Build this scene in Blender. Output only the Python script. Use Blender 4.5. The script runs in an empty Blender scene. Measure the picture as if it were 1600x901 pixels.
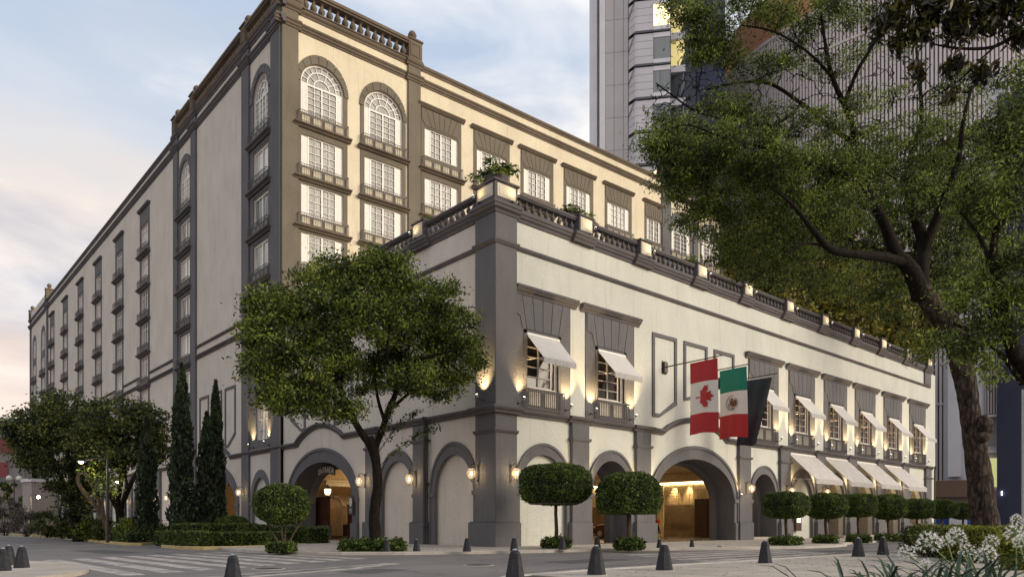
import bpy, bmesh, math, random
import numpy as np
from mathutils import Vector, Matrix
from mathutils.geometry import tessellate_polygon

sc = bpy.context.scene
COL = sc.collection
PI = math.pi
rad = math.radians

# ------------------------------------------------------------------ camera
CAM = (-21.301, -25.209, 1.032)
YAW = 48.541                       # heading of the camera, degrees from the +X street front
cam_d = bpy.data.cameras.new('camera')
cam_d.sensor_width = 36.0
cam_d.lens = 1135.0 / 1600 * 36
cam_d.shift_y = (817 - 450.5) / 1600
cam_d.clip_end = 5000
cam_o = bpy.data.objects.new('camera', cam_d)
COL.objects.link(cam_o)
cam_o.location = CAM
cam_o.rotation_euler = (rad(90), 0, rad(YAW - 90))
sc.camera = cam_o

# ------------------------------------------------------------------ world and sun
SUN_EL, SUN_AZ = 20.0, -58.0       # azimuth counted from +X towards +Y
w = bpy.data.worlds.new('World')
sc.world = w
w.use_nodes = True
nt = w.node_tree
nt.nodes.clear()
def N(t, **k):
    n = nt.nodes.new(t)
    for a, b in k.items():
        setattr(n, a, b)
    return n
sky = N('ShaderNodeTexSky', sky_type='NISHITA', sun_disc=False)
sky.sun_elevation = rad(SUN_EL)
sky.sun_rotation = rad(90 - SUN_AZ)
sky.air_density = 1.2
sky.dust_density = 2.5
bg1 = N('ShaderNodeBackground'); bg1.inputs['Strength'].default_value = 0.09
nt.links.new(sky.outputs[0], bg1.inputs['Color'])
tc = N('ShaderNodeTexCoord')
sep = N('ShaderNodeSeparateXYZ')
nt.links.new(tc.outputs['Generated'], sep.inputs[0])
# elevation ramp: peach near the horizon, blue grey band, cream, then pale blue and white overhead
ramp = N('ShaderNodeValToRGB')
cr = ramp.color_ramp
cr.elements[0].position = 0.0; cr.elements[0].color = (0.56, 0.45, 0.41, 1)
cr.elements[1].position = 1.0; cr.elements[1].color = (0.33, 0.40, 0.51, 1)
for p, c in ((0.12, (0.60, 0.45, 0.38, 1)), (0.19, (0.56, 0.45, 0.40, 1)), (0.25, (0.33, 0.34, 0.41, 1)), (0.33, (0.64, 0.56, 0.50, 1)),
             (0.43, (0.50, 0.52, 0.56, 1)), (0.56, (0.36, 0.43, 0.54, 1))):
    e = cr.elements.new(p); e.color = c
mp = N('ShaderNodeMapping'); mp.inputs['Scale'].default_value = (1.0, 1.6, 4.2)
mp.inputs['Rotation'].default_value = (0.15, 0.1, 0.4)
nt.links.new(tc.outputs['Generated'], mp.inputs['Vector'])
nz = N('ShaderNodeTexNoise'); nz.inputs['Scale'].default_value = 1.9; nz.inputs['Detail'].default_value = 9
nz.inputs['Roughness'].default_value = 0.56; nz.inputs['Distortion'].default_value = 0.5
nt.links.new(mp.outputs[0], nz.inputs['Vector'])
nz2 = N('ShaderNodeTexNoise'); nz2.inputs['Scale'].default_value = 2.6; nz2.inputs['Detail'].default_value = 6
nt.links.new(mp.outputs[0], nz2.inputs['Vector'])
# wobble the elevation by noise before the ramp
ma = N('ShaderNodeMath', operation='MULTIPLY_ADD'); ma.inputs[1].default_value = 0.26
nt.links.new(nz2.outputs['Fac'], ma.inputs[0]); nt.links.new(sep.outputs['Z'], ma.inputs[2])
sb = N('ShaderNodeMath', operation='SUBTRACT'); sb.inputs[1].default_value = 0.13
nt.links.new(ma.outputs[0], sb.inputs[0]); nt.links.new(sb.outputs[0], ramp.inputs[0])
cm = N('ShaderNodeMapRange'); cm.inputs[1].default_value = 0.36; cm.inputs[2].default_value = 0.62
nt.links.new(nz.outputs['Fac'], cm.inputs[0])
# white tops to the clouds
mixw = N('ShaderNodeMix', data_type='RGBA'); mixw.inputs[7].default_value = (0.84, 0.77, 0.69, 1)
nt.links.new(ramp.outputs[0], mixw.inputs[6])
cm2 = N('ShaderNodeMapRange'); cm2.inputs[1].default_value = 0.44; cm2.inputs[2].default_value = 0.66; cm2.inputs[4].default_value = 0.62
nt.links.new(nz.outputs['Fac'], cm2.inputs[0]); nt.links.new(cm2.outputs[0], mixw.inputs[0])
bg2 = N('ShaderNodeBackground'); bg2.inputs['Strength'].default_value = 0.84
nt.links.new(mixw.outputs[2], bg2.inputs['Color'])
cm.inputs[3].default_value = 0.80
ms = N('ShaderNodeMixShader')
nt.links.new(cm.outputs[0], ms.inputs[0]); nt.links.new(bg1.outputs[0], ms.inputs[1]); nt.links.new(bg2.outputs[0], ms.inputs[2])
wo = N('ShaderNodeOutputWorld'); nt.links.new(ms.outputs[0], wo.inputs[0])

sl = bpy.data.lights.new('sun', 'SUN')
sl.energy = 1.6; sl.angle = rad(30); sl.color = (1.0, 0.87, 0.68)
so = bpy.data.objects.new('sun', sl); COL.objects.link(so)
sd = Vector((math.cos(rad(SUN_EL)) * math.cos(rad(SUN_AZ)), math.cos(rad(SUN_EL)) * math.sin(rad(SUN_AZ)), math.sin(rad(SUN_EL))))
so.rotation_euler = sd.to_track_quat('Z', 'Y').to_euler()
so.location = (0, -60, 60)

sc.view_settings.view_transform = 'Standard'
sc.view_settings.look = 'None'
sc.view_settings.exposure = 0.92
sc.view_settings.gamma = 1.0
sc.render.resolution_x, sc.render.resolution_y = 1024, 576
sc.cycles.max_bounces = 5
sc.cycles.diffuse_bounces = 3
sc.cycles.transparent_max_bounces = 8
random.seed(7)
rng = np.random.default_rng(7)

# ------------------------------------------------------------------ measuring helpers (photo pixel + distance -> place)
FPX, HOR, CX = 1135.0, 817.0, 800.0
FW = Vector((math.cos(rad(YAW)), math.sin(rad(YAW)), 0)); RT = Vector((FW.y, -FW.x, 0))
CAMV = Vector(CAM)
def at(x, y, t):
    return CAMV + t * (FW + RT * ((x - CX) / FPX) + Vector((0, 0, (HOR - y) / FPX)))
def on_ground(x, y, z=0.0):
    return at(x, y, FPX * (CAM[2] - z) / (y - HOR))

# ------------------------------------------------------------------ materials
def newmat(name):
    m = bpy.data.materials.new(name); m.use_nodes = True
    t = m.node_tree; b = t.nodes['Principled BSDF']
    return m, t, b
def ln(t, a, b): t.links.new(a, b)
def stucco(name, col, bump=0.25, scale=9.0, var=0.07, rough=0.9, streak=0.03, fine=60, dirt=0.0):
    """painted render: broad tone drift, vertical weathering streaks and a trowelled relief"""
    m, t, b = newmat(name)
    c = t.nodes.new('ShaderNodeTexCoord')
    g = t.nodes.new('ShaderNodeNewGeometry')
    n1 = t.nodes.new('ShaderNodeTexNoise'); n1.inputs['Scale'].default_value = 0.35; n1.inputs['Detail'].default_value = 5
    ln(t, g.outputs['Position'], n1.inputs['Vector'])
    mpn = t.nodes.new('ShaderNodeMapping'); mpn.inputs['Scale'].default_value = (1.0, 1.0, 0.22)
    ln(t, g.outputs['Position'], mpn.inputs['Vector'])
    n2 = t.nodes.new('ShaderNodeTexNoise'); n2.inputs['Scale'].default_value = 1.3; n2.inputs['Detail'].default_value = 6
    ln(t, mpn.outputs[0], n2.inputs['Vector'])
    n3 = t.nodes.new('ShaderNodeTexNoise'); n3.inputs['Scale'].default_value = scale; n3.inputs['Detail'].default_value = 4
    ln(t, g.outputs['Position'], n3.inputs['Vector'])
    def mul(src, amt):
        r = t.nodes.new('ShaderNodeMapRange'); r.inputs[1].default_value = 0.3; r.inputs[2].default_value = 0.7
        r.inputs[3].default_value = 1 - amt; r.inputs[4].default_value = 1 + amt
        ln(t, src, r.inputs[0]); return r.outputs[0]
    a = mul(n1.outputs['Fac'], var); s = mul(n2.outputs['Fac'], streak); f = mul(n3.outputs['Fac'], 0.05)
    m1 = t.nodes.new('ShaderNodeMath'); m1.operation = 'MULTIPLY'; ln(t, a, m1.inputs[0]); ln(t, s, m1.inputs[1])
    m2 = t.nodes.new('ShaderNodeMath'); m2.operation = 'MULTIPLY'; ln(t, m1.outputs[0], m2.inputs[0]); ln(t, f, m2.inputs[1])
    vm = t.nodes.new('ShaderNodeVectorMath'); vm.operation = 'SCALE'; vm.inputs[0].default_value = col
    # rain stains: sparse thin vertical runs, and patches where the paint was touched up
    sm_ = t.nodes.new('ShaderNodeMapping'); sm_.inputs['Scale'].default_value = (2.4, 2.4, 0.16); ln(t, g.outputs['Position'], sm_.inputs['Vector'])
    ns = t.nodes.new('ShaderNodeTexNoise'); ns.inputs['Scale'].default_value = 1.7; ns.inputs['Detail'].default_value = 4; ns.inputs['Distortion'].default_value = 0.6; ln(t, sm_.outputs[0], ns.inputs['Vector'])
    rs = t.nodes.new('ShaderNodeMapRange'); rs.inputs[1].default_value = 0.57; rs.inputs[2].default_value = 0.80; rs.inputs[3].default_value = 1.0; rs.inputs[4].default_value = 0.80; ln(t, ns.outputs['Fac'], rs.inputs[0])
    np_ = t.nodes.new('ShaderNodeTexNoise'); np_.inputs['Scale'].default_value = 0.9; np_.inputs['Detail'].default_value = 2; np_.inputs['Distortion'].default_value = 1.0; ln(t, g.outputs['Position'], np_.inputs['Vector'])
    rp_ = t.nodes.new('ShaderNodeMapRange'); rp_.inputs[1].default_value = 0.60; rp_.inputs[2].default_value = 0.615; rp_.inputs[3].default_value = 1.0; rp_.inputs[4].default_value = 0.965; ln(t, np_.outputs['Fac'], rp_.inputs[0])
    m3 = t.nodes.new('ShaderNodeMath'); m3.operation = 'MULTIPLY'; ln(t, rs.outputs[0], m3.inputs[0]); ln(t, rp_.outputs[0], m3.inputs[1])
    m4 = t.nodes.new('ShaderNodeMath'); m4.operation = 'MULTIPLY'; ln(t, m3.outputs[0], m4.inputs[0]); ln(t, m2.outputs[0], m4.inputs[1])
    ln(t, m4.outputs[0], vm.inputs['Scale']); ln(t, vm.outputs[0], b.inputs['Base Color'])
    b.inputs['Roughness'].default_value = rough
    b.inputs['Specular IOR Level'].default_value = 0.25
    n4 = t.nodes.new('ShaderNodeTexNoise'); n4.inputs['Scale'].default_value = fine / 6; n4.inputs['Detail'].default_value = 5
    ln(t, g.outputs['Position'], n4.inputs['Vector'])
    bp = t.nodes.new('ShaderNodeBump'); bp.inputs['Strength'].default_value = bump; bp.inputs['Distance'].default_value = 0.04
    ln(t, n4.outputs['Fac'], bp.inputs['Height']); ln(t, bp.outputs[0], b.inputs['Normal'])
    return m
def plain(name, col, rough=0.6, metal=0.0, var=0.12, scale=6.0, bump=0.0, spec=0.4):
    m, t, b = newmat(name)
    c = t.nodes.new('ShaderNodeTexCoord')
    n1 = t.nodes.new('ShaderNodeTexNoise'); n1.inputs['Scale'].default_value = scale; n1.inputs['Detail'].default_value = 5
    ln(t, c.outputs['Object'], n1.inputs['Vector'])
    r = t.nodes.new('ShaderNodeMapRange'); r.inputs[1].default_value = 0.3; r.inputs[2].default_value = 0.7
    r.inputs[3].default_value = 1 - var; r.inputs[4].default_value = 1 + var
    ln(t, n1.outputs['Fac'], r.inputs[0])
    vm = t.nodes.new('ShaderNodeVectorMath'); vm.operation = 'SCALE'; vm.inputs[0].default_value = col
    ln(t, r.outputs[0], vm.inputs['Scale']); ln(t, vm.outputs[0], b.inputs['Base Color'])
    b.inputs['Roughness'].default_value = rough; b.inputs['Metallic'].default_value = metal
    b.inputs['Specular IOR Level'].default_value = spec
    if bump:
        bp = t.nodes.new('ShaderNodeBump'); bp.inputs['Strength'].default_value = bump; bp.inputs['Distance'].default_value = 0.03
        ln(t, n1.outputs['Fac'], bp.inputs['Height']); ln(t, bp.outputs[0], b.inputs['Normal'])
    return m
def emit(name, col, strength):
    m, t, b = newmat(name)
    b.inputs['Base Color'].default_value = (*col, 1)
    b.inputs['Emission Color'].default_value = (*col, 1); b.inputs['Emission Strength'].default_value = strength
    return m
def leafmat(name, c1, c2, c3, rough=0.55, trans=0.35, clump=0.9):
    """leaf colour: three tones chosen per leaf and drifting through the crown in clumps"""
    m, t, b = newmat(name)
    g = t.nodes.new('ShaderNodeNewGeometry')
    oi = t.nodes.new('ShaderNodeObjectInfo')
    n1 = t.nodes.new('ShaderNodeTexNoise'); n1.inputs['Scale'].default_value = clump; n1.inputs['Detail'].default_value = 3
    ln(t, g.outputs['Position'], n1.inputs['Vector'])
    ad = t.nodes.new('ShaderNodeMath'); ad.operation = 'MULTIPLY_ADD'; ad.inputs[1].default_value = 0.55
    ln(t, g.outputs['Random Per Island'], ad.inputs[0])
    sb = t.nodes.new('ShaderNodeMath'); sb.operation = 'SUBTRACT'; sb.inputs[1].default_value = 0.27
    ln(t, n1.outputs['Fac'], sb.inputs[0]); ln(t, sb.outputs[0], ad.inputs[2])
    rp = t.nodes.new('ShaderNodeValToRGB')
    rp.color_ramp.elements[0].position = 0.28; rp.color_ramp.elements[0].color = (*c1, 1)
    rp.color_ramp.elements[1].position = 0.78; rp.color_ramp.elements[1].color = (*c3, 1)
    e = rp.color_ramp.elements.new(0.52); e.color = (*c2, 1)
    ln(t, ad.outputs[0], rp.inputs[0]); ln(t, rp.outputs[0], b.inputs['Base Color'])
    b.inputs['Roughness'].default_value = rough; b.inputs['Specular IOR Level'].default_value = 0.3
    tr = t.nodes.new('ShaderNodeBsdfTranslucent'); ln(t, rp.outputs[0], tr.inputs['Color'])
    mx = t.nodes.new('ShaderNodeMixShader'); mx.inputs[0].default_value = trans
    out = t.nodes['Material Output']
    ln(t, b.outputs[0], mx.inputs[1]); ln(t, tr.outputs[0], mx.inputs[2]); ln(t, mx.outputs[0], out.inputs[0])
    return m
def barkmat(name, c1, c2, scale=5.0, bump=0.9, stretch=0.25):
    m, t, b = newmat(name)
    g = t.nodes.new('ShaderNodeNewGeometry')
    mpn = t.nodes.new('ShaderNodeMapping'); mpn.inputs['Scale'].default_value = (1, 1, stretch)
    ln(t, g.outputs['Position'], mpn.inputs['Vector'])
    v = t.nodes.new('ShaderNodeTexVoronoi'); v.feature = 'DISTANCE_TO_EDGE'; v.inputs['Scale'].default_value = scale * 1.6
    n = t.nodes.new('ShaderNodeTexNoise'); n.inputs['Scale'].default_value = scale; n.inputs['Detail'].default_value = 8; n.inputs['Roughness'].default_value = 0.7
    ln(t, mpn.outputs[0], n.inputs['Vector'])
    va = t.nodes.new('ShaderNodeVectorMath'); va.operation = 'MULTIPLY_ADD'; va.inputs[1].default_value = (0.35, 0.35, 0.35)
    ln(t, n.outputs['Color'], va.inputs[0]); ln(t, mpn.outputs[0], va.inputs[2]); ln(t, va.outputs[0], v.inputs['Vector'])
    mu = t.nodes.new('ShaderNodeMath'); mu.operation = 'MULTIPLY_ADD'; mu.inputs[1].default_value = 1.3; ln(t, v.outputs['Distance'], mu.inputs[0])
    sb = t.nodes.new('ShaderNodeMath'); sb.operation = 'SUBTRACT'; sb.inputs[1].default_value = 0.12; ln(t, n.outputs['Fac'], sb.inputs[0]); ln(t, sb.outputs[0], mu.inputs[2])
    rp = t.nodes.new('ShaderNodeValToRGB')
    rp.color_ramp.elements[0].position = 0.3; rp.color_ramp.elements[0].color = (*c1, 1)
    rp.color_ramp.elements[1].position = 0.85; rp.color_ramp.elements[1].color = (*c2, 1)
    ln(t, mu.outputs[0], rp.inputs[0]); ln(t, rp.outputs[0], b.inputs['Base Color'])
    b.inputs['Roughness'].default_value = 0.95; b.inputs['Specular IOR Level'].default_value = 0.15
    bp = t.nodes.new('ShaderNodeBump'); bp.inputs['Strength'].default_value = bump; bp.inputs['Distance'].default_value = 0.08
    ln(t, mu.outputs[0], bp.inputs['Height']); ln(t, bp.outputs[0], b.inputs['Normal'])
    return m
def glassy(name, c_dark, c_light, fac=0.5, rough=0.06, scale=1.5, spec=0.6):
    """window glass seen by day: glossy front over a curtain-like variation of the room behind"""
    m, t, b = newmat(name)
    oi = t.nodes.new('ShaderNodeObjectInfo'); c = t.nodes.new('ShaderNodeTexCoord')
    mpn = t.nodes.new('ShaderNodeMapping'); mpn.inputs['Scale'].default_value = (7, 1, 0.25)
    ln(t, c.outputs['Object'], mpn.inputs['Vector']); ln(t, oi.outputs['Random'], mpn.inputs['Location'])
    n = t.nodes.new('ShaderNodeTexNoise'); n.inputs['Scale'].default_value = scale; n.inputs['Detail'].default_value = 3
    ln(t, mpn.outputs[0], n.inputs['Vector'])
    ad = t.nodes.new('ShaderNodeMath'); ad.operation = 'ADD'; ln(t, n.outputs['Fac'], ad.inputs[0]); 
    r2 = t.nodes.new('ShaderNodeMapRange'); r2.inputs[3].default_value = -0.26 ; r2.inputs[4].default_value = 0.2
    ln(t, oi.outputs['Random'], r2.inputs[0]); ln(t, r2.outputs[0], ad.inputs[1])
    r = t.nodes.new('ShaderNodeMapRange'); r.inputs[1].default_value = fac - 0.14; r.inputs[2].default_value = fac + 0.14
    ln(t, ad.outputs[0], r.inputs[0])
    mx = t.nodes.new('ShaderNodeMix'); mx.data_type = 'RGBA'
    mx.inputs[6].default_value = (*c_dark, 1); mx.inputs[7].default_value = (*c_light, 1)
    ln(t, r.outputs[0], mx.inputs[0]); ln(t, mx.outputs[2], b.inputs['Base Color'])
    b.inputs['Roughness'].default_value = rough; b.inputs['Specular IOR Level'].default_value = spec
    nb = t.nodes.new('ShaderNodeTexNoise'); nb.inputs['Scale'].default_value = 1.2
    ln(t, c.outputs['Object'], nb.inputs['Vector'])
    bp = t.nodes.new('ShaderNodeBump'); bp.inputs['Strength'].default_value = 0.12; bp.inputs['Distance'].default_value = 0.05
    ln(t, nb.outputs['Fac'], bp.inputs['Height']); ln(t, bp.outputs[0], b.inputs['Normal'])
    return m

M = {}
M['cream'] = stucco('cream stucco', (0.555, 0.555, 0.505), bump=0.45)  # cooler than the main front: the low block's shade is in the colour
M['cream_sun'] = stucco('sunlit cream stucco', (0.70, 0.62, 0.46), bump=0.3)  # yellow of the sunlight put into the main front's cream
M['greige_shade'] = stucco('shaded side stucco', (0.60, 0.545, 0.485), bump=0.45, streak=0.035)  # shaded copy of the cream for the side faces, sun's yellow left out
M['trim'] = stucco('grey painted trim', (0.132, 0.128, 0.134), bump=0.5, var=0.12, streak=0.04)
M['trim_sun'] = stucco('sunlit taupe trim', (0.165, 0.142, 0.108), bump=0.4, var=0.12, streak=0.04)  # copy of the grey trim with the sun's warmth put into the colour
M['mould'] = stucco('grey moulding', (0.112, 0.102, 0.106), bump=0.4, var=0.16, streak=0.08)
M['mould_sun'] = stucco('sunlit brown moulding', (0.155, 0.122, 0.09), bump=0.4, var=0.18, streak=0.08)  # copy of the grey moulding, browned to carry the sun's tint
M['white'] = plain('white paint', (0.78, 0.75, 0.70), rough=0.45, var=0.05)
M['panel_cream'] = plain('cream panel paint', (0.55, 0.50, 0.42), rough=0.7, var=0.1)
M['iron'] = plain('dark iron', (0.06, 0.05, 0.05), rough=0.45, metal=0.3)
M['glass'] = glassy('curtained window glass', (0.022, 0.025, 0.028), (0.22, 0.21, 0.19), 0.53, rough=0.10, spec=0.35)
M['glass_side'] = glassy('side window glass', (0.03, 0.03, 0.035), (0.70, 0.67, 0.62), 0.44)
M['glass_dark'] = glassy('dark window glass', (0.012, 0.012, 0.014), (0.05, 0.025, 0.02), 0.5, spec=0.3)
M['canvas'] = plain('awning canvas', (0.54, 0.52, 0.50), rough=0.85, var=0.06, scale=2)
def striped():
    m, t, b = newmat('seamed awning canvas')
    c = t.nodes.new('ShaderNodeTexCoord'); w_ = t.nodes.new('ShaderNodeTexWave'); w_.wave_type = 'BANDS'; w_.bands_direction = 'X'; w_.inputs['Scale'].default_value = 0.62; w_.inputs['Distortion'].default_value = 0.15
    ln(t, c.outputs['Object'], w_.inputs['Vector'])
    r = t.nodes.new('ShaderNodeMapRange'); r.inputs[1].default_value = 0.90; r.inputs[2].default_value = 0.97; r.inputs[3].default_value = 1.0; r.inputs[4].default_value = 0.72; ln(t, w_.outputs['Fac'], r.inputs[0])
    n = t.nodes.new('ShaderNodeTexNoise'); n.inputs['Scale'].default_value = 2.2; n.inputs['Detail'].default_value = 7; ln(t, c.outputs['Object'], n.inputs['Vector'])
    r2 = t.nodes.new('ShaderNodeMapRange'); r2.inputs[1].default_value = 0.35; r2.inputs[2].default_value = 0.7; r2.inputs[3].default_value = 1.05; r2.inputs[4].default_value = 0.82; ln(t, n.outputs['Fac'], r2.inputs[0])
    m_ = t.nodes.new('ShaderNodeMath'); m_.operation = 'MULTIPLY'; ln(t, r.outputs[0], m_.inputs[0]); ln(t, r2.outputs[0], m_.inputs[1])
    vm = t.nodes.new('ShaderNodeVectorMath'); vm.operation = 'SCALE'; vm.inputs[0].default_value = (0.54, 0.51, 0.49); ln(t, m_.outputs[0], vm.inputs['Scale']); ln(t, vm.outputs[0], b.inputs['Base Color'])
    b.inputs['Roughness'].default_value = 0.85
    bp = t.nodes.new('ShaderNodeBump'); bp.inputs['Strength'].default_value = 0.5; bp.inputs['Distance'].default_value = 0.05; ln(t, n.outputs['Fac'], bp.inputs['Height']); ln(t, bp.outputs[0], b.inputs['Normal'])
    return m
M['canvas_striped'] = striped()
def lampglass(name, col, strength, mixf=0.45):
    m, t, b = newmat(name)
    e = t.nodes.new('ShaderNodeEmission'); e.inputs[0].default_value = (*col, 1); e.inputs[1].default_value = strength
    tr = t.nodes.new('ShaderNodeBsdfTransparent'); mx = t.nodes.new('ShaderNodeMixShader'); mx.inputs[0].default_value = mixf
    ln(t, tr.outputs[0], mx.inputs[1]); ln(t, e.outputs[0], mx.inputs[2]); ln(t, mx.outputs[0], t.nodes['Material Output'].inputs[0])
    return m
M['lamp_glass'] = lampglass('lit lantern glass', (1.0, 0.76, 0.45), 0.8, 0.3)
M['bulb'] = emit('warm bulb', (1.0, 0.80, 0.5), 6)
M['spot_face'] = emit('spotlight face', (1.0, 0.92, 0.75), 5)
M['wood'] = plain('dark stained wood', (0.055, 0.022, 0.014), rough=0.4, var=0.3, scale=3)
M['steel'] = plain('brushed steel', (0.45, 0.45, 0.45), rough=0.35, metal=0.9, var=0.05)

# ------------------------------------------------------------------ mesh builder
class MB:
    def __init__(s): s.v = []; s.f = []; s.m = []; s.cur = 0
    def quad(s, a, b, c, d):
        i = len(s.v); s.v += [a, b, c, d]; s.f.append((i, i+1, i+2, i+3)); s.m.append(s.cur)
    def poly(s, pts):
        i = len(s.v); s.v += list(pts); s.f.append(tuple(range(i, i+len(pts)))); s.m.append(s.cur)
    def box(s, x0, x1, y0, y1, z0, z1):
        if x0 > x1: x0, x1 = x1, x0
        i = len(s.v)
        s.v += [(x0,y0,z0),(x1,y0,z0),(x1,y1,z0),(x0,y1,z0),(x0,y0,z1),(x1,y0,z1),(x1,y1,z1),(x0,y1,z1)]
        for q in ((0,3,2,1),(4,5,6,7),(0,1,5,4),(1,2,6,5),(2,3,7,6),(3,0,4,7)):
            s.f.append(tuple(i+k for k in q)); s.m.append(s.cur)
        return s
    def plate(s, outer, y0, y1, holes=(), back=True):
        """outline in the x-z plane (with holes) given thickness from y0 (front) to y1"""
        loops = [outer] + list(holes)
        flat = [p for l in loops for p in l]
        if holes or len(outer) > 4:
            tris = tessellate_polygon([[Vector((p[0], p[1], 0)) for p in l] for l in loops])
        else:
            tris = [tuple(range(len(outer)))]
        i = len(s.v)
        s.v += [(p[0], y0, p[1]) for p in flat]
        for t in tris: s.f.append(tuple(i+k for k in t)); s.m.append(s.cur)
        j = len(s.v)
        s.v += [(p[0], y1, p[1]) for p in flat]
        if back:
            for t in tris: s.f.append(tuple(j+k for k in reversed(t))); s.m.append(s.cur)
        o = 0
        for l in loops:
            n = len(l)
            for k in range(n):
                a, b = o+k, o+(k+1) % n
                s.f.append((i+a, i+b, j+b, j+a)); s.m.append(s.cur)
            o += n
        return s
    def sweep(s, prof, path, closed=False, cap=True, y=0.0):
        """profile [(out, up)] carried along a path [(x, z)] on the wall; up is measured square to the path"""
        n = len(path); rings = []
        for k in range(n):
            p = Vector(path[k])
            d1 = (Vector(path[k]) - Vector(path[k-1])).normalized() if (k > 0 or closed) else None
            d2 = (Vector(path[(k+1) % n]) - Vector(path[k])).normalized() if (k < n-1 or closed) else None
            d1 = d1 or d2; d2 = d2 or d1
            d = (d1 + d2)
            d = d.normalized() if d.length > 1e-6 else d1
            nn = Vector((-d.y, d.x)); sc_ = 1 / max(0.35, nn.dot(Vector((-d1.y, d1.x))))
            rings.append([(p.x + nn.x*h*sc_, y - o, p.y + nn.y*h*sc_) for o, h in prof])
        i = len(s.v)
        for r in rings: s.v += r
        m = len(prof)
        for k in range(n if closed else n-1):
            a = i + k*m; b = i + ((k+1) % n)*m
            for q in range(m-1):
                s.f.append((a+q, b+q, b+q+1, a+q+1)); s.m.append(s.cur)
        if cap and not closed:
            s.f.append(tuple(i+q for q in range(m))); s.m.append(s.cur)
            s.f.append(tuple(i+(n-1)*m+q for q in reversed(range(m)))); s.m.append(s.cur)
        return s
    def lathe(s, prof, n=12, c=(0,0,0), sx=1.0, sy=1.0, rot=0.0):
        i = len(s.v)
        for r, z in prof:
            for k in range(n):
                a = 2*PI*k/n + rot
                s.v.append((c[0]+r*sx*math.cos(a), c[1]+r*sy*math.sin(a), c[2]+z))
        for q in range(len(prof)-1):
            for k in range(n):
                a = i+q*n+k; b = i+q*n+(k+1) % n
                s.f.append((a, b, b+n, a+n)); s.m.append(s.cur)
        s.f.append(tuple(i+k for k in reversed(range(n)))); s.m.append(s.cur)
        t = i+(len(prof)-1)*n
        s.f.append(tuple(t+k for k in range(n))); s.m.append(s.cur)
        return s
    def tube(s, pts, rs, n=7, jitter=0.0):
        pts = [Vector(p) for p in pts]
        if not hasattr(rs, '__len__'): rs = [rs]*len(pts)
        i = len(s.v); up = Vector((0.31, 0.17, 0.94)).normalized()
        last = None
        for k, p in enumerate(pts):
            d = (pts[min(k+1, len(pts)-1)] - pts[max(k-1, 0)])
            d = d.normalized() if d.length > 1e-9 else Vector((0,0,1))
            if last is None:
                a = d.cross(up)
                if a.length < 0.05: a = d.cross(Vector((1,0,0)))
                a.normalize()
            else:
                a = (last - d*last.dot(d))
                a = a.normalized() if a.length > 1e-6 else d.orthogonal().normalized()
            last = a; b = d.cross(a)
            for q in range(n):
                t = 2*PI*q/n
                rr = rs[k]*(1 + (random.uniform(-jitter, jitter) if jitter else 0))
                v = p + (a*math.cos(t) + b*math.sin(t))*rr
                s.v.append(tuple(v))
        for k in range(len(pts)-1):
            for q in range(n):
                a = i+k*n+q; b = i+k*n+(q+1) % n
                s.f.append((a, b, b+n, a+n)); s.m.append(s.cur)
        s.f.append(tuple(i+q for q in reversed(range(n)))); s.m.append(s.cur)
        t = i+(len(pts)-1)*n
        s.f.append(tuple(t+q for q in range(n))); s.m.append(s.cur)
        return s
    def blob(s, c, r, sub=2, sq=(1,1,1), noise=0.0, power=1.0):
        bm = bmesh.new(); bmesh.ops.create_icosphere(bm, subdivisions=sub, radius=1)
        i = len(s.v)
        for v in bm.verts:
            p = v.co.copy()
            if power != 1.0:
                p = Vector([math.copysign(abs(x)**power, x) for x in p])
            k = 1 + random.uniform(-noise, noise)
            s.v.append((c[0]+p.x*r*sq[0]*k, c[1]+p.y*r*sq[1]*k, c[2]+p.z*r*sq[2]*k))
        for f in bm.faces:
            s.f.append(tuple(i+v.index for v in f.verts)); s.m.append(s.cur)
        bm.free(); return s
    def mesh(s, name, mats, smooth=False, fix=True, bevel=0.0):
        me = bpy.data.meshes.new(name)
        me.from_pydata(s.v, [], s.f)
        if not isinstance(mats, (list, tuple)): mats = [mats]
        for m in mats: me.materials.append(m)
        if len(mats) > 1: me.polygons.foreach_set('material_index', s.m)
        if fix or bevel:
            bm = bmesh.new(); bm.from_mesh(me)
            if bevel:
                bmesh.ops.remove_doubles(bm, verts=bm.verts, dist=1e-5)
                ed = [e for e in bm.edges if len(e.link_faces) == 2 and e.calc_face_angle(0) > 0.6]
                bmesh.ops.bevel(bm, geom=ed, offset=bevel, segments=2, affect='EDGES', clamp_overlap=True)
            bmesh.ops.recalc_face_normals(bm, faces=bm.faces)
            bm.to_mesh(me); bm.free()
        if smooth:
            me.polygons.foreach_set('use_smooth', [True]*len(me.polygons))
        me.update()
        return me

def smooth_by_angle(me, ang=40):
    me.polygons.foreach_set('use_smooth', [True]*len(me.polygons))
    bm = bmesh.new(); bm.from_mesh(me)
    for e in bm.edges:
        if len(e.link_faces) == 2 and e.calc_face_angle(0) > rad(ang): e.smooth = False
    bm.to_mesh(me); bm.free()
    return me

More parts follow.
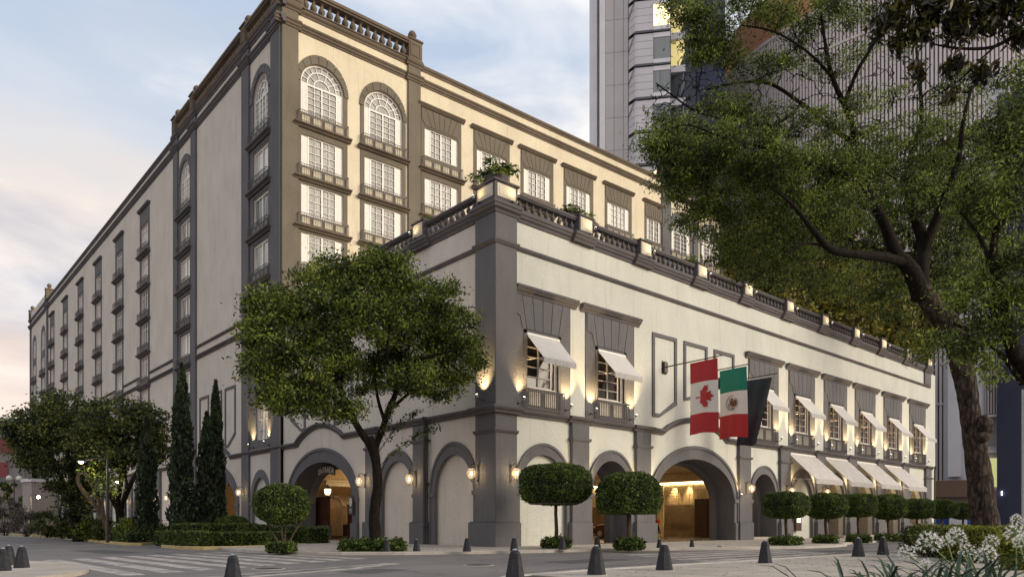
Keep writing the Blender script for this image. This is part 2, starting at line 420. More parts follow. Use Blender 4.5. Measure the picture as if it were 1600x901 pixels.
# ------------------------------------------------------------------ objects
LABELS = {}
def link(name, data, parent=None, mtx=None):
    o = bpy.data.objects.new(name, data); COL.objects.link(o)
    if parent is not None: o.parent = parent
    if mtx is not None: o.matrix_local = mtx
    return o
def thing(name, label, cat, loc=(0,0,0), rotz=0.0, group=None, data=None):
    o = link(name, data); o.location = loc; o.rotation_euler = (0,0,rotz)
    o['label'] = label; o['category'] = cat
    if group: o['group'] = group
    return o
def part(name, mb, mats, parent, mtx=None, label=None, kind=None, smooth=False, bevel=0.0):
    me = mb if isinstance(mb, bpy.types.Mesh) else mb.mesh(name, mats, smooth=smooth, bevel=bevel)
    o = link(name, me, parent, mtx)
    if label: o['label'] = label
    if kind: o['kind'] = kind
    return o
def struct(name, mb, mats, parent=None, **k):
    o = part(name, mb, mats, parent, **k)
    if parent is None: o['kind'] = 'structure'
    return o
def copy_thing(root, loc=None, rotz=None, label=None, scale=None):
    r = root.copy(); COL.objects.link(r)
    if loc is not None: r.location = loc
    if rotz is not None: r.rotation_euler = (0, 0, rotz)
    if scale is not None: r.scale = scale
    if label: r['label'] = label
    for ch in list(root.children):
        c = ch.copy(); COL.objects.link(c); c.parent = r
        if c.type == 'LIGHT': pass
        for g in list(ch.children):
            d = g.copy(); COL.objects.link(d); d.parent = c
    return r
def lamp(name, kind, parent, loc, energy, col=(1.0, 0.72, 0.38), size=0.05, target=None, angle=60, blend=0.8):
    l = bpy.data.lights.new(name, kind); l.energy = energy; l.color = col
    l.shadow_soft_size = size
    if kind == 'SPOT': l.spot_size = rad(angle); l.spot_blend = blend
    o = bpy.data.objects.new(name, l); COL.objects.link(o)
    if parent is not None: o.parent = parent
    o.location = loc
    if target is not None:
        d = Vector(target) - Vector(loc)
        o.rotation_euler = d.to_track_quat('-Z', 'Y').to_euler()
    return o

class Frame:
    """a facade: s runs along it, z up, o outwards; meshes are drawn with local x along it and local y into the building"""
    def __init__(f, o, ang, sg): f.o = Vector((o[0], o[1], 0)); f.ang = rad(ang); f.sg = sg; f.root = Vector((0,0,0))
    def M(f, s=0.0, z=0.0, out=0.0):
        R_ = Matrix.Rotation(f.ang, 4, 'Z')
        return Matrix.Translation(f.o - f.root) @ R_ @ Matrix.Translation((f.sg*s, -out, z))
    def W(f, s, z, out=0.0):
        return f.o + (Matrix.Rotation(f.ang, 4, 'Z') @ Vector((f.sg*s, -out, z)))
FR = Frame((0, 0), 0, 1)
FL = Frame((0, 0), -90, -1)
Y0 = 22.65
FM = Frame((0, Y0), -2.2, 1); FM.root = Vector((0, Y0, 0))
FLM = Frame((0, 0), -90, -1); FLM.root = Vector((0, Y0, 0))

def arch_pts(c, half, z0, zs, zt, n=20, sup=1.0):
    pts = [(c-half, z0), (c-half, zs)]
    for k in range(1, n):
        a = PI*k/n
        pts.append((c - half*math.cos(a), zs + (zt-zs)*math.sin(a)**sup))
    pts += [(c+half, zs), (c+half, z0)]
    return pts
def ring_plate(mb, c, hi, ho, z0, zs, zti, zto, y0, y1, n=20):
    """archivolt with its legs, from the inner arch out to the outer one"""
    inner = arch_pts(c, hi, z0, zs, zti, n); outer = arch_pts(c, ho, z0, zs, zto, n)
    for k in range(len(inner)-1):
        a, b, c2, d = outer[k], outer[k+1], inner[k+1], inner[k]
        mb.plate([a, b, c2, d], y0, y1)
    return mb
# ================================================================== ground
def flat(name, poly, z, mat, parent=None, label=None, depth=None):
    mb = MB()
    if depth:
        tris = tessellate_polygon([[Vector((x, y, 0)) for x, y in poly]])
        i = len(mb.v); mb.v += [(x, y, z) for x, y in poly]
        for t in tris: mb.f.append(tuple(i+k for k in t)); mb.m.append(0)
        for k in range(len(poly)):
            a, b = poly[k], poly[(k+1) % len(poly)]
            mb.quad((a[0], a[1], z), (b[0], b[1], z), (b[0], b[1], z-depth), (a[0], a[1], z-depth))
    else:
        tris = tessellate_polygon([[Vector((x, y, 0)) for x, y in poly]])
        mb.v += [(x, y, z) for x, y in poly]
        for t in tris: mb.f.append(tuple(t)); mb.m.append(0)
    return struct(name, mb, mat, parent)

def asphalt():
    m, t, b = newmat('worn asphalt')
    g = t.nodes.new('ShaderNodeNewGeometry')
    n1 = t.nodes.new('ShaderNodeTexNoise'); n1.inputs['Scale'].default_value = 0.28; n1.inputs['Detail'].default_value = 6
    n2 = t.nodes.new('ShaderNodeTexNoise'); n2.inputs['Scale'].default_value = 22; n2.inputs['Detail'].default_value = 5
    mpn = t.nodes.new('ShaderNodeMapping'); mpn.inputs['Scale'].default_value = (0.15, 1.1, 1)
    ln(t, g.outputs['Position'], n1.inputs['Vector']); ln(t, g.outputs['Position'], n2.inputs['Vector']); ln(t, g.outputs['Position'], mpn.inputs['Vector'])
    n3 = t.nodes.new('ShaderNodeTexNoise'); n3.inputs['Scale'].default_value = 1.4; n3.inputs['Detail'].default_value = 5
    ln(t, mpn.outputs[0], n3.inputs['Vector'])
    v = t.nodes.new('ShaderNodeTexVoronoi'); v.feature = 'DISTANCE_TO_EDGE'; v.inputs['Scale'].default_value = 0.33
    wv = t.nodes.new('ShaderNodeVectorMath'); wv.operation = 'MULTIPLY_ADD'; wv.inputs[1].default_value = (1.6, 1.6, 0)
    ln(t, n3.outputs['Color'], wv.inputs[0]); ln(t, g.outputs['Position'], wv.inputs[2]); ln(t, wv.outputs[0], v.inputs['Vector'])
    cr_ = t.nodes.new('ShaderNodeMapRange'); cr_.inputs[1].default_value = 0.0; cr_.inputs[2].default_value = 0.012; cr_.inputs[3].default_value = 0.55; cr_.inputs[4].default_value = 1.0
    ln(t, v.outputs['Distance'], cr_.inputs[0])
    a = t.nodes.new('ShaderNodeMath'); a.operation = 'ADD'; ln(t, n1.outputs['Fac'], a.inputs[0]); ln(t, n3.outputs['Fac'], a.inputs[1])
    a2 = t.nodes.new('ShaderNodeMath'); a2.operation = 'MULTIPLY_ADD'; a2.inputs[1].default_value = 0.5; ln(t, n2.outputs['Fac'], a2.inputs[0]); ln(t, a.outputs[0], a2.inputs[2])
    rp = t.nodes.new('ShaderNodeValToRGB')
    rp.color_ramp.elements[0].position = 0.35; rp.color_ramp.elements[0].color = (0.095, 0.088, 0.09, 1)
    rp.color_ramp.elements[1].position = 0.85; rp.color_ramp.elements[1].color = (0.24, 0.215, 0.20, 1)
    hf = t.nodes.new('ShaderNodeMath'); hf.operation = 'MULTIPLY'; hf.inputs[1].default_value = 0.42; ln(t, a2.outputs[0], hf.inputs[0])
    ln(t, hf.outputs[0], rp.inputs[0])
    vm = t.nodes.new('ShaderNodeVectorMath'); vm.operation = 'SCALE'; ln(t, rp.outputs[0], vm.inputs[0]); ln(t, cr_.outputs[0], vm.inputs['Scale'])
    ln(t, vm.outputs[0], b.inputs['Base Color']); b.inputs['Roughness'].default_value = 0.82
    bp = t.nodes.new('ShaderNodeBump'); bp.inputs['Strength'].default_value = 0.5; bp.inputs['Distance'].default_value = 0.02
    ln(t, n2.outputs['Fac'], bp.inputs['Height']); ln(t, bp.outputs[0], b.inputs['Normal'])
    return m
M['asphalt'] = asphalt()
def concrete(name, c1, c2, scale=0.6, joint=None):
    m, t, b = newmat(name)
    g = t.nodes.new('ShaderNodeNewGeometry'); oi = t.nodes.new('ShaderNodeObjectInfo')
    n1 = t.nodes.new('ShaderNodeTexNoise'); n1.inputs['Scale'].default_value = scale; n1.inputs['Detail'].default_value = 9; n1.inputs['Roughness'].default_value = 0.65
    ln(t, g.outputs['Position'], n1.inputs['Vector'])
    ad = t.nodes.new('ShaderNodeMath'); ad.operation = 'MULTIPLY_ADD'; ad.inputs[1].default_value = 0.10
    ln(t, oi.outputs['Random'], ad.inputs[0]); ln(t, n1.outputs['Fac'], ad.inputs[2])
    rp = t.nodes.new('ShaderNodeValToRGB')
    rp.color_ramp.elements[0].position = 0.3; rp.color_ramp.elements[0].color = (*c1, 1)
    rp.color_ramp.elements[1].position = 0.75; rp.color_ramp.elements[1].color = (*c2, 1)
    ln(t, ad.outputs[0], rp.inputs[0]); ln(t, rp.outputs[0], b.inputs['Base Color']); b.inputs['Roughness'].default_value = 0.85
    n2 = t.nodes.new('ShaderNodeTexNoise'); n2.inputs['Scale'].default_value = 30; n2.inputs['Detail'].default_value = 4
    ln(t, g.outputs['Position'], n2.inputs['Vector'])
    bp = t.nodes.new('ShaderNodeBump'); bp.inputs['Strength'].default_value = 0.4; bp.inputs['Distance'].default_value = 0.02
    ln(t, n2.outputs['Fac'], bp.inputs['Height']); ln(t, bp.outputs[0], b.inputs['Normal'])
    return m
M['pave'] = concrete('pale concrete paving', (0.27, 0.235, 0.20), (0.46, 0.41, 0.355))
M['kerb'] = concrete('kerb stone', (0.30, 0.27, 0.24), (0.46, 0.42, 0.38), 2.0)
M['kerb_yellow'] = concrete('kerb with worn yellow paint', (0.36, 0.27, 0.12), (0.55, 0.42, 0.18), 3.0)
M['soil'] = concrete('dark soil', (0.025, 0.018, 0.012), (0.06, 0.045, 0.03), 3.0)
def stripe_mat():
    m, t, b = newmat('worn white road paint')
    g = t.nodes.new('ShaderNodeNewGeometry')
    n = t.nodes.new('ShaderNodeTexNoise'); n.inputs['Scale'].default_value = 2.3; n.inputs['Detail'].default_value = 10; n.inputs['Roughness'].default_value = 0.75
    ln(t, g.outputs['Position'], n.inputs['Vector'])
    rp = t.nodes.new('ShaderNodeValToRGB')
    rp.color_ramp.elements[0].position = 0.40; rp.color_ramp.elements[0].color = (0.18, 0.165, 0.16, 1)
    rp.color_ramp.elements[1].position = 0.56; rp.color_ramp.elements[1].color = (0.42, 0.385, 0.355, 1)
    ln(t, n.outputs['Fac'], rp.inputs[0]); ln(t, rp.outputs[0], b.inputs['Base Color']); b.inputs['Roughness'].default_value = 0.7
    return m
M['stripe'] = stripe_mat()

ZR, ZS, ZP = -0.14, -0.03, -0.105
flat('ground', [(-900, -900), (900, -900), (900, 900), (-900, 900)], -0.30, M['soil'])
road = flat('road', [(-300, -300), (700, -300), (700, 700), (-300, 700)], ZR, M['asphalt'])
side_poly = [(-7.4, 13.5), (-8.9, 11), (-9.5, 8), (-9.8, 5.2), (-9.75, 2.5), (-9.2, 0.6), (-8.2, -0.9), (-6.4, -2.3), (-4.2, -3.3), (-1.5, -4.3), (2.0, -5.0),
             (5.0, -6.3), (8.0, -7.9), (11.0, -8.9), (14.0, -9.0), (16.2, -8.6), (18.0, -7.5), (22, -6.9), (32, -6.2), (60, -5.6), (90, -5.6), (90, 0.2), (0.3, 0.2), (0.3, 120), (-3.6, 120), (-3.6, 13.5)]
sidew = flat('sidewalk', side_poly, ZS, M['pave'], depth=0.2)
def kerb_line(name, pts, z, mat, wdt=0.15, h=0.17, label=None, parent=None):
    mb = MB(); n = len(pts)
    prof = [(-wdt/2, -h), (-wdt/2, -0.02), (-wdt/2+0.02, 0), (wdt/2-0.02, 0), (wdt/2, -0.02), (wdt/2, -h)]
    rings = []
    for k in range(n):
        a = Vector(pts[max(k-1, 0)]); b = Vector(pts[min(k+1, n-1)]); d = (b-a).normalized(); nn = Vector((-d.y, d.x))
        p = Vector(pts[k]); rings.append([(p.x+nn.x*q, p.y+nn.y*q, z+zz) for q, zz in prof])
    i = 0
    for r in rings: mb.v += r
    m_ = len(prof)
    for k in range(n-1):
        for q in range(m_-1):
            mb.f.append((k*m_+q, (k+1)*m_+q, (k+1)*m_+q+1, k*m_+q+1)); mb.m.append(0)
    mb.f.append(tuple(range(m_))); mb.m.append(0); mb.f.append(tuple((n-1)*m_+q for q in range(m_))); mb.m.append(0)
    return struct(name, mb, mat, parent)
kerb_line('kerb', side_poly[:21], ZS+0.006, M['kerb'], parent=sidew)
# near plaza of cast slabs
plaza_edge = [(-13.2, -40), (-13.2, -16.2), (-12.4, -14.4), (-10.8, -13.3), (-8, -13.06), (60, -13.9), (60, -40)]
plaza = flat('pavement', plaza_edge, ZP-0.02, M['soil'], depth=0.1)
slab_me = {}
def slab(x0, y0, x1, y1):
    mb = MB(); g = 0.02; mb.box(x0+g, x1-g, y0+g, y1-g, ZP-0.06, ZP + random.uniform(-0.004, 0.004))
    part('paving_slab', mb, M['pave'], plaza, bevel=0.012)
xs = [-13.2+i*2.9 for i in range(18)]
for i in range(17):
    for j in range(5):
        x0, x1 = xs[i], xs[i+1]
        yt = -13.35 - (0.018*max(0, x0+8)) if x0 > -11 else -16.2
        y1 = yt - j*2.6
        if y1-2.6 < -29: continue
        slab(x0, y1-2.6, x1, y1)
kerb_line('kerb', plaza_edge[1:6], ZP+0.004, M['kerb'], wdt=0.3, parent=plaza)
# little traffic island at the left edge
isl = [(-17.65+1.9*math.cos(a)-1.4, -3.4+4.3*math.sin(a)) for a in np.linspace(0, 2*PI, 28, endpoint=False)]
island = flat('traffic_island', isl, -0.05, M['pave'], depth=0.1)
# planted medians
def curb_island(poly, z=0.0):
    g = flat('planted_median', poly, z-0.02, M['soil'], depth=0.16)
    kerb_line('kerb', poly + [poly[0], poly[1]], z+0.01, M['kerb_yellow'], parent=g); return g
med = [(-10.9, 100), (-10.4, 60), (-10.3, 39), (-10.9, 24), (-11.05, 17.2), (-10.6, 16.5), (-9.6, 17.6), (-7.6, 23.7), (-6.6, 30), (-6.3, 100)]
curb_island(med)
curb_island([(-10.7, 12.3), (-10.75, 9.0), (-10.2, 8.0), (-9.0, 7.7), (-7.2, 8.3), (-4.6, 10.5), (-4.2, 22), (-5.6, 22.5), (-7.2, 19), (-9.6, 15.2)])
# repairs in the asphalt
M['patch'] = concrete('dark asphalt patch', (0.045, 0.042, 0.045), (0.085, 0.08, 0.08), 4.0)
for k, (x, y, a_, b_, rz) in enumerate(((-4.5, -9.8, 3.2, 1.3, 4), (3.5, -11.6, 4.6, 0.7, -2), (-12.0, -9.5, 1.6, 1.1, 20), (9.5, -11.2, 2.4, 1.4, -3), (-14.0, 8.5, 1.4, 5.0, 4), (-5.6, -12.0, 6.0, 0.09, 3), (0.5, -8.6, 9.0, 0.07, -5), (-13.2, 1.5, 0.08, 9.0, -6))):
    mb = MB(); rr_ = random.Random(k); n_ = 18; P_ = []
    for (u0, v0), (u1, v1) in (((-1, -1), (1, -1)), ((1, -1), (1, 1)), ((1, 1), (-1, 1)), ((-1, 1), (-1, -1))):
        for q in range(n_//3): t_ = q/(n_//3); P_.append(((u0+(u1-u0)*t_)*a_/2+rr_.uniform(-.04, .04), (v0+(v1-v0)*t_)*b_/2+rr_.uniform(-.03, .03)))
    tr_ = tessellate_polygon([[Vector((u, v, 0)) for u, v in P_]]); mb.v += [(u, v, 0) for u, v in P_]
    for t_ in tr_: mb.f.append(tuple(t_)); mb.m.append(0)
    part('asphalt_patch', mb.mesh('asphalt_patch', M['patch'], fix=False), None, road, Matrix.Translation((x, y, ZR+0.003)) @ Matrix.Rotation(rad(rz), 4, 'Z'))
# zebra crossings
sm = MB(); sm.box(-4.6, 4.6, -0.25, 0.25, 0, 0.006); stripe_me = sm.mesh('crosswalk_stripe', M['stripe'])
for k in range(9):
    o = link('crosswalk_stripe', stripe_me, road, Matrix.Translation((-16.9+0.92*k, -2.6+0.42*k, ZR)) @ Matrix.Rotation(rad(91+0.5*k), 4, 'Z'))
for k in range(7):
    o = link('crosswalk_stripe', stripe_me, road, Matrix.Translation((2.5+0.4*k, -12.1+0.95*k if k < 5 else -7.5, ZR+0.001*k)) @ Matrix.Rotation(rad(2-1.5*k), 4, 'Z')) if k < 5 else None
for k in range(3):
    link('crosswalk_stripe', stripe_me, road, Matrix.Translation((-14.2-0.9*k, -8.6-0.5*k, ZR)) @ Matrix.Rotation(rad(20), 4, 'Z'))

# ================================================================== podium building on the corner
pod = thing('corner_building', 'low cream corner building with grey pilasters, big arches and a balustraded roof terrace', 'building')
ZST, ZTOP = 6.2, 15.1
def rect(x0, x1, z0, z1):
    if x0 > x1: x0, x1 = x1, x0
    return [(x0, z0), (x1, z0), (x1, z1), (x0, z1)]
HU = 0.95
def hump_path(c, hw, x0, x1, z, n=14):
    p = [(x0, z), (c-hw, z)]
    for k in range(1, n):
        t = -1 + 2*k/n
        p.append((c+hw*t, z + HU*math.cos(PI/2*t)**0.8))
    return p + [(c+hw, z), (x1, z)]
STR = [(0, -0.17), (0.09, -0.17), (0.12, -0.07), (0.22, -0.02), (0.27, 0.05), (0.27, 0.11), (0.20, 0.15), (0, 0.16)]
def widen(p, d): return [(o + (d if o > 0 else 0), h) for o, h in p]
CORN = [(0, -0.22), (0.08, -0.22), (0.10, -0.12), (0.2, -0.06), (0.26, 0.04), (0.3, 0.06), (0.3, 0.17), (0, 0.18)]
WIN_R = [2.88, 7.86, 23.36, 28.6, 33.9, 39.2, 44.75, 50.35]
PIL_R = [5.42, 10.46, 20.8, 26.0, 31.25, 36.6, 41.95, 47.3, 52.7]
A_R = [(2.98, 'blind'), (7.95, 'open'), (23.4, 'open'), (28.6, 'blind'), (33.9, 'shop'), (39.3, 'shop'), (44.6, 'shop'), (50.0, 'shop')]
ENDR = 54.84
# ---- street front wall
holes = []
for c, k in A_R: holes.append(arch_pts(c, 1.62, -0.06, 2.5, 4.36))
holes.append(arch_pts(15.65, 4.1, -0.06, 2.45, 4.9, 28))
for c in WIN_R: holes.append(rect(c-1.03, c+1.03, 7.42, 9.95))
mb = MB(); mb.plate(rect(0.0, ENDR, -0.3, ZTOP), 0, 0.5, holes)
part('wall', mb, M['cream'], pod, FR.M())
# ---- side street wall of the same building
A_L = [(3.15, 'blind'), (8.2, 'blind')]
holes = [arch_pts(-c, 1.62, -0.06, 2.5, 4.42) for c, k in A_L] + [arch_pts(-17.15, 4.2, -0.06, 2.45, 4.93, 28)]
mb = MB(); mb.plate(rect(-22.60, -0.5, -0.3, ZTOP), 0, 0.5, holes)
part('wall', mb, M['greige_shade'], pod, FL.M())
mb = MB()
mb.box(0.5, ENDR, 0.5, 22.4, 15.0, 15.12); part('roof', mb, M['pave'], pod)
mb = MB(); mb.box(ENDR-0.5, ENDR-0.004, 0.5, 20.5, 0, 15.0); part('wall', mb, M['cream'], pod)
# ---- blind arch backs
def arch_set(F, c, kind, mat, zi=4.36, zo=4.85, half=1.62, outer=1.95, reveal=0.16):
    x = F.sg*c
    if kind == 'blind':
        mb = MB(); mb.box(x-half-0.1, x+half+0.1, reveal, reveal+0.1, -0.2, zi+0.1); part('arch_infill', mb, mat, pod if F.root.length < 1 else None, F.M())
    mb = MB()
    ring_plate(mb, x, half-0.05, outer, -0.2, 2.5, zi-0.05, zo, -0.07, 0.12)
    ring_plate(mb, x, outer-0.10, outer+0.02, -0.2, 2.5, zo-0.10, zo+0.03, -0.12, -0.068)
    # impost blocks
    for sg in (-1, 1):
        mb.box(x+sg*(half-0.08), x+sg*(outer+0.05), -0.15, 0.1, 2.36, 2.58)
    return mb
for c, k in A_R:
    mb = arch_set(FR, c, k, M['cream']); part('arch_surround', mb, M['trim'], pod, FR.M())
for c, k in A_L:
    mb = arch_set(FL, c, k, M['greige_shade'], 4.42, 4.97); part('arch_surround', mb, M['trim'], pod, FL.M())
def big_arch(F, c, hi, ho, zi, zo, root, depth=1.6, mat='trim'):
    x = F.sg*c; mb = MB()
    ring_plate(mb, x, hi-0.06, ho, -0.2, 2.45, zi-0.06, zo, -0.08, 0.12, 28)
    ring_plate(mb, x, ho-0.14, ho+0.03, -0.2, 2.45, zo-0.12, zo+0.05, -0.14, -0.078, 28)
    for sg in (-1, 1):
        mb.box(x+sg*(hi-0.12), x+sg*(ho+0.06), -0.17, 0.1, 2.32, 2.56)
        mb.box(x+sg*(hi-0.10), x+sg*(ho+0.05), -0.2, 0.1, -0.2, 1.06)
    part('arch_surround', mb, M[mat], root, F.M())
    mb = MB()                                    # deep reveal of the passage
    ring_plate(mb, x, hi-0.02, hi+0.5, -0.2, 2.45, zi-0.02, zi+0.4, 0.122, depth, 28)
    ring_plate(mb, x, hi-0.3, hi+0.6, -0.2, 2.40, zi-0.3, zi+0.4, depth-0.4, depth+0.002, 28)
    for sg in (-1, 1):
        mb.box(x+sg*(hi-0.36), x+sg*(hi-0.1), depth-0.46, depth-0.1, -0.2, 1.06)
        mb.box(x+sg*(hi-0.36), x+sg*(hi-0.1), depth-0.46, depth-0.1, 2.3, 2.48)
    part('arch_reveal', mb, M[mat], root, F.M())
big_arch(FR, 15.65, 4.1, 4.5, 4.9, 5.58, pod)
big_arch(FL, 17.15, 4.2, 4.8, 4.93, 5.72, pod)
for c in (7.95, 23.4):
    mb = MB(); ring_plate(mb, c, 1.6, 2.2, -0.2, 2.5, 4.34, 4.9, 0.122, 1.6)
    ring_plate(mb, c, 1.25, 2.2, -0.2, 2.45, 3.95, 4.9, 1.15, 1.602)
    part('arch_reveal', mb, M['trim'], pod, FR.M())

def pilaster(F, s, root, hw=0.62, z1=6.04, mat='trim', plinth=1.07, band=5.24, out=0.2):
    x = F.sg*s; mb = MB()
    mb.box(x-hw, x+hw, -out, 0.02, -0.2, z1)
    mb.box(x-hw-0.14, x+hw+0.14, -out-0.12, 0.02, -0.2, plinth)
    mb.box(x-hw-0.12, x+hw+0.12, -out-0.10, 0.02, plinth+0.002, plinth+0.05)
    mb.sweep([(0, -0.1), (out+0.05, -0.1), (out+0.12, 0), (out+0.12, 0.05), (0, 0.08)], [(x-hw-0.08, band), (x+hw+0.08, band)])
    part('pilaster', mb, M[mat], root, F.M(), bevel=0.015)
for s in PIL_R: pilaster(FR, s, pod, hw=0.62 if s < 12 else 0.68)
for s in (5.92, 10.75): pilaster(FL, s, pod, hw=0.57)
# corner pier, three storeys
mb = MB()
mb.box(-0.22, 1.10, -0.22, 1.25, -0.2, ZTOP)
mb.box(-0.36, 1.24, -0.36, 1.62, -0.2, 1.07)
mb.box(-0.33, 1.20, -0.33, 1.55, 1.072, 1.12)
part('corner_pier', mb, M['trim'], pod, bevel=0.02)
def wrap(prof, path, name, mat, root, z):
    """moulding carried round the corner in plan; profile is (out, up); path runs so that 'out' is to its right"""
    mb = MB(); n = len(path); m_ = len(prof)
    for k in range(n):
        p = Vector(path[k]); d1 = (Vector(path[k])-Vector(path[k-1])).normalized() if k else None
        d2 = (Vector(path[k+1])-Vector(path[k])).normalized() if k < n-1 else None
        d1 = d1 or d2; d2 = d2 or d1
        n1 = Vector((d1.y, -d1.x)); n2 = Vector((d2.y, -d2.x)); nn = (n1+n2); nn = nn/ max(1e-6, nn.dot(n1))
        for o, h in prof: mb.v.append((p.x+nn.x*o, p.y+nn.y*o, z+h))
    for k in range(n-1):
        for q in range(m_-1):
            mb.f.append((k*m_+q, (k+1)*m_+q, (k+1)*m_+q+1, k*m_+q+1)); mb.m.append(0)
    mb.f.append(tuple(range(m_))); mb.m.append(0); mb.f.append(tuple((n-1)*m_+q for q in reversed(range(m_)))); mb.m.append(0)
    return part(name, mb, mat, root)
# plan path goes down the side street (from Y high to 0) and then along the front
CP = [(0, 1.3), (-0.2, 1.3), (-0.2, -0.2), (1.2, -0.2), (1.2, 0)]
wrap([(0, -0.1), (0.05, -0.1), (0.13, 0), (0.13, 0.05), (0, 0.08)], [(-0.2, 1.3), (-0.2, -0.2), (1.12, -0.2)], 'pier_band', M['mould'], pod, 5.24)
wrap(widen(STR, 0.12), [(-0.2, 1.38), (-0.2, -0.2), (1.22, -0.2)], 'string_course', M['mould'], pod, 6.2)
wrap([(0, -0.12), (0.06, -0.12), (0.16, 0), (0.16, 0.07), (0, 0.1)], [(-0.2, 1.32), (-0.2, -0.2), (1.16, -0.2)], 'pier_band', M['mould'], pod, 13.8)
wrap([(0, -0.24), (0.06, -0.22), (0.10, -0.1), (0.22, -0.04), (0.24, 0.06), (0.30, 0.10), (0.30, 0.24), (0.22, 0.28), (0, 0.28)], [(-0.2, 1.36), (-0.2, -0.2), (1.2, -0.2)], 'cornice', M['mould'], pod, 15.3)
# string courses
def stc(F, path, prof, name='string_course', mat='mould', root=None, out=0.0):
    mb = MB(); mb.sweep(widen(prof, out), path); part(name, mb, M[mat], root, F.M())
stc(FR, hump_path(15.6, 3.3, 1.2, ENDR-1.0, 6.2), STR, root=pod)
stc(FL, [(-22.6, 6.25), (-20.45, 6.25)] + hump_path(-17.3, 3.15, -20.45, -14.1, 6.25)[2:-2] + [(-14.15, 6.25), (-1.35, 6.25)], STR, root=pod)
for s in PIL_R:
    mb = MB(); mb.sweep(widen(STR, 0.13), [(s-0.85, 6.2), (s+0.85, 6.2)]); part('string_block', mb, M['mould'], pod, FR.M())
for s in (5.92, 10.75):
    mb = MB(); mb.sweep(widen(STR, 0.13), [(-s-0.8, 6.25), (-s+0.8, 6.25)]); part('string_block', mb, M['mould'], pod, FL.M())
THIN = [(0, -0.10), (0.06, -0.10), (0.13, 0), (0.13, 0.08), (0, 0.10)]
stc(FR, [(1.15, 13.82), (ENDR-1.4, 13.82)], THIN, 'thin_string', root=pod)
stc(FL, [(-22.6, 13.82), (-1.3, 13.82)], THIN, 'thin_string', root=pod)
CT = [(0, -0.24), (0.06, -0.22), (0.08, -0.1), (0.16, -0.04), (0.18, 0.06), (0.24, 0.10), (0.24, 0.24), (0.16, 0.28), (0, 0.28)]
stc(FR, [(1.2, 15.3), (ENDR-0.9, 15.3)], CT, 'cornice', root=pod)
stc(FL, [(-22.6, 15.3), (-1.36, 15.3)], CT, 'cornice', root=pod)
mb = MB(); mb.box(ENDR-2.9, ENDR-1.4, -0.12, 0.02, 13.95, 15.1); part('pilaster', mb, M['trim'], pod, FR.M())
# ---- roof balustrade
BAL = [(0.10, 0), (0.10, 0.04), (0.055, 0.06), (0.085, 0.11), (0.125, 0.18), (0.12, 0.24), (0.075, 0.33), (0.045, 0.42), (0.045, 0.44), (0.07, 0.455), (0.09, 0.47), (0.09, 0.50)]
def bal_mesh(k, name, mat):
    mb = MB(); mb.lathe([(r*k, z*k) for r, z in BAL], 10); me = mb.mesh(name, mat, smooth=True); smooth_by_angle(me, 50); return me
bal_me = bal_mesh(1.0, 'baluster', M['mould'])
def balustrade(F, s0, s1, z, root, pitch=0.42, me=None, k=1.0, mat='mould', out=0.0, hide=()):
    a, b = F.sg*s0, F.sg*s1
    if a > b: a, b = b, a
    mb = MB(); mb.box(a, b, -0.16*k-out, 0.16*k-out, z, z+0.05*k)
    mb.box(a, b, -0.17*k-out, 0.17*k-out, z+0.55*k, z+0.62*k); mb.box(a, b, -0.21*k-out, 0.21*k-out, z+0.622*k, z+0.74*k)
    bl = part('balustrade', mb, M[mat], root, F.M(), bevel=0.012)
    n = max(1, round((b-a)/pitch)); 
    for i in range(n):
        link('baluster', me, bl, Matrix.Translation((a + (i+0.5)*(b-a)/n, -out, z+0.05*k)))
    return bl
PED_R = [5.65, 10.45, 15.8, 20.95, 26.35, 31.6, 36.95, 42.1, 47.5, 52.5]
PED_L = [5.8, 10.95, 16.1, 21.3]
M['ped_panel'] = plain('cream pedestal panel', (0.60, 0.54, 0.42), rough=0.8, var=0.08)
def pedestal(F, s, root, hw=0.5, z=15.58, h=0.86):
    x = F.sg*s; mb = MB()
    mb.box(x-hw, x+hw, -0.34, 0.4, z, z+h-0.08); mb.box(x-hw-0.06, x+hw+0.06, -0.40, 0.46, z+h-0.078, z+h)
    mb.sweep(widen(CT, 0.16), [(x-hw-0.25, 15.3), (x+hw+0.25, 15.3)])
    pd = part('pedestal', mb, M['mould'], root, F.M(), bevel=0.012)
    mb = MB(); mb.plate(rect(x-hw+0.08, x+hw-0.08, z+0.08, z+h-0.14), -0.36, -0.33); part('inset_panel', mb, M['ped_panel'], pd)
    mb = MB(); mb.plate(rect(x-hw+0.16, x+hw-0.16, z+0.16, z+h-0.22), -0.375, -0.357); part('inset_panel', mb, M['ped_panel'], pd)
prev = 1.2
for s in PED_R:
    balustrade(FR, prev, s-0.5, 15.58, pod, me=bal_me); pedestal(FR, s, pod); prev = s+0.5
balustrade(FR, prev, ENDR-1.2, 15.58, pod, me=bal_me)
prev = 1.35
for s in PED_L:
    balustrade(FL, prev, s-0.5, 15.58, pod, me=bal_me); pedestal(FL, s, pod); prev = s+0.5
mb = MB(); mb.box(-0.42, 0.95, -0.42, 0.95, 15.60, 16.36); mb.box(-0.50, 1.03, -0.50, 1.03, 16.362, 16.46)
pd = part('pedestal', mb, M['mould'], pod, bevel=0.015)
mb = MB(); mb.box(-0.28, 0.81, -0.445, -0.41, 15.70, 16.27); mb.box(-0.18, 0.71, -0.46, -0.44, 15.79, 16.18); part('inset_panel', mb, M['ped_panel'], pd)
mb = MB(); mb.box(-0.445, -0.41, -0.28, 0.81, 15.70, 16.27); mb.box(-0.46, -0.44, -0.18, 0.71, 15.79, 16.18); part('inset_panel', mb, M['ped_panel'], pd)

